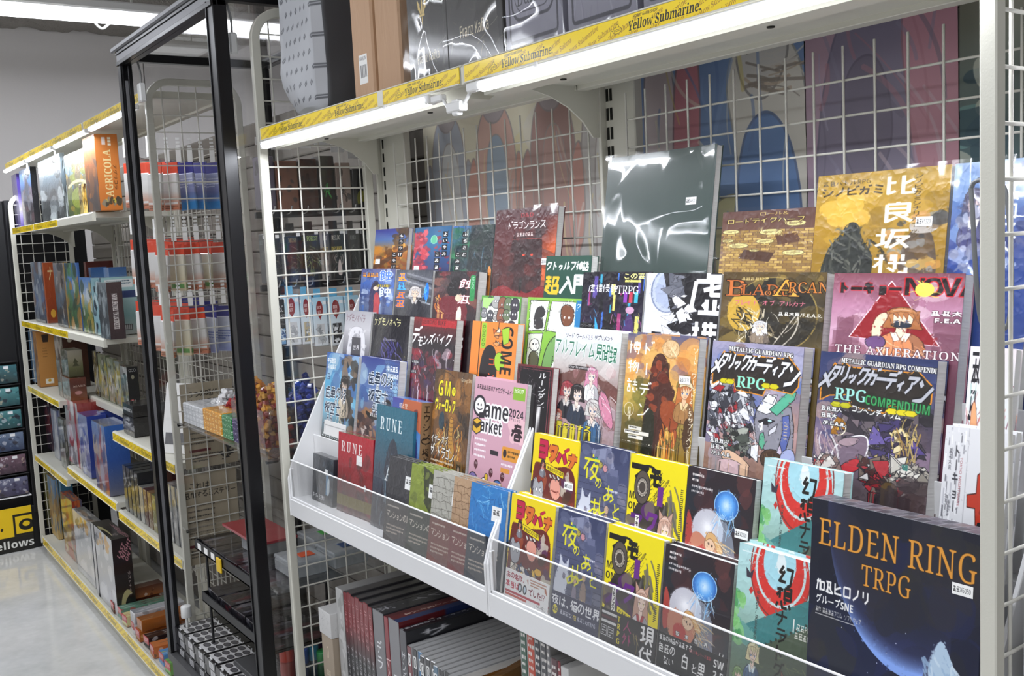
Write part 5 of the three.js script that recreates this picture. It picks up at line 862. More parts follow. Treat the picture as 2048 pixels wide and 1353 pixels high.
book('brown and gold paperback with copper fantasy lettering', [-.94,1.292,-1.068,.184,.251], (g, W) => {
  bgd(g, W, '#4a3a22', '#5c4a2a', '#2c2820', '#6d5a30'); oval(g, 38, 48, 30, 42, '#28251f', '#8a7640', 1); blobs(g, 3, ['#8a7234', '#6a5628', '#3a3222', '#a88c44', '#2c271c'], 30, 0, 0, W, 100, 9, 0.5); oval(g, 17, 46, 12, 22, '#c09a3c'); strokes(g, 7, ['#1a1814'], 16, 8, 40, 14, 20, 14, 1, 0.7, 0.5); strokes(g, 9, ['#e8dcc0', '#b8a88a', '#f0ead8', '#8a7a60'], 60, 14, 40, 24, 50, 9, 0.9, 1.4, 0.9); person(g, 30, 56, 24, { hair: '#d8d8da', skin: '#e8d0b8', top: '#8a7a68', long: 1 }); strokes(g, 4, ['#d8d0c0'], 3, 54, 44, 2, 6, 34, 0.9, 1.95, 0.02);
  const o = ['#23180e', 0.9], q = { font: 'serif', out: o }; T(g, 'B', 2, 6, 24, '#c06a34', q); T(g, 'LADE', 14, 12, 16, '#b8642f', { ...q, sx: 0.78 }); T(g, 'of', 31, 18, 9, '#c87a3a', q); T(g, 'A', 37, 5, 24, '#e0a03c', q); T(g, 'RCANA', 47, 9, 15, '#c87a34', { ...q, sx: 0.62 }); T(g, 'ブレイド・オブ・アルカナ', 10, 32, 6.2, '#c86a7c', { sx: 0.72, lw: 0.12 }); T(g, '鈴吹太郎/F.E.A.R.', 42, 44, 4.6, '#f2efe8', { lw: 0.14, sx: 0.8 }); T(g, '英雄伝承幻想', 14, 6, 3.6, '#d8c080', { sx: 0.9 });
}, { vis: 0.5, d: 0.022, kind: 'shrink', ppm: 1700 });
book('pink and crimson paperback with a masked youth before a red triangle', [-.745,1.292,-1.068,.183,.25], (g, W) => {
  bgv(g, W, '#7a4450', '#b07a94', '#c9a0b4', '#8a5a64'); blobs(g, 3, ['#c49ab0', '#9a6478', '#e0c4cc', '#7a4454', '#b48498'], 30, 0, 10, W, 90, 11, 0.5); for (const [x, y, w, h] of [[4, 46, 10, 54], [2, 60, 16, 44], [58, 40, 14, 60], [54, 58, 18, 46]]) rect(g, x, y, w, h, 'rgba(110,64,80,0.6)');
  shape(g, '#8c1f26', [34, 8, 62, 70, 12, 66], '#f0d8dc', 0.7); person(g, 41, 36, 46, { hair: '#a8683c', hair2: '#b87a48', skin: '#f4d8bc', top: '#d88a5c', trim: '#f0e0d0', ink: '#4a2a20' }); curve(g, [36, 50, 41, 48, 47, 50, 46, 54, 36, 54], '#2c3440', INK, 0.4); curve(g, [24, 66, 26, 44, 32, 38, 34, 44, 30, 54, 30, 68], '#f2d2b4', '#6a3a28', 0.5); curve(g, [20, 66, 32, 62, 34, 74, 24, 78], '#6a4a78', INK, 0.4); strokes(g, 6, ['#e8a878', '#c0683c', '#f0c8a0', '#8a4a34'], 50, 30, 68, 26, 32, 9, 0.8, 1, 0.7);
  const t = 'トーキョーNOVA'; let x = 3; for (const c of t) { T(g, c, x, c > 'z' ? 9 : 2, c > 'z' ? 13 : 22, '#231618', { lw: 0.24, out: ['#c0242c', 0.9], st: 'bold', sx: c > 'z' ? 0.6 : 0.72 }); x += c > 'z' ? 7.4 : 10; }
  oval(g, 52, 16, 5, 7, '#f0e25a'); strokes(g, 3, ['#f0e25a'], 22, 48, 10, 8, 12, 5, 0.7, 1, 3.1); T(g, '鈴吹太郎', 56, 36, 5.4, '#f6f2f2', { lw: 0.16, out: ['#4a2a34', 0.5] }); T(g, 'F.E.A.R.', 58, 43, 5.4, '#f6f2f2', { st: 'bold', out: ['#4a2a34', 0.5] }); T(g, 'THE AXLERATION', 4, 74, 10, '#f4f0ee', { font: 'serif', sx: 0.66, out: ['#4a2030', 0.6], ls: 0.8 });
}, { vis: 0.5, d: 0.022, kind: 'shrink', ppm: 1700 });
// ---- back row, right half ----
book('large plain dark green glossy book in loose shiny film', [-1.221,1.38,-1.11,.256,.359], (g, W) => { rect(g, -5, -5, W + 10, 110, '#34433f'); T(g, 'TRPG', 2.5, 1.5, 3, '#8a958c', { font: 'serif' }); }, { vis: 0.6, d: 0.014, kind: 'gloss', wrap: 0.005, price: [0.82, 0.24, '税込¥4620'], ppm: 1100 });
book('brown book of speech balloons and stone walls in crackled film', [-.983,1.38,-1.11,.172,.251], (g, W) => {
  bgv(g, W, '#5a3a34', '#6d4c3a', '#7a5a3c'); const r = rng(3); for (let y = 30; y < 100; y += 4) for (let x = (y % 8) - 4; x < W; x += 7) rect(g, x + 0.3, y + 0.3, 6.3, 3.4, ['#b0904c', '#9a7a3e', '#c4a45c', '#86683a'][Math.floor(r() * 4)]); shape(g, '#4a3024', [20, 60, 44, 66, 40, 80, 16, 74]); shape(g, '#5a3a2a', [44, 40, 60, 36, 62, 50, 46, 54]); for (const [x, y, w] of [[8, 32, 7], [40, 34, 9], [36, 48, 7], [15, 54, 8], [28, 62, 4], [58, 66, 8], [58, 22, 8], [6, 46, 5]]) { oval(g, x, y, w, w * 0.5, '#ddd08c', '#4a3a20', 0.5); fine(g, x - w * 0.6, y - 1.2, w * 1.2, 2, 1.6, '#4a3a20', x); } T(g, 'ロール&', 30, 3, 6, '#c0a860'); T(g, 'ロードテイクハーフ', 4, 12, 8, '#d8c070', { lw: 0.13, sx: 0.85, out: ['#2a1a10', 0.7] });
}, { vis: 0.38, d: 0.014, kind: 'shrink', wrap: 0.006, price: [0.82, 0.42, '税込¥2200'], ppm: 1500 });
book('large gold book with white vertical title in heavily creased film', [-.798,1.38,-1.11,.198,.293], (g, W) => {
  bgv(g, W, '#b08c2c', '#b8902c', '#a07a24', '#8a6a20'); blobs(g, 2, ['#c49a30', '#8a6a1c', '#d8b04a', '#a88430'], 34, 0, 0, W, 100, 10, 0.5); for (const [x, y] of [[10, 32], [20, 30], [15, 41], [24, 41], [20, 24]]) oval(g, x, y, 8, 8, 'rgba(226,180,70,0.8)'); curve(g, [4, 104, 8, 70, 16, 56, 20, 44, 26, 46, 28, 60, 36, 76, 34, 104], '#2c2f2c'); strokes(g, 4, ['#1e2020', '#4a4c44', '#6a6a60'], 40, 8, 50, 26, 50, 14, 1.4, 1.3, 0.6); curve(g, [48, 104, 50, 64, 58, 48, 66, 56, 70, 104], '#5a4a3c'); curve(g, [52, 50, 58, 40, 68, 44, 68, 56, 56, 58], '#b8b0a8'); blobs(g, 9, ['#6a5030', '#d0a85a', '#8a8a88', '#3a3a3c', '#c8904a'], 30, 44, 40, 26, 58, 5, 0.75);
  T(g, '忍術バトルRPG', 3, 6, 5, '#4a3a14', { sx: 0.8 }); T(g, 'シノビガミ', 3, 12, 9, '#3a2c10', { lw: 0.14, sx: 0.8 }); T(g, '比', 36, 5, 20, '#f2efe6', { lw: 0.11 }); T(g, '良', 36, 28, 20, '#f2efe6', { lw: 0.11 }); T(g, '坂', 35, 51, 20, '#f2efe6', { lw: 0.11 }); T(g, '機', 35, 74, 20, '#f2efe6', { lw: 0.1 }); T(g, 'シノビガミシナリオブック', 54, 5, 4.6, '#4a3a1a', { v: 1 });
}, { vis: 0.5, d: 0.014, kind: 'shrink', wrap: 0.006, price: [0.84, 0.235, '税込¥1320'], ppm: 1400 });
book('blue book in creased film partly behind the right post', [-.644,1.38,-1.11,.102,.293], (g, W) => { bgv(g, W, '#7a9ac8', '#5a7ab4', '#3a4a8a', '#20408a'); blobs(g, 3, ['#8aa8d4', '#4a5a94', '#6a6a8c', '#c8d0e4', '#2a3464'], 40, 0, 6, W, 90, 9, 0.6); person(g, 20, 24, 46, { hair: '#5a5874', skin: '#d8c0c0', top: '#4a4a78', long: 1 }); T(g, '東方ロスト', 44, 4, 15, '#eef2f8', { v: 1, lw: 0.13 }); blobs(g, 7, ['#30406c', '#8a8ca4', '#c0c4d8'], 24, 4, 40, 40, 50, 6, 0.7); }, { vis: 0.5, d: 0.014, kind: 'shrink', wrap: 0.005, ppm: 1100 });
{ // grey wire book stand behind the post
  const t = thing('wire_book_stand', 'bent grey wire stand holding the blue book by the right post', 'book stand', [0, 0, 0]);
  part('wire_loop', tube([[-.596,1.636,-1.02],[-.591,1.643,-1.02],[-.565,1.639,-1.02],[-.559,1.632,-1.02],[-.555,1.493,-1.02],[-.561,1.486,-1.02],[-.578,1.485,-1.02],[-.584,1.492,-1.02],[-.596,1.636,-1.02]], 0.0026, 60), M.wireDark, t);
}

// ---- left half: row above the front shelf ----
const gear = (alt) => (g, W) => {
  bgv(g, W, alt ? '#3f4a8c' : '#2a5aa8', alt ? '#6a86b8' : '#5ab0d8', alt ? '#7a6a70' : '#86c4e0', '#4a4440'); blobs(g, alt ? 4 : 2, ['#d8ecf4', '#8ac4e4', '#5a7aa8', '#b8d4e0', '#3a5a9a'], 30, 0, 0, W, 70, 11, 0.55);
  if (alt) { for (let y = 0; y < 50; y += 4) for (let x = 46; x < W; x += 4) curve(g, [x, y, x + 2, y + 3, x + 4, y], null, '#34406a', 0.5, false); blobs(g, 5, ['#5a4440', '#8a6a5c', '#a87a58', '#3a3034'], 44, 0, 56, W, 46, 8, 0.8); oval(g, W * 0.78, 50, 8, 9, '#2c2424'); plates(g, 3, ['#6a4a40', '#a8806a', '#4a3a3c', '#c8b8b0'], 26, 6, 60, W - 12, 36, 7, INK, 0.3); } else { blobs(g, 6, ['#5a4a40', '#3a3430', '#8a7460', '#2a2824'], 46, W * 0.55, 6, W * 0.45, 92, 8, 0.85); person(g, W * 0.62, 26, 44, { hair: '#2a2420', skin: '#e8d0bc', top: '#e4d4b8', trim: '#fff' }); strokes(g, 3, ['#e8dcc8', '#222', '#c8b090'], 26, W * 0.45, 38, W * 0.3, 50, 20, 1.2, 1.5, 0.3); }
  const q = { lw: 0.11, sx: 0.8, out: ['#f4f8fa', 0.9] }, y = alt ? 14 : 38; T(g, '歯車の塔', alt ? 16 : 3, y, 15, '#22344c', q); T(g, 'の', alt ? 32 : 26, y + 14, 7, '#22344c', q); T(g, '探空士', alt ? 18 : 3, y + 18, 15, '#22344c', { ...q, sx: 0.85 }); T(g, '工房', alt ? 28 : 10, y + 33, 9, '#22344c', q); curve(g, [alt ? 16 : 4, y + 42, W * 0.4, y + 47, W * 0.62, y + 44, W * 0.62, y + 49, W * 0.4, y + 52, alt ? 16 : 4, y + 47], '#33302e'); T(g, '冒険企画局', alt ? 24 : 10, y + 44, 4, '#eee', { sx: 0.9 }); T(g, '中西詠介', alt ? W - 22 : 2, 6, 6.4, '#f6f8fa', { lw: 0.15, sx: 0.8 }); T(g, '冒険企画局', alt ? W - 20 : 3, 14, 5, '#f6f8fa', { lw: 0.13, sx: 0.8 }); if (!alt) T(g, '上', 4, 24, 8, '#2a4a7a', { lw: 0.1 }); T(g, 'ようこそ空の世界へ', 2, 92, 6, '#f0f4f4', { lw: 0.13, sx: 0.9, out: ['#2a3a3a', 0.6] });
};
book('blue paperback with white-robed figure and dark tower title, far left of its row', [-2.178,1.139,-.992,.172,.21], gear(false), { d: 0.012, ppm: 1500 });
book('indigo paperback with dark tower title and brown machines, second in its row', [-1.987,1.139,-.992,.18,.214], gear(true), { d: 0.02, ppm: 1500, n: 0 });
book('small thick paperback of a cheering youth with a tan spine on its right', [-1.823,1.127,-.978,.122,.153], (g, W) => {
  bgv(g, W, '#4a4a9c', '#4a7ac0', '#6a9ad0', '#4a4478'); shape(g, '#c0643c', [30, -4, W + 4, -4, W + 4, 44, 20, 22]); curve(g, [W * 0.72, 14, W * 0.9, 8, W * 0.9, 28, W * 0.74, 32], '#7a2c24'); person(g, W * 0.52, 42, 50, { hair: '#4a2e22', skin: '#f4d4bc', top: '#8a3a34', trim: '#f4f0ea' }); curve(g, [W * 0.74, 60, W * 0.86, 46, W * 0.94, 62, W * 0.9, 86, W * 0.74, 84], '#3a3a7a', INK, 0.4); blobs(g, 3, ['#3a8ad0', '#e8f4f8', '#5a5ab0', '#d8a090'], 24, 0, 40, W * 0.4, 60, 6, 0.7); T(g, 'エウシン・', 2, 30, 12, '#f6fafa', { lw: 0.15, sx: 0.7, out: ['#2a3a7a', 0.8] }); T(g, 'ヘイズ', 6, 46, 13, '#f6fafa', { lw: 0.15, sx: 0.7, out: ['#2a3a7a', 0.8] }); T(g, '塔と空', W * 0.24, 6, 7, '#f0e0d0', { lw: 0.13 }); T(g, '山中詠未', 4, 86, 8, '#f4f4f4', { lw: 0.15, out: ['#2a3a6a', 0.7] });
}, { box: 1, name: 'book', cat: 'book', d: 0.03, ppm: 1500, tilt: 7 * D2R, side: (g, W) => { rect(g, -5, -5, W + 10, 110, '#9a7a58'); T(g, 'エウシン・ヘイズ', W * 0.2, 4, W * 0.6, '#3a2c22', { v: 1, lw: 0.12 }); oval(g, W / 2, 52, W * 0.36, 4, null, '#2c2420', 1.4); T(g, '塔と空の旅', W * 0.22, 62, W * 0.55, '#3a2c22', { v: 1 }); } });
book('brown dragon picture magazine with yellow comic lettering', [-1.676,1.139,-.992,.138,.211], (g, W) => {
  bgd(g, W, '#4a3420', '#6d4a28', '#5a3c20', '#8a5a2a'); blobs(g, 2, ['#7a5028', '#a06a30', '#3a2818', '#5a4430', '#c08038', '#28201a'], 60, 0, 0, W, 100, 9, 0.6); strokes(g, 5, ['#e0902c', '#f4c050', '#b8641c', '#f8e090'], 60, 20, 48, 40, 40, 14, 1.1, 2, 0.7); strokes(g, 9, ['#2c1e14', '#8a6434', '#5a3a1c'], 60, 0, 0, W, 100, 18, 1.4, 1, 1.2, 0.6); curve(g, [14, 42, 22, 38, 26, 48, 22, 58, 14, 54], '#1f3c4a'); curve(g, [36, 40, 44, 46, 42, 62, 50, 74, 44, 90, 36, 74, 34, 56], '#c08a34', '#5a3414', 0.6); for (let i = 0; i < 8; i++) curve(g, [35, 44 + i * 4, 39, 46 + i * 4, 43, 44 + i * 4], null, '#5a3414', 0.5, false); rect(g, 52, 82, 14, 18, '#7a5a34'); rect(g, 55, 85, 8, 13, '#34302c'); oval(g, 59, 90, 2, 3, '#b89a80');
  const q = { lw: 0.22, out: ['#3a2c0c', 0.8], st: 'bold' }; T(g, 'G', 8, 8, 19, '#f2e118', { ...q, sx: 0.75 }); T(g, 'M', 21, 8, 18, '#f2e118', { ...q, sx: 0.7 }); oval(g, 39, 19, 4, 4.6, '#f2e118', '#3a2c0c', 0.8); T(g, '17', 36.4, 16.4, 4, '#3a2c0c', { st: 'bold' }); T(g, 'ウォーロック', 4, 27, 13, '#f2e118', { ...q, sx: 0.52, lw: 0.2 }); T(g, 'Group SNE', W - 20, 5, 4, '#d8c8a8'); T(g, 'イヤー・オブ・', 2, 62, 9, '#f4f0e8', { lw: 0.12, sx: 0.66, out: ['#2a1c10', 0.6] }); T(g, 'ザ・ドラゴン', 2, 71, 12, '#f4f0e8', { lw: 0.12, sx: 0.7, out: ['#2a1c10', 0.6], sy: 0.05 }); fine(g, 4, 86, W * 0.6, 2, 4, '#e8d8c0', 6);
}, { name: 'magazine', cat: 'magazine', d: 0.01, kind: 'shrink', ppm: 1900 });
book('pink catalogue with bold black lettering and 2024 on its cover', [-1.511,1.139,-.992,.169,.208], (g, W) => {
  rect(g, -5, -5, W + 10, 110, '#d4a4b4'); T(g, '国内最大規模のアナログゲームイベント', 3, 6, 4.6, '#33242c', { lw: 0.14, sx: 0.72, sy: 0.03 }); rect(g, W - 18, 4, 16, 11, '#8ab83a'); T(g, 'カタログ', W - 16.6, 5, 4.2, '#f6faf0', { lw: 0.15, sx: 0.75 });
  const b = { st: 'bold', sx: 0.8, out: ['#fbf7f8', 1.8] }; T(g, 'ame', 16, 18, 19, '#26222a', b); oval(g, 9, 26, 8, 8.6, '#fbf7f8', '#26222a', 2.4); oval(g, 6.6, 25, 0.9, 1.2, '#26222a'); oval(g, 11, 25, 0.9, 1.2, '#26222a'); curve(g, [5, 28, 9, 31, 13, 28], null, '#26222a', 0.9, false); shape(g, '#26222a', [9, 32, 17, 31, 17, 36, 9, 37]); T(g, 'arket', 12, 35, 15, '#26222a', { ...b, sx: 0.72 }); shape(g, '#e2b234', [1, 40, 7, 37, 13, 39, 13, 49, 7, 52, 1, 49], '#26222a', 1); shape(g, '#3a2c18', [1, 40, 7, 43, 13, 39, 13, 43, 7, 47, 1, 44]);
  oval(g, W - 9, 40, 10, 12, '#ecc0c8'); for (let i = 0; i < 5; i++) { const a = i * 1.257; oval(g, W - 9 + 9 * Math.sin(a), 40 - 10 * Math.cos(a), 4.4, 4.8, '#ecc0c8'); } T(g, '2024', W - 22, 22, 9, '#2a242c', { st: 'bold', sx: 0.92, sy: 0.04 }); T(g, 'SPRING', W - 21, 31, 2.8, '#4a3a44', { ls: 1 }); T(g, '春', W - 17, 35, 16, '#33202a', { lw: 0.14 });
  rect(g, 3, 54, 0.9, 18, '#7a4a5c'); for (let i = 0; i < 4; i++) fine(g, 6, 55 + i * 5, 26, 1, 4, '#fbf2f5', 9 + i); rect(g, 29, 63, 11, 4, '#2a242c'); g.fillStyle = '#e49a3a'; g.beginPath(); g.roundRect(W - 27, 57, 25, 12, 2); g.fill(); oval(g, W - 23, 63, 2.4, 3.6, '#26222a'); fine(g, W - 19, 60, 15, 2, 4, '#6a4a1c', 5); fine(g, W - 27, 72, 25, 1, 4, '#fbf2f5', 3); rect(g, W - 27, 76, 12, 4, '#e49a3a'); for (const [x, y] of [[10, 79], [32, 83], [48, 84]]) { oval(g, x, y, 2.8, 4, '#5a2a34'); shape(g, '#5a2a34', [x - 1, y + 3, x + 1, y + 3, x, y + 6]); T(g, 'コロ', x - 2, y - 2, 2.2, '#f8f0f0'); } for (const [x, y, c] of [[7, 95, '#8a7ab0'], [24, 97, '#f4f4f4'], [42, 96, '#4a7ac0']]) { oval(g, x, y, 7, 8, c, '#2a2a30', 0.8); oval(g, x - 2, y - 4, 0.7, 1, '#222'); } oval(g, 26, 88, 2.4, 3, '#e8c03a', '#2a2a30', 0.6);
}, { name: 'catalogue', cat: 'catalogue', d: 0.014, calm: 1, ppm: 1900, n: 1, dx: 0.014, behind: 'copy hidden behind the pink catalogue with bold lettering' });
// ---- left half: third row ----
const beast = (light) => (g, W) => {
  if (light) bgv(g, W, '#a8a6ac', '#c8c6ca', '#8a888e', '#55535a'); else bgv(g, W, '#1d1b22', '#26242c', '#1a181f'); T(g, 'ケダモノオペラ', W * 0.06, 6, 15, light ? '#7a5a64' : '#e6e0a0', { lw: 0.1, sx: 0.5, sk: -0.12 });
  if (light) { curve(g, [14, 40, 24, 28, W - 24, 28, W - 12, 42, W - 10, 104, W - 22, 104, W - 22, 46, W / 2, 40, 24, 46, 22, 104, 10, 104], '#e4e2e6', '#8a8890', 0.5); blobs(g, 3, ['#f2f0f2', '#b8b6bc', '#8e8c94'], 40, 10, 30, W - 20, 70, 4, 0.5); rect(g, 24, 48, W - 48, 60, '#4a484f'); T(g, '世界', W * 0.38, 62, 9, '#e8e6e8'); } else { strokes(g, 4, ['#3a3470', '#4a4490', '#2a2648', '#6a64a8'], 50, W * 0.25, 40, W * 0.5, 26, 20, 1.4, 1.4, 0.7); T(g, 'KEDAMONO', W * 0.32, 42, 4, '#b8b4c0', { font: 'serif' }); strokes(g, 8, ['#4a4a52', '#2c2c34'], 26, 0, 10, W, 90, 50, 0.6, 0.9, 0.3, 0.5); strokes(g, 12, ['#c8c070'], 16, W - 8, 66, 5, 30, 6, 0.6, 1.5, 1); }
};
book('pale grey paperback with a curtain arch drawing, far left of the third row', [-2.165,1.21,-1.03,.139,.24], beast(true), { vis: .55, d: 0.012, ppm: 1400 });
book('black paperback with pale yellow jagged title, second in the third row', [-2.001,1.21,-1.03,.173,.237], beast(false), { vis: .55, d: 0.016, ppm: 1500, kind: 'shrink', n: 0 });
book('black and red paperback with white slashed title and price label', [-1.808,1.21,-1.03,.174,.237], (g, W) => {
  bgv(g, W, '#7a1a20', '#241c22', '#3a2430', '#5a2a34'); rect(g, 14, 2, W, 9, '#b02028'); blobs(g, 3, ['#a02838', '#4a3060', '#2a2028', '#c8b0b8', '#7a2430', '#3a2c50'], 46, 0, 40, W, 60, 7, 0.65); strokes(g, 5, ['#e8e0e4', '#c03040', '#5a3a70', '#2a1c24'], 70, 0, 40, W, 60, 14, 0.8, 1.4, 0.6); T(g, 'DEMONS BIKE', 14, 2, 7, '#5a1018', { st: 'bold', sx: 0.8 }); for (const [i, c] of [...'デモンズバイク'].entries()) T(g, c, 1 + i * 9.4, [12, 24, 22, 20, 20, 20, 18][i], [24, 15, 14, 15, 13, 14, 17][i], '#f6f4f4', { lw: 0.13, sx: 0.64, sk: -0.2 }); rect(g, 1, 56, 14, 4.4, '#141218'); T(g, '斉藤高吉', 2, 56.4, 3.6, '#eee', { sx: 0.8 }); rect(g, 1, 69, 10, 4.4, '#141218'); T(g, '田中天', 2, 69.4, 3.6, '#eee', { sx: 0.8 });
}, { vis: 0.7, d: 0.018, kind: 'shrink', ppm: 1600, price: [0.84, 0.5, ' '] });
book('orange and black paperback with lime details and barcode label', [-1.585,1.21,-1.03,.154,.238], (g, W) => {
  rect(g, -5, -5, W + 10, 110, '#ee8a3c'); T(g, 'LIMIT', 2, 2, 17, '#221e1c', { st: 'bold', rot: 1.57, sx: 1.2 }); g.save(); g.restore(); rect(g, 13.6, -5, 1.2, 110, '#221e1c'); rect(g, 16, 2, 8, 40, '#9ac43a'); for (let i = 0; i < 5; i++) curve(g, [18, 6 + i * 7, 22, 6 + i * 7, 22, 10 + i * 7, 18, 10 + i * 7], null, '#4a6a1c', 0.8, true); curve(g, [16, 104, 18, 54, 26, 36, 38, 36, 44, 54, 46, 104], '#2a2628'); T(g, 'コ', 30, 56, 12, '#d8542c', { lw: 0.13 }); T(g, 'ン', 30, 78, 12, '#d8542c', { lw: 0.13 }); curve(g, [40, 50, 48, 44, 56, 54, 56, 70, 46, 76, 40, 66], '#a4cc3a', INK, 0.5); plates(g, 5, ['#f0a060', '#c8642c', '#ece0c8'], 12, 38, 12, 10, 22, 5, INK, 0.5); rect(g, 42.6, -5, 0.8, 16, INK); T(g, 'COME', W - 3, 4, 22, '#221e1c', { st: 'bold', rot: 1.57, sx: 1.12 }); shape(g, '#a4cc3a', [48, 10, 60, 6, 60, 30, 52, 34], INK, 0.4);
}, { vis: 0.52, d: 0.016, calm: 1, ppm: 1600, price: [0.72, 0.5, '', true] });
book('black paperback with thin red border and white title behind the pink catalogue', [-1.422,1.19,-1.01,.107,.189], (g, W) => { rect(g, -5, -5, W + 10, 110, '#6a2a30'); rect(g, 3, 5, W - 6, 100, '#19161a'); g.strokeStyle = '#b8606a'; g.lineWidth = 0.8; g.strokeRect(6, 9, W - 12, 100); T(g, 'ルーンダンジョン', W * 0.62, 14, 15, '#f4f2f0', { v: 1, lw: 0.12, sp: 1.05 }); strokes(g, 3, ['#8a8084', '#4a4248'], 20, 8, 20, W * 0.5, 60, 10, 0.8, 1, 1); }, { vis: 0.4, d: 0.014, ppm: 1400 });
// ---- left half: fourth row ----
book('blue and red paperback with a swordswoman and white brush character', [-2.129,1.292,-1.068,.171,.257], (g, W) => { bgv(g, W, '#5a5a84', '#4a6ab0', '#3a4a7c', '#5a6a8c'); blobs(g, 4, ['#3a6ac0', '#8aa4d0', '#2c3a70', '#6a7aa0', '#c8d4e4'], 44, 0, 0, W, 100, 8, 0.6); curve(g, [20, 104, 22, 50, 28, 30, 38, 28, 42, 50, 46, 104], '#2a2450'); curve(g, [30, 60, 40, 56, 46, 80, 42, 104, 32, 104], '#b83a44', INK, 0.5); oval(g, 34, 46, 6, 8, '#f0d4c0', INK, 0.4); curve(g, [26, 50, 28, 34, 38, 32, 42, 44, 34, 40], '#1e1a34'); T(g, '御伽話譚', 3, 10, 11, '#f0b050', { lw: 0.12, sx: 0.8, out: ['#7a3020', 0.9] }); T(g, '蝕', W * 0.56, 4, 26, '#4a7ae0', { lw: 0.12, out: ['#e8f0fa', 1.4] }); T(g, '~AYASHI~', W * 0.46, 38, 7, '#f0d848', { font: 'serif', st: 'bold', out: ['#2a2010', 0.7], sx: 0.85 }); T(g, '蝕', W * 0.56, 44, 26, '#dfe8f8', { lw: 0.12 }); }, { vis: 0.38, d: 0.014, kind: 'shrink', ppm: 1500 });
book('grey paperback with a white-haired man and blue flame beside fiery title', [-1.955,1.292,-1.068,.163,.254], (g, W) => { bgv(g, W, '#4a4c54', '#6a6c74', '#4a4a50', '#34343a'); for (let i = 0; i < 7; i++) shape(g, ['#7a7c84', '#3c3e46', '#92949a', '#55575e'][i % 4], [W * 0.3, 6 + i * 9, W, 22 + i * 9, W, 26 + i * 9, W * 0.3, 10 + i * 9]); person(g, W * 0.56, 40, 56, { hair: '#cfcac8', skin: '#e8ccb4', top: '#3a3a40', trim: '#c8c4c0' }); curve(g, [W * 0.82, 40, W * 0.88, 24, W * 0.94, 44, W * 0.92, 70, W * 0.8, 66], '#2a7ae0'); strokes(g, 3, ['#6ac0f8', '#2a5ad0'], 12, W * 0.8, 30, 6, 36, 12, 1, 1.6, 0.3); T(g, '天', 2, 6, 22, '#f0a030', { lw: 0.13, out: ['#2a5ad0', 1.4] }); T(g, '下', 3, 28, 20, '#48b0f0', { lw: 0.12, out: ['#1a3a90', 1] }); T(g, '繚乱', 3, 50, 19, '#f07a28', { lw: 0.13, out: ['#2a5ac0', 1.3], v: 1 }); }, { vis: 0.38, d: 0.014, kind: 'shrink', ppm: 1500 });
book('dark red paperback with black-haired figure and red brush title', [-1.778,1.292,-1.068,.172,.251], (g, W) => { bgv(g, W, '#2c282c', '#332a2e', '#4a2428', '#2a1c20'); blobs(g, 5, ['#4a3a3c', '#6a4a4c', '#2a2226', '#6a242c', '#8a5a4c'], 44, 0, 0, W, 100, 9, 0.65); curve(g, [20, 40, 34, 10, 50, 18, 56, 40, 50, 60, 30, 60], '#1c181c'); curve(g, [4, 104, 8, 60, 30, 52, 54, 62, 62, 104], '#6a1e28'); oval(g, 44, 58, 7, 9, '#e8ccb0', INK, 0.4); curve(g, [44, 76, 48, 76, 50, 104, 38, 104], '#e8e0cc'); strokes(g, 4, ['#e8842c', '#f0c06a'], 14, 3, 50, 10, 40, 16, 1.4, 1.3, 0.5); T(g, '蝕', W * 0.62, 16, 22, '#f2e8e8', { lw: 0.1, sk: -0.2, out: ['#a02030', 0.6] }); T(g, '冥', W * 0.62, 50, 22, '#f2e8e8', { lw: 0.1, sk: -0.2, out: ['#a02030', 0.6] }); g.fillStyle = '#2c8a4c'; g.beginPath(); g.roundRect(W - 12, 8, 8, 56, 4); g.fill(); T(g, 'アマデウス', W - 10.4, 12, 5, '#eaf4ea', { v: 1 }); }, { vis: 0.38, d: 0.022, kind: 'shrink', ppm: 1500 });
book('green-edged paperback crowded with small grey cartoon creatures', [-1.606,1.292,-1.068,.137,.203], (g, W) => { rect(g, -5, -5, W + 10, 110, '#5a9a44'); rect(g, 3, 3, W - 6, 96, '#e8eee0'); const r = rng(5); for (let i = 0; i < 34; i++) { const x = 6 + (i % 6) * (W - 10) / 6 + r() * 4, y = 8 + Math.floor(i / 6) * 17 + r() * 5, s = 6 + r() * 4; curve(g, [x - s, y + s, x - s * 0.8, y - s, x, y - s * 1.3, x + s * 0.8, y - s * 0.9, x + s, y + s], ['#8a8a8e', '#55565c', '#a8a8a4', '#8c5a48', '#6a7a5c', '#45424a'][i % 6], INK, 0.7); oval(g, x - 2, y - 1, 1.5, 1.8, '#f4f4f0', INK, 0.4); oval(g, x + 2.4, y - 1, 1.5, 1.8, '#f4f4f0', INK, 0.4); } shape(g, '#a8d880', [3, 3, 24, 3, 12, 18, 3, 16]); }, { vis: 0.7, d: 0.018, ppm: 1600 });
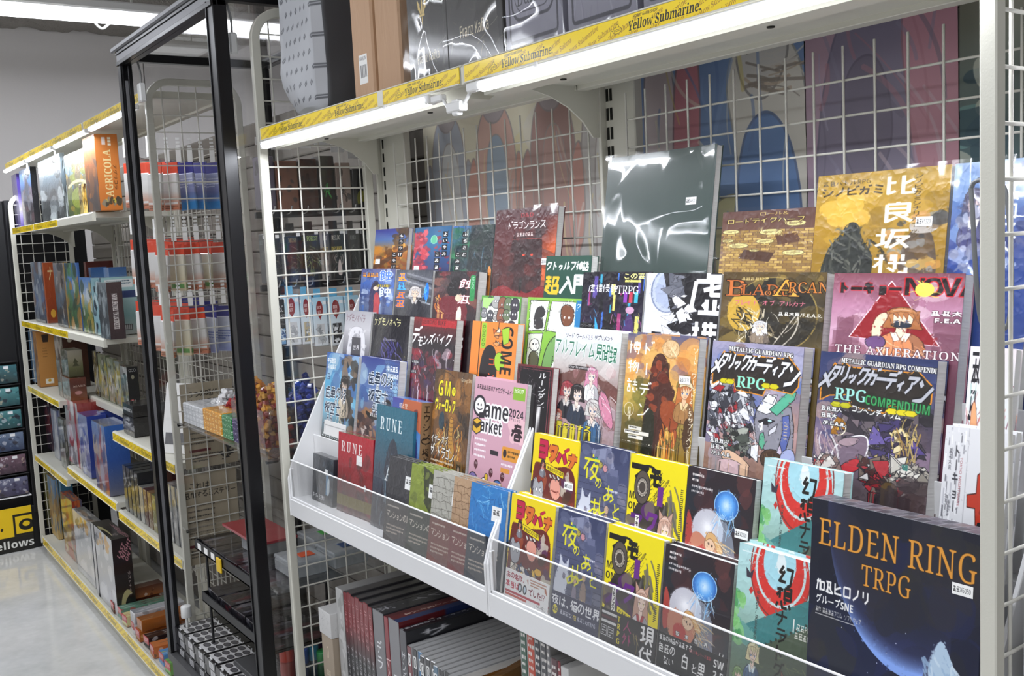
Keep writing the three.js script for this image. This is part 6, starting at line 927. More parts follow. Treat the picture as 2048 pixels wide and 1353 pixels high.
book('white and green comic paperback with a plump green creature', [-1.437,1.292,-1.068,.159,.203], (g, W) => { rect(g, -5, -5, W + 10, 110, '#8ac048'); shape(g, '#f2f4ee', [4, 4, W * 0.42, 4, W * 0.36, 42, 4, 44], INK, 0.8); shape(g, '#eef2ea', [W * 0.46, 4, W - 3, 4, W - 3, 46, W * 0.4, 42], INK, 0.8); shape(g, '#dfe8d4', [4, 48, W * 0.34, 46, W * 0.28, 98, 4, 98], INK, 0.8); curve(g, [10, 36, 12, 14, 22, 10, 26, 22, 20, 26, 26, 38, 14, 42], '#3a383a', INK, 0.8); curve(g, [W * 0.62, 12, W * 0.76, 6, W * 0.9, 14, W * 0.86, 34, W * 0.68, 36], '#7a4a34', INK, 0.8); oval(g, W * 0.72, 24, 1.4, 1.6, '#fff'); oval(g, W * 0.8, 24, 1.4, 1.6, '#fff'); curve(g, [W * 0.34, 104, W * 0.4, 66, W * 0.56, 46, W * 0.8, 46, W * 0.96, 66, W, 104], '#7fae64', INK, 0.9); oval(g, W * 0.6, 64, 1.8, 2.2, INK); for (let i = 0; i < 4; i++) curve(g, [W * (0.56 + i * 0.08), 74, W * (0.54 + i * 0.08), 86, W * (0.58 + i * 0.08), 94], null, INK, 0.8, false); oval(g, 14, 62, 7, 8, '#f0efe4', INK, 0.8); oval(g, 12, 61, 1, 1.2, INK); oval(g, 16, 61, 1, 1.2, INK); curve(g, [8, 70, 20, 70, 22, 92, 6, 92], '#5a5a40', INK, 0.7); rect(g, W - 7, 2, 8, 60, '#2a7ab0'); T(g, 'ク', W - 6, 6, 6, '#fff', { v: 1 }); }, { vis: 0.7, d: 0.018, ppm: 1600 });
// ---- left half: back row ----
const kana = (g, cols, x1, x2, W) => { const put = (s, x, y0) => [...s].forEach((c, i) => { const y = y0 + i * 14; rect(g, x, y, 10, 11, '#16141a'); T(g, c, x + 1, y + 1.2, 8, '#f6f4f0', { lw: 0.14 }); }); put(cols[0], x1, 12); put(cols[1], x2, 54); };
book('paperback of a blue evening sky over autumn trees with boxed letters', [-2.128,1.38,-1.11,.166,.262], (g, W) => { bgv(g, W, '#3a3a88', '#4a6aa0', '#b07a3a', '#8a4a20', '#5a3418'); blobs(g, 3, ['#c88430', '#a05a24', '#7a4420', '#e0a040', '#5a3a20', '#8a6a34'], 60, 0, 38, W, 62, 8, 0.7); shape(g, '#5a3a24', [0, 84, W, 40, W, 50, 0, 96]); blobs(g, 8, ['#4a3420', '#6a4a28'], 20, W * 0.6, 0, W * 0.4, 40, 8, 0.7); kana(g, ['ゆうやけ', 'こやけ'], W * 0.73, W * 0.56, W); }, { vis: 0.4, d: 0.012, ppm: 1400, price: [0.14, 0.3, '¥2200'] });
book('paperback of red leaves over blue water with boxed letters', [-1.935,1.38,-1.11,.159,.26], (g, W) => { bgv(g, W, '#2a5a84', '#2c6a94', '#2a4a78', '#3a3a60'); blobs(g, 3, ['#c84450', '#a83040', '#d8606a', '#b04048', '#8a2c3c'], 80, -4, 8, W * 0.42, 92, 7, 0.8); blobs(g, 5, ['#b03040', '#8a2838'], 22, W * 0.6, 4, W * 0.4, 96, 4, 0.7); oval(g, W * 0.55, 28, 6, 9, '#58b08c', '#a8e8c0', 0.8); kana(g, ['よいやみ', 'こみち'], W * 0.78, W * 0.6, W); }, { vis: 0.4, d: 0.012, ppm: 1400, price: [0.12, 0.36, '¥2200'] });
book('dark green glossy paperback of a forest with boxed white letters', [-1.769,1.38,-1.11,.16,.257], (g, W) => { bgd(g, W, '#3a6ac0', '#2a5a4a', '#1c3038', '#16242c'); blobs(g, 3, ['#2c6a48', '#1f4a3a', '#3a8a5a', '#1a2c34', '#2a4450'], 60, 0, 0, W, 100, 9, 0.65); shape(g, 'rgba(20,28,34,0.75)', [W * 0.45, 0, W, 0, W, 104, W * 0.4, 104]); strokes(g, 4, ['#2a5a7a', '#7ab0c8'], 14, W * 0.5, 40, W * 0.5, 60, 24, 0.8, 1.57, 0.1, 0.6); kana(g, ['ふるさと', 'こみち'], W * 0.25, W * 0.1, W); T(g, 'FOREST TALES', W * 0.4, 8, 4, '#c8d8c8', { rot: 1.57 }); curve(g, [W * 0.9, 96, W * 0.94, 80, W, 92, W, 104], '#e08a3a'); }, { vis: 0.4, d: 0.016, kind: 'shrink', wrap: 0.004, ppm: 1400 });
book('large dark red hardcover with glowing orange edge and white title', [-1.584,1.38,-1.11,.205,.284], (g, W) => { bgv(g, W, '#4a1a20', '#5a2226', '#4a1c1e', '#2c1418'); const k = g.createLinearGradient(W * 0.6, 20, W, 40); k.addColorStop(0, 'rgba(90,34,38,0)'); k.addColorStop(1, '#d8622c'); rect(g, W * 0.5, 10, W * 0.6, 76, k); curve(g, [18, 104, 20, 46, 26, 22, 34, 30, 44, 30, 54, 18, 58, 46, 60, 104], '#34181c'); blobs(g, 3, ['#4a2024', '#2a1418', '#6a2a28'], 30, 10, 20, W - 20, 76, 9, 0.5); oval(g, 37, 52, 1.8, 1.2, '#f04a30'); oval(g, 46, 52, 1.8, 1.2, '#f04a30'); curve(g, [0, 92, 16, 84, 30, 94, 36, 90, 44, 96, 58, 84, W, 92, W, 104, 0, 104], '#8a1c24'); rect(g, 34, 78, 3, 16, '#14100f'); T(g, 'ドラゴンランス', 15, 14, 9.4, '#f6f2f0', { lw: 0.12, sx: 0.68 }); T(g, '女王竜の呪詛', 27, 27, 4.6, '#e8dcd8', { lw: 0.12, sx: 0.7 }); T(g, 'D&D', 30, 5, 6, '#a8202a', { st: 'bold', sx: 1.1 }); rect(g, 22, 34, 34, 0.5, '#b84a40'); }, { vis: 0.62, d: 0.016, kind: 'shrink', wrap: 0.004, ppm: 1500, price: [0.86, 0.37, '税込¥6600'] });
book('small dark green paperback with bold white and yellow lettering', [-1.415,1.38,-1.09,.132,.19], (g, W) => { rect(g, -5, -5, W + 10, 110, '#1f4a3c'); T(g, 'クトゥルフ神話', 2, 8, 14, '#f6f6f2', { lw: 0.17, sx: 0.72, sk: -0.12, sp: 0.95 }); T(g, '超', 1, 28, 30, '#eebb2c', { lw: 0.14, sx: 0.8 }); T(g, '入門', 25, 28, 30, '#f6f6f2', { lw: 0.16, sx: 0.8, sp: 0.95 }); fine(g, 4, 66, W - 8, 4, 6, '#c8d8cc', 5); }, { vis: 0.65, d: 0.016, calm: 1, ppm: 1700 });
// ---- left half: small boxes and booklets on the front shelf ----
const small = (label, [cx, y, z, w, h], draw, o) => book(label, [cx, y, z, w, h], draw, { box: 1, tilt: 6 * D2R, ppm: 1700, kind: 'shrink', dw: 0, ...o });
small('small black card box with white lettering at the left end of the front shelf', [-2.188, 0.996, -0.95, 0.115, 0.112], (g, W) => { bgv(g, W, '#3a3f46', '#22262e', '#15171d'); blobs(g, 3, ['#4a5a6a', '#2a3038', '#1a1c22'], 20, 0, 0, W, 80, 9, 0.6); rect(g, W * 0.66, 36, 12, 44, '#6a9ac0'); curve(g, [W * 0.68, 80, W * 0.74, 44, W * 0.84, 42, W * 0.84, 80], '#d8e8f0'); T(g, 'マーダー・ミステリ', 4, 84, 11, '#f4f4f4', { lw: 0.2, sx: 0.62 }); rect(g, W * 0.6, 26, 14, 12, '#f2f2f0'); }, { name: 'card_game_box', cat: 'card game', d: 0.04 });
small('red small game box with white spaced lettering on front and side', [-2.03, 0.996, -0.955, 0.16, 0.182], (g, W) => { bgv(g, W, '#b81c2c', '#a81a28', '#6a2420', '#5a3428'); blobs(g, 3, ['#7a1c24', '#a82a30', '#5a2a28', '#40221f'], 30, 0, 26, W, 74, 10, 0.5); T(g, 'RUNE', 8, 8, 17, '#f4e8e4', { font: 'serif', st: 'bold', ls: 5, sx: 0.78 }); rect(g, W * 0.54, 24, 14, 12, '#f4f2f0'); rect(g, 0, 78, W, 14, '#7a6a24'); oval(g, W * 0.8, 62, 3, 4, '#d8d8d8'); }, { name: 'card_game_box', cat: 'card game', d: 0.05, ry: 0.05, side: (g, W) => { bgv(g, W, '#b81c2c', '#9a1a26', '#6a3a34'); T(g, 'RUNE', W * 0.72, 10, W * 0.6, '#1a1216', { font: 'serif', st: 'bold', rot: 1.57, ls: 4 }); fine(g, W * 0.4, 56, W * 0.3, 8, 4, '#c8a8a0', 5); } });
small('tall teal game box with white spaced lettering standing behind the front row', [-1.86, 0.996, -0.952, 0.165, 0.265], (g, W) => { bgv(g, W, '#1f6a80', '#2a6478', '#3a5060', '#3a3a48', '#24242e'); curve(g, [W * 0.3, 40, W * 0.5, 20, W * 0.7, 44, W * 0.8, 104, W * 0.2, 104], 'rgba(40,40,52,0.8)'); strokes(g, 3, ['#7a9aa8', '#2a2a38', '#4a6a78'], 40, 8, 34, W - 16, 60, 18, 1.2, 1.5, 0.4, 0.6); T(g, 'RUNE', 7, 8, 13, '#e4eef0', { font: 'serif', st: 'bold', ls: 3.4, sx: 0.72 }); T(g, 'A', W * 0.32, 44, 18, '#dfe6e8', { font: 'serif' }); rect(g, W * 0.74, 37, 11, 8, '#f4f4f2'); }, { name: 'card_game_box', cat: 'card game', d: 0.03, tilt: 8 * D2R });
single('thin_card', 'white card reading Orison leaning behind the red game box', 'card', (() => { const c = cell(190, 180, (g, W) => { rect(g, -5, -5, W + 10, 110, '#ecebe9'); g.strokeStyle = '#aaa'; g.lineWidth = 1; g.strokeRect(6, 6, W - 12, 120); T(g, 'Orison', 8, 18, 26, '#6a6a6a', { font: 'serif' }); rect(g, 8, 54, W - 16, 1, '#aaa'); }); const gg = cbox(-0.06, 0.06, 0, 0.19, -0.002, 0, 0.0004, { all: c }); gg.userData.c = c; return gg; })(), mat(atlas, 'card'), [-2.19, 0.996, -0.972], 0).rotation.x = -8 * D2R;
const booklet = (label, x, cols, band, draw, n) => {
  const h = 0.176, w = 0.108, t = book(label, [x, 0.996, -0.918, w, h], (g, W) => { bgv(g, W, cols[0], cols[1]); draw(g, W); rect(g, -5, 50, W + 10, 60, band); T(g, 'マンションの怪', 4, 62, 9, '#e8dccc', { lw: 0.12, sx: 0.8 }); fine(g, 5, 56, W - 20, 1, 4, '#e0d4c4', 3); fine(g, 6, 78, W - 24, 3, 4, '#c8b8a8', 7); rect(g, W * 0.62, 18, 16, 15, '#f4f4f2'); T(g, '税込', W * 0.64, 21, 6, '#333'); }, { dw: 0, name: 'booklet', cat: 'booklet', d: 0.0075, ppm: 1600, kind: 'shrink', tilt: 10 * D2R, ry: 0.05, n, dx: 0.004, behind: label.split(' ').slice(0, 2).join(' ') + ' copy hidden behind the front booklet of its kind' }); return t;
};
const cracks = (col, s) => (g, W) => { const r = rng(s); g.strokeStyle = col; g.lineWidth = 0.6; for (let y = 6; y < 50; y += 8) { g.beginPath(); g.moveTo(0, y + r() * 3); for (let x = 0; x < W; x += 8) g.lineTo(x, y + r() * 4); g.stroke(); for (let x = r() * 10; x < W; x += 12) { g.beginPath(); g.moveTo(x, y); g.lineTo(x + 2, y + 8); g.stroke(); } } };
booklet('black booklet with an orange star line figure in film on the front shelf', -1.762, ['#3a3a3e', '#2c2c30'], '#3c3634', (g, W) => { strokes(g, 4, ['#7a7a80', '#4a4a50'], 12, 10, 4, W - 20, 40, 30, 0.6, 0.9, 0.3, 0.7); g.strokeStyle = '#d0943c'; }, 2);
booklet('olive green booklet with dark streak on the front shelf', -1.668, ['#8a9a3a', '#6d7a30'], '#2c3226', (g, W) => { shape(g, '#3a4028', [W * 0.4, 0, W * 0.9, 10, W * 0.7, 50, W * 0.5, 40]); blobs(g, 3, ['#9aa84a', '#5a6428'], 16, 0, 0, W, 48, 6, 0.5); }, 2);
booklet('pale grey cracked booklet with rust red foot on the front shelf', -1.583, ['#b4b2a8', '#a09e94'], '#7a3a30', cracks('#5a5850', 5), 2);
booklet('tan brick patterned booklet with red foot on the front shelf', -1.508, ['#b89878', '#a08264'], '#7a2e2e', cracks('#6a4c34', 9), 2);
booklet('bright blue booklet with dark foot at the right end of the front shelf', -1.45, ['#2f7fc4', '#2a6cb0'], '#2c3440', (g, W) => strokes(g, 3, ['#5aa8e0', '#1f5a9a', '#8ac8f0'], 30, 0, 0, W, 48, 14, 1, 0.7, 1), 1);

// ================= GOODS =================
// simple printed picture: ground colours, patches, then extra drawing
const pic = (pw, ph, seed, base, cols, extra, n = 26) => cell(pw, ph, (g, W) => { bgv(g, W, ...base); if (cols) { blobs(g, seed, cols, n, 0, 0, W, 100, Math.max(6, Math.min(W, 100) / 6), 0.65); strokes(g, seed + 5, cols, n, 0, 0, W, 100, 12, 1, 1.4, 1, 0.5); } if (extra) extra(g, W); });
// a carton from [x0, x1, y0, y1, zFront, zBack]
function carton(name, label, cat, [x0, x1, y0, y1, zf, zb], faces, kind = 'card', o = {}) {
  const w = (x1 - x0) / 2, a = sheetOf(faces), f = {}; for (const k in faces) if (faces[k].a === a) f[k] = faces[k]; if (!f.all) f.all = f.f || f.r;
  if (zb > zf - 0.01) zb = zf - 0.02;
  const m = single(name, label, cat, cbox(-w, w, 0, y1 - y0, zb - zf, 0, o.c || 0.0012, f, label.length * 0.31), mat(a, kind), [(x0 + x1) / 2, y0 + 0.0006, zf], o.ry || 0, o.group); if (o.rx) m.rotation.x = o.rx; return m;
}
// ---------- on the top shelf ----------
{
  const f = cell(200, 330, (g, W) => { rect(g, -5, -5, W + 10, 110, '#b2b4b8'); for (let y = 0; y < 16; y++) for (let x = 0; x < 8; x++) { g.save(); g.translate(4 + x * 8 + (y % 2) * 4, 3 + y * 6.4); g.rotate(-0.5); rect(g, 0, 0, 3, 1.6, '#55575c'); rect(g, 0.4, 0.5, 2.2, 0.4, '#b2b4b8'); g.restore(); } }), r = cell(120, 330, (g, W) => { rect(g, -5, -5, W + 10, 110, '#505256'); });
  const g = cbox(-0.085, 0.085, 0, 0.52, -0.24, 0, 0.02, { f, r, all: r }), fine2 = (gg) => { // crumpled cloth: subdivide and push
    let P = gg; for (let k = 0; k < 4; k++) P = subdivide(P); const p = P.attributes.position, n = P.attributes.normal; for (let i = 0; i < p.count; i++) { const x = p.getX(i), y = p.getY(i), z = p.getZ(i), low = Math.max(0, 1 - y / 0.16), q = (vnoise(x * 9 + 30, y * 12 + z * 9 + 30, 128, 3) - 0.5) * (0.014 + 0.03 * low) + (vnoise(x * 22 + 30 + y * 20, y * 30 + z * 22 + 30, 128, 5) - 0.5) * (0.005 + 0.012 * low); const c = 0.018 * Math.sin(Math.min(1, y / 0.52) * 3.14); p.setXYZ(i, x + Math.sign(x) * (q + c) * (Math.abs(x) > 0.06 ? 1 : 0.2) - y * 0.07, Math.max(0.0005, y), z + (z > -0.12 ? 1 : -1) * (q + c * 0.4)); } P.computeVertexNormals(); return smooth(P); };
  single('cloth_bag', 'tall grey bag with small dark logos standing at the left end of the top shelf', 'bag', fine2(g), mat(f.a, 'card'), [-2.125, 1.893, -0.95]);
}
function subdivide(g) { const out = { position: [], uv: [], uv1: [] }; for (const k of Object.keys(out)) { const a = g.attributes[k], s = a.itemSize, v = (i) => { const r = []; for (let j = 0; j < s; j++) r.push(a.array[i * s + j]); return r; }, m = (p, q) => p.map((x, i) => (x + q[i]) / 2); for (let i = 0; i < a.count; i += 3) { const A = v(i), B = v(i + 1), C = v(i + 2), ab = m(A, B), bc = m(B, C), ca = m(C, A); for (const t of [A, ab, ca, ab, B, bc, ca, bc, C, ab, bc, ca]) out[k].push(...t); } } const r = new THREE.BufferGeometry(); for (const k in out) r.setAttribute(k, new THREE.BufferAttribute(new Float32Array(out[k]), k === 'position' ? 3 : 2)); r.computeVertexNormals(); return r; }
function smooth(g) { const p = g.attributes.position, n = g.attributes.normal, M2 = new Map(), key = (i) => [p.getX(i), p.getY(i), p.getZ(i)].map((x) => Math.round(x * 2e4)).join(); for (let i = 0; i < p.count; i++) { const k = key(i), v = M2.get(k) || [0, 0, 0]; v[0] += n.getX(i); v[1] += n.getY(i); v[2] += n.getZ(i); M2.set(k, v); } for (let i = 0; i < p.count; i++) { const v = M2.get(key(i)), l = Math.hypot(...v) || 1; n.setXYZ(i, v[0] / l, v[1] / l, v[2] / l); } return g; }
{
  const kraft = cell(120, 400, (g, W) => { rect(g, -5, -5, W + 10, 110, '#bd9877'); strokes(g, 3, ['#b08a68', '#c8a584', '#b8926f'], 60, 0, 0, W, 100, 30, 0.5, 1.57, 0.03, 0.35); }), kraftL = cell(120, 400, (g, W) => { rect(g, -5, -5, W + 10, 110, '#c09b7a'); strokes(g, 4, ['#b38d6b', '#cba988'], 60, 0, 0, W, 100, 30, 0.5, 1.57, 0.03, 0.3); rect(g, 9, 79, 12, 14, '#f2f1ee'); T(g, 'MADE IN', 10, 80, 2.2, '#444'); for (let i = 0; i < 14; i++) if (i % 3) rect(g, 10.5 + i * 0.68, 84, 0.42, 6, '#333'); });
  carton('cardboard_box', 'plain brown cardboard box with a white barcode label beside the grey bag', 'cardboard box', [-1.86, -1.772, 1.894, 2.3, -0.94, -1.14], { f: kraftL, all: kraft }, 'matte', { c: 0.004 });
  carton('cardboard_box', 'plain brown cardboard box without a label between the labelled one and the black boxes', 'cardboard box', [-1.768, -1.672, 1.894, 2.3, -0.945, -1.16], { f: kraft, all: kraft }, 'matte', { c: 0.004 });
  const kaf = (big) => cell(big ? 250 : 200, 400, (g, W) => {
    bgv(g, W, '#2e2c2a', '#35332f', '#2a2828'); strokes(g, 4, ['#7a6c4a', '#4a463c', '#8a8272', '#55503f'], 60, 0, 0, W, 100, 9, 0.35, 0.8, 1.4, 0.7); if (!big) { rect(g, W * 0.5, 30, W * 0.45, 24, '#6a4a2a'); for (let i = 0; i < 4; i++) for (let j = 0; j < 3; j++) rect(g, W * (0.54 + i * 0.1), 33 + j * 7, 2.4, 4, '#c08a4a'); T(g, 'Gold', W * 0.08, 34, 16, '#d8b868', { font: 'serif', st: 'italic', sx: 0.7 }); }
    const cx = W * (big ? 0.52 : 0.4), cy = big ? 56 : 66; for (const [dx, r0] of [[0, 0], [-2.6, -0.5], [2.6, 0.5]]) { g.save(); g.translate(cx + dx, cy); g.rotate(r0); oval(g, 0, -2, 1, 4.4, '#e0c478'); g.restore(); } curve(g, [cx - 3, cy - 3, cx - 5.4, cy - 5, cx - 4.6, cy - 1], null, '#e0c478', 0.9, false); curve(g, [cx + 3, cy - 3, cx + 5.4, cy - 5, cx + 4.6, cy - 1], null, '#e0c478', 0.9, false); rect(g, cx - 3.4, cy + 1.8, 6.8, 1.1, '#e0c478'); curve(g, [cx - 1, cy + 3, cx, cy + 9, cx + 1, cy + 3], '#e0c478'); T(g, 'Franz Kafka', W * 0.5, big ? 80 : 86, big ? 7 : 6, '#d8ccae', { al: 'c', sx: 0.86 });
  });
  const k1 = kaf(false), k2 = kaf(true), wrapped = (m, w, h, amp, s) => { const f = part('shrink_wrap', wrapSheet(w, h, amp, s), M.film, m); f.position.z = 0.001; };
  wrapped(carton('story_game_box', 'black box with gold lily and a town picture in creased film on the top shelf', 'boxed game', [-1.632, -1.497, 1.894, 2.25, -0.94, -1.16], { f: k1, all: k1 }, 'gloss'), 0.137, 0.36, 0.008, 3);
  wrapped(carton('story_game_box', 'black box with a single gold lily in creased film, right of the town-picture box', 'boxed game', [-1.493, -1.328, 1.894, 2.25, -0.938, -1.16], { f: k2, all: k2 }, 'gloss'), 0.167, 0.36, 0.008, 14);
  const dum = (k) => cell(230, 420, (g, W) => { bgv(g, W, '#8a8a9a', '#9a99a8', '#84838f'); strokes(g, k, ['#7a7988', '#a4a3b2', '#6c6b78'], 50, 0, 0, W, 100, 14, 1, 1.5, 0.5, 0.4); g.strokeStyle = '#3c3b46'; for (const [q, lw] of [[7, 1.4], [10, 0.5]]) { g.lineWidth = lw; g.beginPath(); g.roundRect(q, -10, W - 2 * q, 104 - q, 8); g.stroke(); } g.setLineDash([1.2, 1]); g.lineWidth = 1.6; g.beginPath(); g.roundRect(4.5, -10, W - 9, 106, 2); g.stroke(); g.setLineDash([]); rect(g, 14, 56, W - 28, 0.8, '#3c3b46'); T(g, k === 2 ? 'Alexander' : 'Alexander', W / 2, 61, 8, '#35343e', { al: 'c', font: 'serif' }); T(g, 'Dumas', W / 2, 73, 8.6, '#35343e', { al: 'c', font: 'serif' }); curve(g, [W * 0.4, 40, W * 0.5, 30, W * 0.56, 44, W * 0.46, 56], null, '#3c3b46', 0.8, false); });
  const d1 = dum(2), d2 = dum(5); [['first', -1.322, -1.178, d1], ['second', -1.166, -1.018, d2], ['third', -1.006, -0.862, d1], ['fourth', -0.85, -0.705, d2]].forEach(([n, x0, x1, c], i) => wrapped(carton('story_game_box', `grey framed box in film on the top shelf, ${n} from the black boxes`, 'boxed game', [x0, x1, 1.894, 2.25, -0.94, -1.16], { f: c, all: c }, 'gloss', { group: 'grey framed boxes on the top shelf' }), x1 - x0 + 0.002, 0.36, 0.006, 23 + i * 5));
}
// ---------- standing spines under the display ----------
{
  const Y = 0.5, spine = (x0, x1, h, label, base, draw, top, kind = 'gloss', o = {}) => { const w = (x1 - x0) * 1500, c = cell(Math.max(14, w), h * 1100, (g, W) => { bgv(g, W, ...base); if (draw) draw(g, W); }), t = top ? cell(Math.max(14, w), 200, (g, W) => { if (typeof top === 'string') bgv(g, W, top); else top(g, W); }) : c; return carton(o.name || 'book', label, o.cat || 'book', [x0, x1, Y, Y + h, o.z || -0.95, o.zb || -1.185], { f: c, t: t.a === c.a ? t : c, all: t.a === c.a ? t : c, ...(o.r ? { r: o.r } : {}) }, kind, o); };
  const vt = (s, size, col, y = 40) => (g, W) => T(g, s, W * 0.5 + size * 0.5, y, size, col, { rot: 1.5708, lw: 0.12 });
  spine(-2.146, -2.108, 0.3, 'pale grey slipcase leaning at the left end of the bottom book row', ['#b9b8b6', '#a2a19f'], (g, W) => blobs(g, 3, ['#d0cfcd', '#8e8d8b'], 20, 0, 0, W, 100, 5, 0.6), '#8f8e8c', 'card', { name: 'slipcase', cat: 'slipcase' });
  const rb = ['first', 'second', 'third', 'fourth', 'fifth', 'sixth', 'seventh']; let x = -2.104;
  rb.forEach((n, i) => { const w = [0.02, 0.022, 0.018, 0.022, 0.02, 0.024, 0.019][i]; spine(x, x + w - 0.001, 0.3 + (i % 2) * 0.004, `black book with red spine head, ${n} in the red and black row`, ['#7e2228', '#7a2026', '#2a282a', '#1e1d20', '#1c1b1e'], (g, W) => { T(g, 'ルールブック', W * 0.72, 6, W * 0.5, '#d8a0a0', { rot: 1.57 }); T(g, 'ナイツオブドラゴン', W * 0.74, 42, W * 0.55, '#c8c6c8', { rot: 1.57 }); }, '#3a393b'); x += w; });
  spine(-1.955, -1.905, 0.302, 'thick grey boxed set with white vertical title in the bottom row', ['#7c7b7e', '#6a696c'], (g, W) => T(g, 'デラックス・プレイ', W * 0.22, 22, W * 0.5, '#e4e4e6', { v: 1, lw: 0.11 }), (g, W) => { bgv(g, W, '#3c3c40', '#333337'); T(g, 'プレイ・ボックス', W * 0.2, 6, W * 0.5, '#a8a8ac', { v: 1 }); }, 'gloss', { name: 'boxed_game_set', cat: 'boxed game' });
  spine(-1.902, -1.884, 0.3, 'thin crimson spine between the two thick grey sets', ['#8e2630', '#7a2028', '#2c3a5a'], vt('レベルアップ', 9, '#e0c0c0', 30), '#5a2228');
  spine(-1.881, -1.836, 0.303, 'thick grey boxed set with a red and blue top panel in the bottom row', ['#848386', '#727174'], (g, W) => T(g, 'スタート・セット', W * 0.2, 40, W * 0.55, '#e8e8ea', { v: 1, lw: 0.12 }), (g, W) => { rect(g, -5, -5, W + 10, 110, '#6a2228'); rect(g, W * 0.5, -5, W, 110, '#2a3a6a'); T(g, 'プレイヤー2〜4人用', W * 0.14, 4, W * 0.24, '#e8d8c8', { v: 1, lw: 0.13 }); }, 'gloss', { name: 'boxed_game_set', cat: 'boxed game' });
  spine(-1.833, -1.806, 0.292, 'black boxed book with white lettering along its top, bottom row', ['#55555a', '#3a3a3e'], (g, W) => { T(g, 'サンディ', W * 0.2, 16, W * 0.6, '#d0d0d2', { v: 1 }); }, (g, W) => { rect(g, -5, -5, W + 10, 110, '#202126'); T(g, 'サンディピーターセンの暗黒神話', W * 0.15, 2, W * 0.34, '#d4d4d8', { v: 1, lw: 0.13, sp: 1 }); }, 'gloss', { name: 'boxed_game_set', cat: 'boxed game' });
  x = -1.803; const nm = ['first', 'second', 'third', 'fourth', 'fifth', 'sixth', 'seventh', 'eighth', 'ninth', 'tenth', 'eleventh'], sc = ['#7a3a40', '#2c2c30', '#3f7aa8', '#2a2a2e', '#303034', '#4a4844', '#56768c', '#2c2a2c', '#3a3836', '#44403c', '#7a3428'];
  nm.forEach((n, i) => { const w = 0.0178; spine(x, x + w - 0.0012, 0.265 - i * 0.0012, `thin film-wrapped book with pale top edge, ${n} of the row under the display`, [sc[i]], (g, W) => { rect(g, W * 0.15, 6, W * 0.7, 10, '#f0f0ee'); oval(g, W / 2, 11, W * 0.22, 3.4, null, '#444', 1); fine(g, W * 0.3, 22, W * 0.4, 12, 6, '#d4d0cc', i + 2); }, '#c4c4c4', 'shrink', { z: -0.95 - (i % 3) * 0.003, group: 'thin film-wrapped books under the display' }); x += w; });
  const brown = cell(260, 320, (g, W) => { bgv(g, W, '#8a5e2c', '#7a5226', '#5a3c1c'); blobs(g, 3, ['#9a6c34', '#6a4620', '#a87a3c'], 24, 0, 0, W, 100, 12, 0.5); g.strokeStyle = '#b08a48'; g.lineWidth = 3; g.beginPath(); g.arc(W * 0.5, 42, 16, 0.6, 5.6); g.stroke(); T(g, 'ROLEPLAY', W * 0.2, 8, 5, '#c8b080'); T(g, '新クトゥルフ', W * 0.08, 58, 13, '#ead8a8', { lw: 0.1, sx: 0.9, sy: 0.08 }); });
  spine(x + 0.001, x + 0.028, 0.262, 'brown book with gold hook emblem on its cover, end of the film-wrapped row', ['#e0dedc', '#7a4a28', '#6a4020'], (g, W) => { rect(g, W * 0.2, 8, W * 0.6, 12, '#f0f0ee'); }, '#c8c4be', 'shrink', { r: brown, zb: -1.16 });
  const lean = single('book', 'brown book with gold hook emblem leaning alone beside the thin spines', 'book', cbox(-0.012, 0.012, 0, 0.3, -0.19, 0, 0.001, { r: brown, all: { ...brown, u1: brown.u0 + 0.01 } }), mat(brown.a, 'shrink'), [-1.44, Y, -0.94], 0.28); lean.rotation.z = 0.16;
  x = -1.384; ['dark green', 'orange red', 'black and white', 'charcoal dotted', 'grey', 'plum brown', 'crimson'].forEach((n, i) => { const w = [0.02, 0.022, 0.017, 0.018, 0.01, 0.02, 0.008][i], c = [['#3a5a4a', '#2c4438'], ['#b8442c', '#a83c28'], ['#33343a', '#26262a'], ['#4a4a4e', '#38383c'], ['#7a787a', '#6a686a'], ['#5a3c40', '#4a3034'], ['#8a2c34', '#7a242c']][i]; spine(x, x + w - 0.001, 0.436 - (i > 4 ? 0.03 : 0), `tall thin ${n} spine under the right half of the display`, c, (g, W) => { fine(g, W * 0.25, 3, W * 0.5, 30, 3, '#d8d4ce', i + 4); rect(g, 0, 0, W * 0.16, 100, '#a8a8a6'); }, '#8a8886'); x += w; });
  const bc = cell(200, 300, (g, W) => { rect(g, -5, -5, W + 10, 110, '#d4d3d1'); for (let i = 0; i < 30; i++) if ((i * 7) % 3) rect(g, 14 + i * 1.1, 62, 0.7, 14, '#444'); for (let i = 0; i < 5; i++) fine(g, 10, 14 + i * 8, 44, 1, 5, '#8a8886', i + 1); });
  carton('book', 'white book whose back cover shows a barcode, end of the tall thin spines', 'book', [x, x + 0.02, Y, Y + 0.4, -0.95, -1.14], { r: bc, all: solid('#c9c8c6') }, 'gloss');
  const wl = pic(120, 80, 4, ['#d6d5d3', '#cbcac8'], null, (g, W) => strokes(g, 3, ['#8a8a8c', '#77777a'], 24, 6, 8, W - 12, 80, 12, 1, 1, 1.5)), tan = pic(120, 160, 5, ['#a99a88', '#9a8b78'], null, (g, W) => { oval(g, W * 0.5, 24, 6, 8, null, '#e8dcc0', 1.4); T(g, 'DECK', W * 0.3, 50, 9, '#e8dcc0', { font: 'serif' }); });
  carton('small_box', 'tan small box under the ornate white lid box, left end of the bottom row', 'box', [-2.212, -2.15, Y, 0.672, -0.935, -1.05], { f: tan, all: tan }); carton('small_box', 'white small box with grey ornament standing on the tan box', 'box', [-2.214, -2.148, 0.6735, 0.735, -0.932, -1.05], { f: wl, all: wl });
}

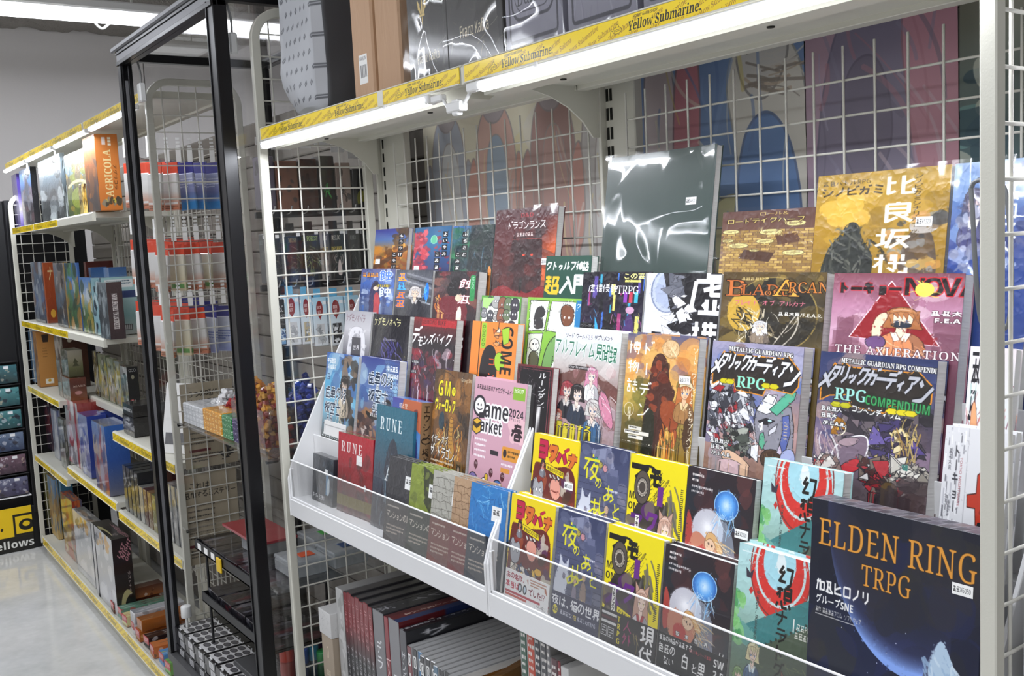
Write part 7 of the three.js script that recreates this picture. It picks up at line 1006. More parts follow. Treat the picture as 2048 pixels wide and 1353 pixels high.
// ---------- inside the glass case ----------
{
  const X = -2.45;
  // hanging packs in clear bags seen past the wire end panel: [z0, z1, y0, y1] on the plane x = X
  const hang = (label, [z0, z1, y0, y1], c, dx, o = {}) => {
    const t = thing('hanging_pack', label, 'game accessory', [X - (o.back || 0), y0, (z0 + z1) / 2], 0, o.group), w = Math.abs(z1 - z0) / 2, h = y1 - y0;
    part('box', cbox(-dx, 0, 0, h, -w, w, 0.002, { r: c, all: c }), mat(c.a, 'gloss'), t);
    if (o.bag) { part('clear_bag', cbox(-dx / 2 - 0.0008, -dx / 2 + 0.0008, h, h + 0.03, -w * 0.95, w * 0.95, 0), M.film, t); part('header', cbox(-dx / 2 - 0.0005, -dx / 2 + 0.0005, h + 0.03, h + 0.05, -w * 0.9, w * 0.9, 0), M.paper, t); }
    if (o.tab) part('hang_tab', cbox(-dx / 2 - 0.0005, -dx / 2 + 0.0005, h, h + 0.022, -w * 0.5, w * 0.5, 0), o.tab, t);
    return t;
  };
  const sq = (col) => (g, W) => strokes(g, 7, [col], 14, W * 0.35, 50, W * 0.3, 20, 16, 1.6, 1.4, 0.9);
  const R1 = [['mauve grey cloth pouch in a clear bag, front of the hanging row', [-.96,-.997,1.704,1.84], ['#5a5262', '#4a4450'], null], ['brown leather deck box in a clear bag beside the mauve pouch', [-1,-1.06,1.702,1.828], ['#7c5340', '#6a4636'], null], ['darker brown leather deck box in a clear bag, third of the hanging row', [-1.065,-1.115,1.701,1.833], ['#53392e', '#3c2a24'], null], ['black deck box with a green scribble emblem', [-1.121,-1.164,1.7,1.841], ['#26241f', '#2a2624'], sq('#4ac05a')], ['beige deck box with a dark scribble emblem', [-1.167,-1.21,1.701,1.823], ['#b09a8c', '#a38d80'], sq('#3a3430')], ['black deck box with a yellow-green creature emblem', [-1.215,-1.274,1.697,1.807], ['#1c1e22', '#1a1c20'], (g, W) => { curve(g, [W * 0.2, 90, W * 0.16, 62, W * 0.4, 48, W * 0.7, 60, W * 0.74, 86, W * 0.5, 76], '#8a8a34'); strokes(g, 3, ['#c0b84a', '#5a5a24'], 20, W * 0.2, 54, W * 0.5, 34, 10, 1, 1, 1.4); }]];
  R1.forEach(([l, q, base, ex], i) => hang(l, q, pic(110, 200, i + 60, base, [base[0], base[1], '#1c1a1a'], ex, 12), 0.05, { bag: 1 }));
  const art = (i) => (g, W) => { const c = ['#3f5a4a', '#6a7a4a', '#8a9a5a', '#c8b8a8', '#55555a', '#44444a'][i]; strokes(g, i + 3, [c, '#2c302c', '#7a7a70'], 40, W * 0.2, 30, W * 0.6, 56, 14, 1.4, 1.4, 1.2, 0.7); rect(g, W * 0.66, 3, W * 0.24, 7, '#e8e8e6'); T(g, ['DEEP', 'MOSS', 'FOREST', 'RELIC', 'CARD', 'CASE'][i], W * 0.14, 12, 11, ['#6a7a74', '#8a8a5a', '#a8c070', '#e0d8c8', '#888', '#888'][i], { font: 'serif', st: 'bold', sx: 0.62 }); if (i === 3) { curve(g, [W * 0.4, 92, W * 0.46, 66, W * 0.6, 56, W * 0.66, 74, W * 0.72, 92], '#d8c8c0'); T(g, 'DESERT', W * 0.1, 34, 10, '#d8c050', { st: 'bold', sx: 0.7 }); } };
  const RR = [[533,468,564,566],[574,464,606,562],[611,460,642,560],[660,458,693,558],[699,458,722,556],[727,458,748,556]];
  [[-.959,-1.001,1.517,1.644], [-1.015,-1.059,1.518,1.647], [-1.066,-1.11,1.518,1.65], [-1.136,-1.183,1.515,1.65], [-1.192,-1.226,1.515,1.648], [-1.234,-1.265,1.513,1.647]].forEach((q, i) => hang(`dark upright card case box ${['with faint teal title, nearest the front', 'with pale ring drawing, second from the front', 'with leafy green title, third from the front', 'with pale skull drawing and yellow words', 'plain with white side print, fifth from the front', 'plain at the back end of the middle row'][i]}`, q, pic(100, 240, i + 70, ['#1f2324', '#232827', '#191b1d'], null, art(i)), 0.045, { tab: M.black }));
  const dice = (i) => pic(90, 220, i, ['#a9d4e8', '#dfeaf0', '#e8eaec'], null, (g, W) => { oval(g, W * 0.46, 24, W * 0.24, 17, '#8e2a2c'); shape(g, '#8e2a2c', [W * 0.34, 36, W * 0.58, 36, W * 0.46, 46]); T(g, 'DICE', W * 0.28, 17, 8, '#e8d8d4', { sx: 0.6, st: 'bold' }); T(g, 'SET', W * 0.32, 26, 8, '#e8d8d4', { sx: 0.6, st: 'bold' }); rect(g, W * 0.7, 8, W * 0.24, 7, '#f4f4f4'); rect(g, W * 0.2, 54, W * 0.56, 40, ['#cfd0d0', '#c8b890', '#d4d4d4', '#2c2c2e', '#bcc4c8'][i % 5]); plates(g, i + 2, ['#f4f4f4', '#b8babc', '#8a8c8e'], 14, W * 0.24, 58, W * 0.48, 32, 6, '#777', 0.4); });
  const bd = pic(90, 220, 3, ['#1c1e22', '#202226'], null, (g, W) => { T(g, 'D&C', W * 0.12, 12, 17, '#e8e8e8', { font: 'serif', sx: 0.8 }); T(g, 'DICE SET', W * 0.2, 32, 10, '#e0e0e0', { sx: 0.75 }); for (let i = 0; i < 5; i++) rect(g, W * 0.3, 46 + i * 3, W * 0.6, 0.8, '#8a8a8a'); rect(g, W * 0.3, 64, W * 0.6, 34, '#7aa8d0'); plates(g, 3, ['#5a8ac0', '#c8dcea', '#3a5a8a'], 20, W * 0.34, 68, W * 0.5, 26, 7, '#fff', 0.5); });
  hang('black hanging dice set pack with pale blue picture at its foot', [-.959,-.991,1.358,1.476], bd, 0.03, { tab: M.black, back: -0.02 });
  const blueTab = std({ color: 0x5fa8cc, roughness: 0.5 });
  [[-.99,-1.031,1.354,1.486], [-1.034,-1.066,1.353,1.481], [-1.068,-1.107,1.344,1.473], [-1.112,-1.156,1.341,1.472], [-1.16,-1.201,1.339,1.471]].forEach((q, i) => hang(`white and sky blue hanging dice pack with dark red oval, ${['first', 'second', 'third', 'fourth', 'fifth'][i]} from the front`, q, dice(i), 0.03, { tab: blueTab, back: -0.02, group: 'white and blue dice packs' }));
  // hanging rails with prongs
  for (const [y, l] of [[1.692, 'upper'], [1.505, 'lower']]) { const t = thing('hook_rail', `black ${l} rail with wire prongs inside the glass case`, 'rail', [X - 0.03, y, -1.09]); part('rail', bx(-0.006, 0.006, -0.008, 0.008, -0.19, 0.14, 0.001), M.black, t); for (let i = 0; i < 7; i++) part('prong', tube([[0.004, 0.002, -0.16 + i * 0.045], [0.05, 0.004, -0.16 + i * 0.045], [0.062, 0.02, -0.16 + i * 0.045]], 0.0022, 10, 6), M.chrome, t); }
  // clear bins of loose dice on the glass shelf
  const Y = 1.087 + 0.001, dg = cbox(-0.006, 0.006, -0.006, 0.006, -0.006, 0.006, 0.0012), M_dice = phy({ color: 0xffffff, roughness: 0.15, clearcoat: 0.6 });
  const heap = (label, x0, x1, z0, z1, h, cols, seed) => {
    const t = thing('dice_bin', 'clear bin under the ' + label.split(' ').slice(0, 12).join(' '), 'bin', [(x0 + x1) / 2, Y, (z0 + z1) / 2]), W = x1 - x0, D = z1 - z0, k = 0.0015;
    part('bin_wall', [cbox(-W / 2, W / 2, 0, h * 0.75, D / 2 - k, D / 2, 0), cbox(-W / 2, W / 2, 0, h * 0.75, -D / 2, -D / 2 + k, 0), cbox(W / 2 - k, W / 2, 0, h * 0.75, -D / 2, D / 2, 0), cbox(-W / 2, -W / 2 + k, 0, h * 0.75, -D / 2, D / 2, 0)], M.acrylic, t);
    const r = rng(seed), n = Math.floor(W * D * h / 3.2e-6), im = new THREE.InstancedMesh(dg, M_dice, n), m4 = new THREE.Matrix4(), q = new THREE.Quaternion(), c = new THREE.Color();
    for (let i = 0; i < n; i++) { const u = r() - 0.5, v = r() - 0.5, top = h * (0.75 + 0.45 * (1 - 4 * u * u) * (1 - 4 * v * v)), y = 0.007 + r() * (top - 0.007); q.setFromEuler(new THREE.Euler(r() * 3, r() * 3, r() * 3)); m4.compose(new THREE.Vector3(u * (W - 0.018), y, v * (D - 0.018)), q, new THREE.Vector3(1, 1, 1)); im.setMatrixAt(i, m4); im.setColorAt(i, c.set(cols[Math.floor(r() * cols.length)])); }
    im.name = numbered('loose_dice'); im.position.copy(t.position); im.userData = { label, category: 'dice', kind: 'stuff' }; scene.add(im);
  };
  heap('heap of clear white loose dice at the left of the glass shelf', -3.0, -2.9, -1.06, -0.95, 0.085, ['#d8d8d8', '#f0f0f0', '#b8b8bc'], 1);
  heap('heap of red loose dice beside the near black upright', -2.89, -2.76, -1.06, -0.95, 0.085, ['#b03034', '#8a2428', '#c84a4c'], 2);
  heap('heap of red and amber loose dice near the wire end panel', -2.5, -2.4, -0.985, -0.9, 0.15, ['#9a4038', '#c08030', '#d09a40', '#8a3430'], 3);
  heap('heap of amber and orange loose dice in the middle of the case', -2.63, -2.51, -0.985, -0.9, 0.16, ['#d08a28', '#e0a03a', '#b86a20'], 4);
  heap('heap of royal blue loose dice in the middle of the case', -2.5, -2.4, -1.075, -0.99, 0.165, ['#2a3a8a', '#3a4aa8', '#1f2c6a'], 5);
  heap('heap of green loose dice at the back of the case', -2.5, -2.4, -1.165, -1.08, 0.15, ['#1f7a44', '#2a9a54', '#3f8a3a'], 6);
  heap('heap of smoke grey and purple loose dice at the rear of the case', -2.5, -2.4, -1.255, -1.17, 0.12, ['#3a3844', '#55535e', '#4a3a5c', '#2c2c34'], 7);
  // packs of boxed dice at the front of the shelf
  const dcell = (c1, c2, dot) => cell(150, 120, (g, W) => { rect(g, -5, -5, W + 10, 110, c2); const r = rng(4); for (let y = 0; y < 4; y++) for (let x = 0; x < 6; x++) { rect(g, x * W / 6 + 1, y * 25 + 1, W / 6 - 2, 23, c1); for (let k = 0; k < 3; k++) oval(g, x * W / 6 + 3 + r() * (W / 6 - 6), y * 25 + 5 + r() * 15, 2.2, 2.2, dot); } });
  const [dw, dor, dgr, dpu] = [dcell('#d0d2d4', '#a8aaac', '#f4f4f4'), dcell('#e09a24', '#b87418', '#f8e8b0'), dcell('#15803c', '#0e5a2a', '#d8ecd8'), dcell('#3c2c6a', '#2a1e4c', '#e0d8f0')];
  const blk = (label, x0, x1, h, z, c) => carton('dice_block', label, 'dice', [x0, x1, Y, Y + h, z, z - 0.11], { all: c }, 'gloss', { c: 0.003 });
  blk('clear block of white dice at the left front of the glass shelf', -3.071, -2.891, 0.062, -0.9, dw); blk('block of orange dice beside the white block', -2.881, -2.727, 0.066, -0.9, dor); blk('block of green dice beside the orange block', -2.719, -2.643, 0.066, -0.9, dgr); blk('block of purple dice behind the near black upright', -2.635, -2.559, 0.066, -0.9, dpu);
  // clear boxes on the lower glass shelf
  const Y2 = .746 + 0.001, clear = phy({ color: 0xe8ecee, roughness: 0.2, transmission: 0.75, thickness: 0, ior: 1.45 });
  [['orange', -2.47, -1.0, 0xd2552c], ['dark blue', -2.47, -1.12, 0x2a4a7a], ['red', -2.72, -1.0, 0xa83030], ['green', -2.62, -1.13, 0x4ab04a], ['orange', -2.47, -1.235, 0xd2552c]].forEach(([n, x, z, col], i) => { const t = thing('parts_box', `clear flat parts box with ${n} label ${['nearest the wire end panel', 'in the middle of the lower glass shelf', 'at the left of the lower glass shelf', 'behind the orange-labelled one', 'at the back of the lower glass shelf'][i]}`, 'plastic box', [x, Y2, z]); part('base', cbox(-0.06, 0.06, 0, 0.032, -0.05, 0.05, 0.003), clear, t); part('lid', cbox(-0.061, 0.061, 0.0325, 0.044, -0.051, 0.051, 0.003), clear, t); part('label', bx(-0.01, 0.03, 0.0445, 0.046, -0.03, 0.01, 0.0004), std({ color: col, roughness: 0.5 }), t); });
  carton('flat_pack', 'red flat pack lying on the lower glass shelf beside the black upright', 'pack', [-2.88, -2.6, Y2 + 0.048, Y2 + 0.056, -0.93, -1.05], { all: solid('#9a2c34') }, 'gloss');
  // bottles and jars on the case floor
  const yb = 0.338, bottle = (label, px, z, r, h, cap, body) => { const t = thing('paint_bottle', label, 'bottle', [px, yb + 0.1, z]); part('body', lathe([[0, 0], [r, 0], [r, h * 0.62], [r * 0.8, h * 0.7], [0, h * 0.7]]), std({ color: body, roughness: 0.3 }), t); part('cap', lathe([[0, h], [r * 0.94, h], [r, h * 0.97], [r, h * 0.66], [0, h * 0.66]]), std({ color: cap, roughness: 0.35 }), t); };
  part('plinth', bx(-2.75, -2.36, 0, 0.1, -0.16, 0.16, 0.002), M.darkGrey, thing('case_riser', 'dark riser step under the bottles in the glass case', 'riser', [0, yb, -1.05]));
  bottle('paint bottle with a red cap inside the glass case', -2.45, -0.935, 0.02, 0.13, 0xc03a28, 0x8a2a24); bottle('paint bottle with a blue cap inside the glass case', -2.43, -0.968, 0.018, 0.115, 0x2a5ab0, 0x2c3a5c); bottle('paint bottle with an orange cap inside the glass case', -2.5, -1.0, 0.02, 0.135, 0xd2782c, 0x6a3a1c); bottle('paint bottle with a light blue cap inside the glass case', -2.44, -1.003, 0.016, 0.11, 0x3f9ac0, 0x2a4a5a); bottle('paint bottle with a green cap inside the glass case', -2.41, -1.02, 0.018, 0.1, 0x1f8a44, 0x1c4a2c); bottle('paint bottle with a white cap inside the glass case', -2.43, -1.055, 0.02, 0.13, 0xe0e0e0, 0x5a5c5c); bottle('paint bottle with a purple cap inside the glass case', -2.48, -1.04, 0.02, 0.115, 0x4a2a6a, 0x3a2450);
  [[-2.53, -0.935], [-2.5, -0.985], [-2.5, -1.075]].forEach(([x, z], i) => { const t = thing('glass_jar', `clear glass jar of pebbles behind the paint bottles, ${['left', 'middle', 'right'][i]} one`, 'jar', [x, yb + 0.1, z]); part('jar_wall', lathe([[0, 0], [0.03, 0], [0.03, 0.16], [0.026, 0.17], [0.027, 0.175], [0.024, 0.172], [0.028, 0.158], [0.028, 0.002], [0, 0.002]], 20), M.glass, t); const c = lathe([[0, 0.12], [0.015, 0.125], [0.027, 0.115], [0.027, 0.003], [0, 0.003]], 14); part('contents', c, std({ color: [0x6a6c70, 0x8a8c90, 0x5a7078][i], roughness: 0.6, bumpMap: rep(rough, 20), bumpScale: 0.004 }), t); });
  // black and white boxes stacked at the front of the case floor
  const gt = cell(150, 460, (g, W) => { rect(g, -5, -5, W + 10, 110, '#131216'); shape(g, '#c9c8c8', [2, 40, W - 2, 40, W - 2, 94, 2, 94]); for (let y = 0; y < 4; y++) for (let x = 0; x < 2; x++) oval(g, W * (0.28 + x * 0.44), 48 + y * 12, W * 0.17, 4.6, '#55545a', '#1a191c', 1.2); strokes(g, 4, ['#f4f4f4'], 8, 3, 36, W - 6, 6, 6, 2, 0.3, 0.5); T(g, 'GAG', W * 0.14, 8, 12, '#f0f0f0', { st: 'bold italic', sx: 0.9 }); T(g, 'cards', W * 0.16, 22, 6, '#aaa'); strokes(g, 6, ['#e8e8e8'], 10, 3, 92, W - 6, 6, 5, 2, 0.2, 0.6); }), ge = cell(110, 60, (g, W) => { rect(g, -5, -5, W + 10, 110, '#17161a'); rect(g, W * 0.42, 14, W * 0.42, 70, '#d8d8da'); for (let i = 0; i < 4; i++) rect(g, W * 0.48, 24 + i * 14, W * 0.3, 6, '#55555a'); });
  const gx = (i) => -3.125 + i * 0.0975, pos = ['first', 'second', 'third', 'fourth', 'fifth', 'sixth', 'seventh'];
  const gg = cbox(-0.046, 0.046, 0, 0.0275, -0.2, 0, 0.0012, { f: ge, t: gt, r: solid('#131216').a === gt.a ? solid('#131216') : ge, all: ge });
  for (let i = 0; i < 7; i++) for (let l = 0; l < 3; l++) single('card_game_box', `black and white card game box, ${['bottom', 'middle', 'top'][l]} of the ${pos[i]} stack from the far upright`, 'card game', gg, mat(gt.a, 'gloss'), [gx(i), yb + l * 0.0282, -0.846 - (l % 2) * 0.003], 0, 'black and white card game boxes in the case');
  // two-tier black stand with trays of dark packs
  { const t = thing('tray_stand', 'two-tier black stand holding trays of dark packs in the glass case', 'stand', [0, 0, 0]); for (const [x0, y] of [[-2.98, 0.715], [-2.95, 0.56]]) part('tray', [bx(x0, -2.42, y, y + 0.006, -1.1, -0.875, 0.001), bx(x0, -2.42, y, y + 0.03, -0.88, -0.875, 0.001), bx(x0, x0 + 0.005, y, y + 0.03, -1.1, -0.875, 0.001)], M.black, t); for (const z of [-0.9, -1.08]) part('post', rod([-2.955, 0.338, z], [-2.955, 0.72, z], 0.004, 8), M.black, t); part('post', rod([-2.5, 0.338, -1.08], [-2.5, 0.72, -1.08], 0.004, 8), M.black, t); part('ticket', [0, 1, 2].map((i) => bx(-2.95 + i * 0.06, -2.92 + i * 0.06, 0.722, 0.74, -0.875, -0.8738, 0.0003)), M.paper, t); const bl = part('yellow_tag', bx(-2.77, -2.735, 0.7, 0.742, -0.874, -0.868, 0.004), std({ color: 0xe0b81c, roughness: 0.5 }), t); }
  const pk = (s, a) => pic(120, 90, s, ['#232227', '#2c2a30'], [a, '#1a191d', '#3c3a42', '#8a8890'], null, 18), pkA = [pk(3, '#5a3a3c'), pk(5, '#44484c'), pk(9, '#6a2c34')];
  for (let i = 0; i < 5; i++) for (const k of [0, 1]) { const c = pkA[(i + k) % 3]; carton('card_pack', `dark card pack lying in the ${k ? 'lower' : 'upper'} black tray, ${pos[i]} from the left`, 'card pack', [-2.968 + i * 0.105 + k * 0.03, -2.872 + i * 0.105 + k * 0.03, (k ? 0.567 : 0.722), (k ? 0.6 : 0.74), -0.89, -1.06], { all: c }, 'shrink', { ry: 0.04 * ((i % 3) - 1) }); }
}
// ---------- card sleeves on hooks beyond the glass case ----------
{
  const orange = std({ color: 0xd8492c, roughness: 0.5 }), bluev = std({ color: 0x3a3c8c, roughness: 0.5 }), clear = phy({ color: 0xf2f2f2, roughness: 0.15, transmission: 0.35, thickness: 0, ior: 1.45 });
  const c1 = pic(80, 120, 3, ['#d9d8d6', '#d2d0cc', '#b86a4a'], null, (g, W) => { rect(g, 4, 78, W - 8, 6, '#d8d4d0'); fine(g, 6, 88, W - 12, 2, 5, '#5a3a2c', 3); }), c2 = pic(80, 120, 3, ['#dcd8c8', '#d4cdb4', '#c8b894'], null, (g, W) => rect(g, 5, 80, W - 10, 12, '#6a9a5a')), c3 = pic(80, 120, 4, ['#b8bcd8', '#7a80b0', '#4a90c8'], null, (g, W) => { fine(g, 6, 14, W - 12, 4, 7, '#e8eaf4', 5); rect(g, -5, 78, W + 10, 30, '#3a86c4'); }), c4 = pic(80, 120, 5, ['#d4d8e4', '#c8cedc', '#8a94c4'], null, (g, W) => fine(g, 6, 40, W - 12, 4, 7, '#5a68a8', 3));
  const rowName = ['top', 'middle', 'bottom'], hk = ['nearest', 'second', 'third'], ps = ['front', 'second', 'third', 'fourth', 'rear'];
  const proto = {};
  const mk = (kind, cellX, head) => { const o = new THREE.Group(); part('sleeve_pack', cbox(-0.034, 0.034, -0.155, -0.035, -0.007, 0.007, 0.003, { all: cellX }), mat(cellX.a, 'gloss'), o); part('header', bx(-0.034, 0.034, -0.037, 0, -0.0015, 0.0015, 0.0005), head, o); return o; };
  const kinds = { white: ['white', c1, orange], cream: ['cream', c2, orange], violet: ['violet and blue', c3, bluev], pale: ['pale blue', c4, bluev] };
  for (let r = 0; r < 3; r++) for (let h = 0; h < 3; h++) {
    const x = -3.34 - h * 0.14, y = [1.9, 1.635, 1.42][r] + h * 0.012, hook = thing('display_hook', `wire hook of the card sleeves, ${rowName[r]} row, ${hk[h]} to the glass case`, 'hook', [x, y + 0.006, -1.21]);
    part('arm', tube([[0, 0, 0], [0, 0.002, 0.2], [0, 0.012, 0.27], [0, 0.02, 0.275]], 0.0022, 14, 6), M.chrome, hook); part('price_holder', [bx(-0.012, 0.012, 0.012, 0.05, 0.274, 0.276, 0.0004), bx(-0.009, 0.009, 0.05, 0.078, 0.2745, 0.276, 0.0004)], M.paper, hook);
    for (let i = 0; i < 5; i++) { const k = r === 0 ? (i < 2 ? 'white' : 'violet') : r === 2 && i > 2 ? 'pale' : i % 2 ? 'cream' : 'white', [kn, cc, hd] = kinds[k]; const o = (proto[k] ||= mk(k, cc, hd)).clone(); o.name = numbered('card_sleeve_pack'); o.position.set(x, y, -0.955 - i * 0.047); o.rotation.set(0.03 * ((i % 3) - 1), 0.35 + 0.12 * ((i * 7 + h) % 3), 0.03 * ((i + h) % 3 - 1)); tag(o, `${kn} card sleeve pack, ${rowName[r]} row, ${hk[h]} hook, ${ps[i]} pack`, 'card sleeves', 'card sleeve packs on hooks'); scene.add(o); }
  }
  for (let r = 0; r < 3; r++) for (let i = 0; i < 6; i++) { const t = thing('price_tag', `white hanging price tag over the ${rowName[r]} sleeve row, ${['first', 'second', 'third', 'fourth', 'fifth', 'sixth'][i]} from the front`, 'price tag', [-3.31, [1.945, 1.69, 1.475][r], -0.95 - i * 0.037], 1.1); part('holder', bx(-0.008, 0.008, -0.045, 0, -0.001, 0.001, 0.0004), M.paper, t); part('stem', [0, 1, 2].map((k) => bx(-0.006, 0.006, 0.002 + k * 0.012, 0.009 + k * 0.012, -0.001, 0.001, 0.0003)), M.plastic, t); }
  // paper signs fixed behind the wire panel
  const sign = (a, s) => cell(220, 330, (g, W) => { rect(g, -5, -5, W + 10, 110, '#b5a992'); T(g, a[0], W * 0.16, 9, 8, '#2a2620', { lw: 0.1 }); T(g, a[1], W * 0.08, 19, 7.4, '#2a2620', { lw: 0.1, sx: 0.9 }); for (let i = 0; i < 7; i++) fine(g, 8, 34 + i * 6, W - 18, 1, 3.4, '#55504a', s + i); rect(g, 6, 78, W * 0.4, 3, '#6a3034'); fine(g, 8, 84, W * 0.5, 3, 3.4, '#55504a', s); plates(g, s, ['#4a4a4c', '#3a3a3a'], 8, W * 0.6, 80, W * 0.3, 14, 4); });
  const q1 = [-.946,-1.12,.9,1.181], q2 = [-.918,-1.109,.58,.881];
  [[q1, sign(['3つの時代、', 'それは伝説のはじまり'], 3), 'beige paper sign with large handwriting behind the dice blocks'], [q2, sign(['これは、', '参加するミステリー'], 13), 'beige paper sign with large handwriting below the shelf edge']].forEach(([[z0, z1, y0, y1], c, l]) => single('paper_sign', l, 'sign', cbox(-0.003, 0, 0, y1 - y0, -Math.abs(z1 - z0) / 2, Math.abs(z1 - z0) / 2, 0.0005, { r: c, all: c }), mat(c.a, 'matte'), [-3.246, y0, (z0 + z1) / 2]));
}

// ---------- board games on the far shelves ----------
{
  const B = (label, q, fc, rc, o = {}) => carton(o.name || 'board_game_box', label, o.cat || 'board game', q, { f: fc, all: rc || fc, ...(o.t ? { t: o.t } : {}) }, o.kind || 'shrink', o);
  const P = (s, base, cols, ex, w = 110, h = 150) => pic(w, h, s, base, cols, ex, 30);
  const side = (base, txt, col, ex) => cell(70, 170, (g, W) => { bgv(g, W, ...base); if (txt) T(g, txt, W * 0.28, 82, W * 0.42, col, { rot: -1.5708, font: 'serif', st: 'bold', fit: 62 }); if (ex) ex(g, W); });
  // top shelf
  B('slim purple and white game box at the far end of the top far shelf', [-6,-5.849,1.777,2.06,-.95,-.957], P(2, ['#5a4aa0', '#4a3c8a', '#c8c4d8', '#5a4c98'], null));
  B('blue and dark game box with a black side on the top far shelf', [-5.762,-5.46,1.777,2.064,-.95,-.98], P(3, ['#5a8ac0', '#3a5a8a', '#3a3038', '#2c2c30'], ['#6a4a50', '#2a2c34', '#8a8a90']), solid('#15161a'));
  B('large dark grey game box with silver scene on the top far shelf', [-5.219,-4.721,1.777,2.062,-.945,-.953], P(4, ['#aebcc4', '#6a7a84', '#4a4e50', '#3c4040'], ['#55595a', '#2c3030', '#8a9294', '#c8d0d4']));
  B('large game box with a green face and golden lettering on the top far shelf', [-4.63,-4.232,1.777,2.039,-.945,-.96], P(5, ['#a88a5a', '#8a7a5c', '#6a7a3a', '#4a5a3c'], ['#9aa83a', '#55503c', '#c8a040', '#7a8a34', '#6a9ac0'], (g, W) => { curve(g, [W * 0.1, 52, W * 0.5, 40, W * 0.9, 52], null, '#e8dcb0', 5, false); oval(g, W * 0.5, 72, W * 0.3, 16, '#9aa83c'); }));
  B('thin black and gold game box leaning before the green one', [-4.302,-4.241,1.777,1.895,-.92,-.937], P(6, ['#2a2620', '#c8a850', '#b89840', '#e0c468'], ['#3a3020', '#e8d890']));
  B('orange game box with tall gold lettering on its side', [-4.18,-3.988,1.777,2.062,-.925,-1.008], P(7, ['#c87838', '#b86a30', '#5a4a48', '#4a4440'], ['#c07a3c', '#8a5a34', '#5a4a44'], (g, W) => rect(g, W * 0.1, 4, W * 0.5, 3, '#b03030')), side(['#cf7a34', '#d07c36', '#c87430'], 'AGRICOLA', '#e8d49a', (g, W) => { rect(g, W * 0.3, 4, W * 0.16, 10, '#e8d8d0'); for (let i = 0; i < 3; i++) rect(g, W * 0.56, 4 + i * 4, W * 0.14, 3, '#f0e8d0'); T(g, 'アグリコラ', W * 0.86, 40, W * 0.16, '#4a2c14', { rot: 1.57 }); blobs(g, 3, ['#4a4434', '#d8c04a', '#8a8474'], 14, W * 0.1, 84, W * 0.8, 8, 5, 0.9); }), { kind: 'card' });
  // second shelf
  B('grey-blue game box at the left of the second far shelf', [-5.692,-5.42,1.287,1.592,-.95,-.957], P(9, ['#8a96a0', '#5a6a80', '#6a80a8', '#4a4c54'], ['#9aa4ac', '#4a5a7a', '#c8ccd0', '#7a5a4a']));
  B('orange game box with pale mark on the second far shelf', [-5.383,-5.358,1.287,1.587,-.95,-.996], P(10, ['#b85a28', '#a84e22'], null), side(['#b8562a', '#a84a22', '#8a3c1c'], null, null, (g, W) => { T(g, 'ナ', W * 0.36, 6, W * 0.6, '#f0d8a0', { lw: 0.12 }); oval(g, W * 0.6, 84, W * 0.26, 7, '#e0a83a'); }));
  B('grey picture game box with a gold edge on the second far shelf', [-5.118,-4.891,1.287,1.585,-.95,-.956], P(12, ['#a49a94', '#7a7470', '#4a5054', '#3c4044'], ['#c8beb4', '#5a4a40', '#6a7a8a', '#2c3034']), solid('#c8a868'));
  B('blue and green meadow game box, left of its pair', [-4.862,-4.606,1.287,1.583,-.95,-.96], P(13, ['#4a7ac8', '#6a94c8', '#4a6a4a', '#3a5a3c'], ['#5a8a54', '#c88a3c', '#e8ecec', '#3a4a34']), solid('#4a74b8'));
  B('blue and green meadow game box, right of its pair and a little lower', [-4.559,-4.364,1.287,1.521,-.945,-.957], P(14, ['#5a8ad0', '#c8d8e8', '#5a7a4a', '#4a6a44'], ['#8aa054', '#d8b050', '#e8ecec', '#3a4a34']));
  B('dark red flat-topped game box at the back of the second far shelf', [-5.18,-5.137,1.287,1.582,-1.1,-1.227], P(15, ['#6a2824', '#5a2220'], null));
  for (const [i, q] of [[0, [-4.716,-4.677,1.287,1.558,-1.02,-1.089]], [1, [-4.572,-4.484,1.287,1.556,-1.05,-1.124]]]) B(`sky blue game box with clouds behind the slim dark box, ${i ? 'right' : 'left'} one`, q, P(16, ['#6a96cc', '#a8c4e0', '#dfe8f0'], null), side(['#4a78b8', '#8ab0d8', '#d8e4ec', '#c8d8dc'], null, null, (g, W) => { rect(g, W * 0.5, 22, W * 0.4, 8, '#e8e4d0'); oval(g, W * 0.6, 25, 4, 4, '#333'); }));
  B('pale teal game box with penguins and a white text panel', [-4.348,-4.177,1.287,1.52,-.945,-1.079], P(17, ['#9ac4cc', '#a8d0d8', '#8ab8c0'], ['#dfeef0', '#2c3a4a', '#7aa8b0'], (g, W) => { for (let i = 0; i < 5; i++) oval(g, W * (0.3 + 0.3 * (i % 2)), 20 + i * 16, 5, 6, '#26303c'); }), side(['#a8d0d0', '#b4d4d4', '#8ab4b4', '#b8bcb8'], null, null, (g, W) => { rect(g, W * 0.1, 4, W * 0.8, 14, '#eef2f0'); fine(g, W * 0.16, 6, W * 0.66, 3, 4, '#3a5a6a', 2); rect(g, W * 0.2, 24, W * 0.8, 12, '#3a4a7a'); rect(g, W * 0.3, 82, W * 0.5, 10, '#444'); for (let i = 0; i < 9; i++) rect(g, W * 0.32 + i * 2.2, 83, 1.1, 8, '#ddd'); }));
  B('tall slim grey box with white upright lettering on a dark side', [-4.138,-3.992,1.287,1.506,-.92,-.978], P(18, ['#8a9498', '#5a6468', '#4a5054', '#7a8a90'], ['#a8b4b8', '#3c4448']), side(['#4a3c3c', '#453838', '#403436'], 'ELEMENTAL TRUNK MAN', '#e8e4e0'));
  // third shelf
  B('thin blue game box at the left of the short far shelf', [-6.021,-5.897,.937,1.219,-.96,-.965], P(19, ['#3a5a80', '#5a7a9a', '#2c4460'], ['#7a9ab8']));
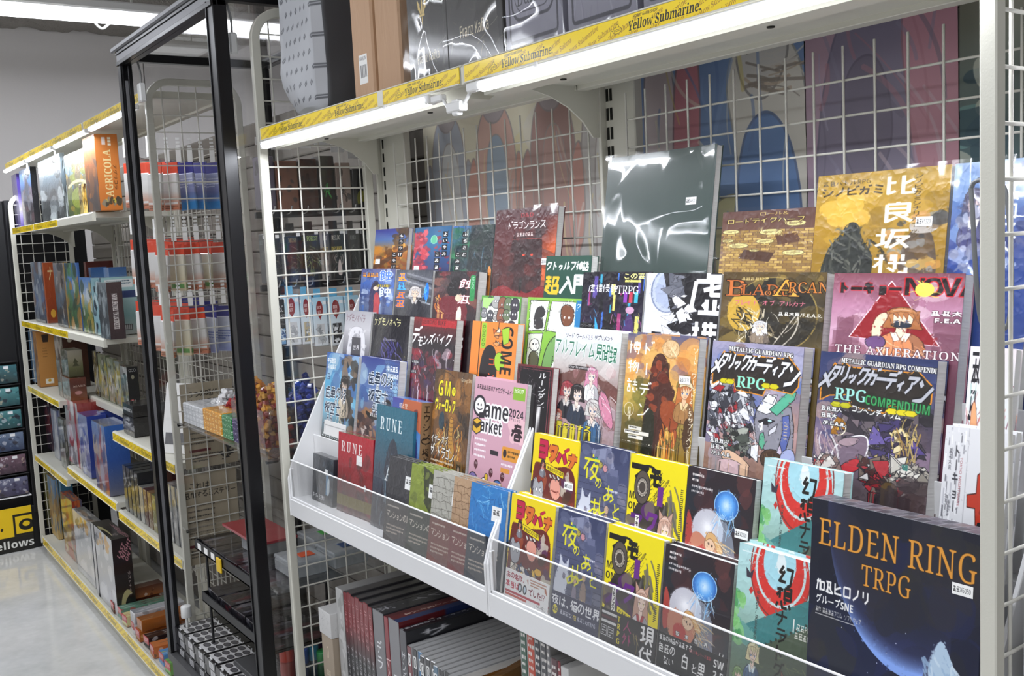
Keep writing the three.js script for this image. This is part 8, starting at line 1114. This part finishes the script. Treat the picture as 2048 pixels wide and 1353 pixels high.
  B('tan game box with a small lantern picture and white badge', [-5.767,-5.679,.937,1.23,-.94,-1.027], P(20, ['#a87a48', '#9a7040'], ['#6a4a30']), side(['#c08444', '#c08848', '#b88040'], null, null, (g, W) => { shape(g, '#3a2c24', [W * 0.3, 6, W * 0.7, 6, W * 0.64, 20, W * 0.36, 20]); rect(g, W * 0.32, 86, W * 0.46, 9, '#e8e4d8'); oval(g, W * 0.55, 89, 4, 2.4, '#d0a030'); for (let i = 0; i < 4; i++) fine(g, W * 0.3, 30 + i * 5, W * 0.4, 1, 3, '#8a6030', i); }), { kind: 'card' });
  B('narrow transparent-edged game box right of the tan one', [-5.259,-5.173,.937,1.24,-.95,-.959], P(21, ['#8a8278', '#6a5a4c', '#a89a8a'], ['#c8c0b4', '#55483c']));
  B('dark brown game box behind the tree picture box', [-5.55,-5.499,.937,1.199,-1.03,-1.15], P(22, ['#4a2a20', '#5a3424'], null), side(['#4a2c22', '#5a3426', '#3c2218'], null, null, (g, W) => { oval(g, W * 0.3, 6, 4, 4, '#e0d8c8'); }));
  { const q = [-5.13,-4.967,.937,1.045,-.945,-1.019]; B('brown game box with white planet lettering under the tree box', q, P(23, ['#8a8a86', '#7a7064', '#6a5a4c'], ['#a8a49c']), side(['#6a3024', '#5a281e', '#7a4428', '#8a5430'], null, null, (g, W) => { T(g, 'MARS', W * 0.2, 30, W * 0.24, '#e0d0c0', { font: 'serif' }); oval(g, W * 0.5, 64, W * 0.22, 8, '#c8908a'); })); const t = [-5.162,-5.01,.937,1.173,-.955,-1.021]; t[2] = q[3] + 0.001; B('game box with a small tree on a misty hill, stacked on the brown one', t, P(24, ['#8a8880', '#6a685c', '#55543c'], ['#a8a69c', '#4a4a34']), side(['#a8a090', '#9a947c', '#6a6a44', '#4a4a2c'], null, null, (g, W) => { shape(g, '#4a4a30', [W * 0.5, 30, W * 0.7, 46, W * 0.58, 48, W * 0.78, 60, W * 0.3, 60, W * 0.46, 48, W * 0.36, 46]); })); }
  // small boxes on the shallow shelf
  [['black and gold', 188, 196, 198, 706, ['#2c2a24', '#5a5030'], 'far end'], ['green and silver', 199, 214, 217, 713, ['#6a7458', '#8a947c'], 'second'], ['olive and silver', 217, 228, 231, 720, ['#7a8060', '#a8ac98'], 'third'], ['grey and yellow', 231, 241, 243, 726, ['#8a8c88', '#b8a858'], 'fourth']].forEach(([n, a, b, d, y, c, p], i) => B(`small ${n} game box in the row on the shallow shelf, ${p}`, [[-4.937,-4.856,.957,1.168,-1.05,-1.054], [-4.833,-4.687,.957,1.164,-1.05,-1.056], [-4.665,-4.563,.957,1.157,-1.05,-1.056], [-4.541,-4.453,.957,1.152,-1.05,-1.054]][i], P(26 + i, [c[0], c[1], '#b8b8a8', c[0]], [c[1], '#e0e0d8', '#3a3a34', '#c8b040'], null, 70, 110)));
  B('black game box with rings and a red paw print on its side', [-4.443,-4.333,.957,1.138,-1.05,-1.096], P(30, ['#a8a8a4', '#8a8a84', '#c8c040'], ['#e0e0dc', '#3a3a38']), side(['#1c1c1e', '#222224', '#1a1a1c'], null, null, (g, W) => { for (let i = 0; i < 3; i++) oval(g, W * (0.3 + i * 0.2), 8, 4, 3, null, '#ddd', 1.2); blobs(g, 5, ['#c05050', '#d8d0cc'], 12, W * 0.2, 76, W * 0.5, 18, 5, 0.9); oval(g, W * 0.5, 24, 6, 5, '#a8a48c'); }));
  // shelf beside the glass case
  B('small black game box with white lettering, upper of two by the case', [-3.985, -3.84, 1.0, 1.045, -0.94, -1.06], P(31, ['#1c1b1d', '#201f22'], null, (g, W) => T(g, 'AMERICA', 6, 30, 34, '#e8e8e8', { st: 'bold', fit: W - 12 })), solid('#1a191b')); B('small black game box with white photograph, lower of two by the case', [-3.99, -3.835, 0.927, 0.999, -0.938, -1.06], P(32, ['#1c1c1f', '#2a2a2e'], ['#8a8a8e', '#e0e0e2', '#141416'], null), solid('#1a191b'));
  { const t = thing('tilted_stand', 'white tilted sheet stand on the shelf behind the case upright', 'stand', [-3.42, 0.927, -0.96], 0.5); const m = part('sheet', bx(-0.06, 0.06, 0, 0.24, -0.002, 0, 0.0005), M.paper, t); m.rotation.x = -0.22; const n = part('prop', bx(-0.01, 0.01, 0, 0.2, -0.09, -0.088, 0.0004), M.paper, t); n.rotation.x = 0.2; part('caption', bx(-0.045, 0.045, 0.03, 0.07, 0.0, 0.0008, 0.0003), M.greyAlu, t).rotation.x = -0.22; }
  // red and blue boxes
  B('slim maroon game box at the left of the knee-height shelf', [-6.006,-5.871,.557,.807,-1,-1.007], P(33, ['#5a2a30', '#6a3038', '#3a3040'], ['#7a4a50', '#2c2c3c'])); B('slim grey-blue game box beside the maroon one', [-5.703,-5.564,.557,.819,-.98,-.987], P(34, ['#5a6a98', '#7a8298', '#6a6c74'], ['#a8acb8'])); B('slim grey game box leaning in the same row', [-5.421,-5.293,.557,.808,-.96,-.967], P(35, ['#7a7e80', '#5a5e5c', '#6a6c64'], ['#a8aaa4', '#44483e']));
  B('silver and red game box with a red top', [-5.13,-4.855,.632,.94,-.945,-1.088], P(36, ['#c8c4c4', '#a89a9c', '#b0b0b4', '#8a8088'], ['#e8e8ea', '#a83038', '#5a5a60', '#c8ccd0'], (g, W) => rect(g, W * 0.74, 0, W * 0.14, 100, '#a02a34')), P(37, ['#9a3a34', '#a04440'], ['#b05a50'], null, 60, 60));
  const blueF = P(38, ['#8a92b8', '#9aa0b8', '#b0b4c0', '#6a6e88'], ['#d8dce8', '#3a4a9a', '#6a70a0']), blueS = side(['#33469a', '#2f4090', '#2a3a84'], null, null, (g, W) => { oval(g, W * 0.6, 22, W * 0.16, 5.4, '#c8ccd8'); oval(g, W * 0.6, 22, W * 0.08, 2.6, '#33469a'); });
  B('blue upright game box with white round badge, nearer one', [-4.804,-4.626,.632,.909,-.935,-1.02], blueF, blueS); B('blue upright game box with white round badge, behind the nearer one', [-4.711,-4.652,.632,.916,-1,-1.11], blueF, blueS);
  B('clear-fronted blue game box in front of the blue pair', [-4.436,-4.216,.632,.922,-.915,-1.008], P(39, ['#6a8ac0', '#8a8aa4', '#9a7a80', '#7a4a54'], ['#b8bccc', '#4a5a8a', '#a84a4c', '#c8b8a0']), side(['#3a6ab8', '#3a5aa0', '#6a6a7a'], null, null));
  // thin cases
  const nth = ['first', 'second', 'third', 'fourth', 'fifth', 'sixth', 'seventh', 'eighth', 'ninth']; const tc = [['#2a2c30', '#44484c'], ['#1e2024', '#3a3e44'], ['#2c2c2c', '#6a6a50'], ['#24262a', '#3c4046'], ['#8a8a86', '#b0b0aa'], ['#5a3a3c', '#4a2e30'], ['#8a6a4a', '#6a5038'], ['#6a6a3c', '#8a8450'], ['#a85a3c', '#8a4430']];
  for (let i = 0; i < 9; i++) B(`thin upright ${['black', 'black', 'dark', 'black', 'white-framed', 'maroon', 'tan', 'olive', 'rust red'][i]} game case, ${nth[i]} from the far end of its shelf`, [-4.055 + i * 0.056, -4.055 + i * 0.056 + 0.045, 0.607, 0.79 - (i > 3 ? 0.045 : 0), -0.935, -1.1], P(40 + i, tc[i], [tc[i][1], '#c8c8c4', tc[i][0]], null, 40, 120), solid(tc[i][0]), { name: 'game_case', cat: 'game case', group: 'thin upright game cases' });
  B('dark brown picture book with a pale character standing behind the thin cases', [-3.9, -3.72, 0.607, 0.845, -1.0, -1.03], P(51, ['#3a2a24', '#4a342a', '#2c201c'], ['#6a4a38', '#1e1614'], (g, W) => T(g, '火', W * 0.55, 6, 26, '#b8a08a', { lw: 0.08 })), solid('#4a382c'), { name: 'book', cat: 'book' });
  for (let i = 0; i < 4; i++) B(`grey upright game case behind the far black upright, ${nth[i]} of four`, [-3.5 + i * 0.06, -3.455 + i * 0.06, 0.607, 0.815, -0.945, -1.1], P(52 + i, ['#a8a8a4', '#8a8c8c', '#6a6c6e'], ['#c8c8c6', '#55585a'], null, 40, 120), null, { name: 'game_case', cat: 'game case', group: 'grey game cases behind the upright' });
  // bottom deck
  B('slim olive game box at the far end of the bottom deck', [-6.128,-5.984,.097,.422,-.97,-.978], P(60, ['#8a8458', '#7a7440', '#6a643c', '#3c3a28'], ['#a8a06a', '#4a4a30']), null, { kind: 'card' }); B('blue and tan game box on the bottom deck', [-5.917,-5.737,.097,.427,-.965,-.987], P(61, ['#6a8aa8', '#8a7a5c', '#a88a54', '#b8a070'], ['#5a7aa0', '#c8a868', '#7a5a3a']), null, { kind: 'card' }); B('tall teal-topped game box on the bottom deck', [-5.824,-5.681,.097,.449,-.99,-1.049], P(62, ['#4a7a98', '#5a6a74', '#a89468'], ['#6a9ab8', '#8a7a50']), solid('#3a6a84')); B('red-topped golden game box on the bottom deck', [-5.487,-5.213,.097,.412,-.95,-.998], P(63, ['#8a8060', '#a88c4a', '#c0a050', '#9a5a44'], ['#d8b85a', '#6a7a8a', '#b04a3c', '#5a4a34', '#e0d8c0']), P(64, ['#a8442c', '#b85030'], ['#d87a3c', '#3a5a8a'], null, 60, 60));
  const big = P(65, ['#c8c8c8', '#a8acb0', '#b4b4b6', '#c4c4c6'], ['#d8d8da', '#c0c0c4', '#b0b2b6'], (g, W) => { blobs(g, 3, ['#c8903c', '#6a6a74', '#3c4450'], 12, W * 0.1, 4, W * 0.7, 18, 7, 0.7); });
  B('large silver-wrapped game box, second largest on the bottom deck', [-5.125,-4.757,.097,.399,-.935,-.99], big, P(66, ['#6a7078', '#8a8478', '#b0b0b0'], ['#8a6a50', '#4a505a', '#c8c8c8'], null, 80, 80)); B('large silver-wrapped game box with a black side and pink lettering', [-4.687,-4.321,.097,.425,-.925,-1.003], big, side(['#241c1e', '#1e1819', '#2a2a20'], null, null, (g, W) => { T(g, 'LAST', W * 0.2, 22, W * 0.22, '#c88a94', { st: 'bold', rot: -0.9 }); T(g, 'NIGHT', W * 0.4, 24, W * 0.22, '#c88a94', { st: 'bold', rot: -0.9 }); T(g, 'ON EARTH', W * 0.6, 28, W * 0.2, '#c88a94', { st: 'bold', rot: -0.9 }); curve(g, [W * 0.2, 96, W * 0.3, 76, W * 0.6, 66, W * 0.9, 74, W, 96], '#b0a878'); curve(g, [W * 0.4, 96, W * 0.5, 80, W * 0.9, 72, W, 88, W * 0.8, 96], '#151312'); T(g, 'ラストナイト', W * 0.84, 44, W * 0.14, '#d8c8c4', { rot: 1.57 }); }), { kind: 'gloss' });
  { const t = thing('box_strut', 'thin dark upright strut between the two large silver-wrapped boxes', 'strut', [-4.63, 0.097, -0.926]); part('strut', bx(-0.004, 0.004, 0.0, 0.33, -0.003, 0.003, 0.001), M.darkGrey, t); part('foot', bx(-0.008, 0.008, 0, 0.016, -0.006, 0.004, 0.002), M.black, t); }
  // long card boxes lying with red ends to the aisle
  const names = ['brown', 'green and white', 'pale yellow', 'white and grey', 'orange-brown', 'black and white', 'orange and white', 'sky blue', 'light green', 'red'], colz = [['#5a3020', '#a86a3c', '#e0d8d0'], ['#6a9a84', '#e4e8e6', '#c85a54'], ['#d8cf98', '#ece8d8', '#c86a58'], ['#d4d4d6', '#8a8c90', '#e8e8ea'], ['#b0662a', '#8a5020', '#d8b080'], ['#1e1c1e', '#e8e6e4', '#55504e'], ['#c8743c', '#e0d8d0', '#5a4a44'], ['#5a94cc', '#c8dcea', '#d8c040'], ['#7ab060', '#dcecd4', '#4a7a3c'], ['#b03038', '#e0d0cc', '#5a1a20']];
  names.forEach((n, i) => { const top = pic(160, 60, i + 80, [colz[i][0], colz[i][0]], colz[i], (g, W) => T(g, 'カードゲーム', W * 0.3, 30, 40, i === 5 ? '#f0f0f0' : '#222', { lw: 0.16, sx: 0.8 }), 14), end = pic(50, 60, i, ['#b8242c', '#a81f28'], null, (g, W) => { fine(g, 6, 14, W - 12, 3, 12, '#e8c8c8', i); rect(g, -5, 62, W + 10, 50, colz[i][0]); }); const x = -4.39 + i * 0.1; const m = single('card_game_box', `long ${n} card box lying on the bottom deck, red end to the aisle`, 'card game', cbox(-0.03, 0.03, 0, 0.045, -0.2, 0, 0.0015, { f: end, t: { ...top }, r: { ...top }, all: end }), mat(end.a, 'gloss'), [x, 0.0975, -0.92 - (i % 2) * 0.006], 0.05 * ((i % 3) - 1), 'long card boxes on the bottom deck'); });
  for (const i of [0, 3, 4]) { const c = pic(160, 60, i + 90, [colz[i][0], colz[i][1]], colz[i], null, 14); single('card_game_box', `long ${names[i]} card box stacked on top of the lying row`, 'card game', cbox(-0.03, 0.03, 0, 0.045, -0.2, 0, 0.0015, { all: c }), mat(c.a, 'gloss'), [-4.37 + i * 0.1, 0.1432, -0.926], 0.04); }
}

renderer.render(scene, camera);
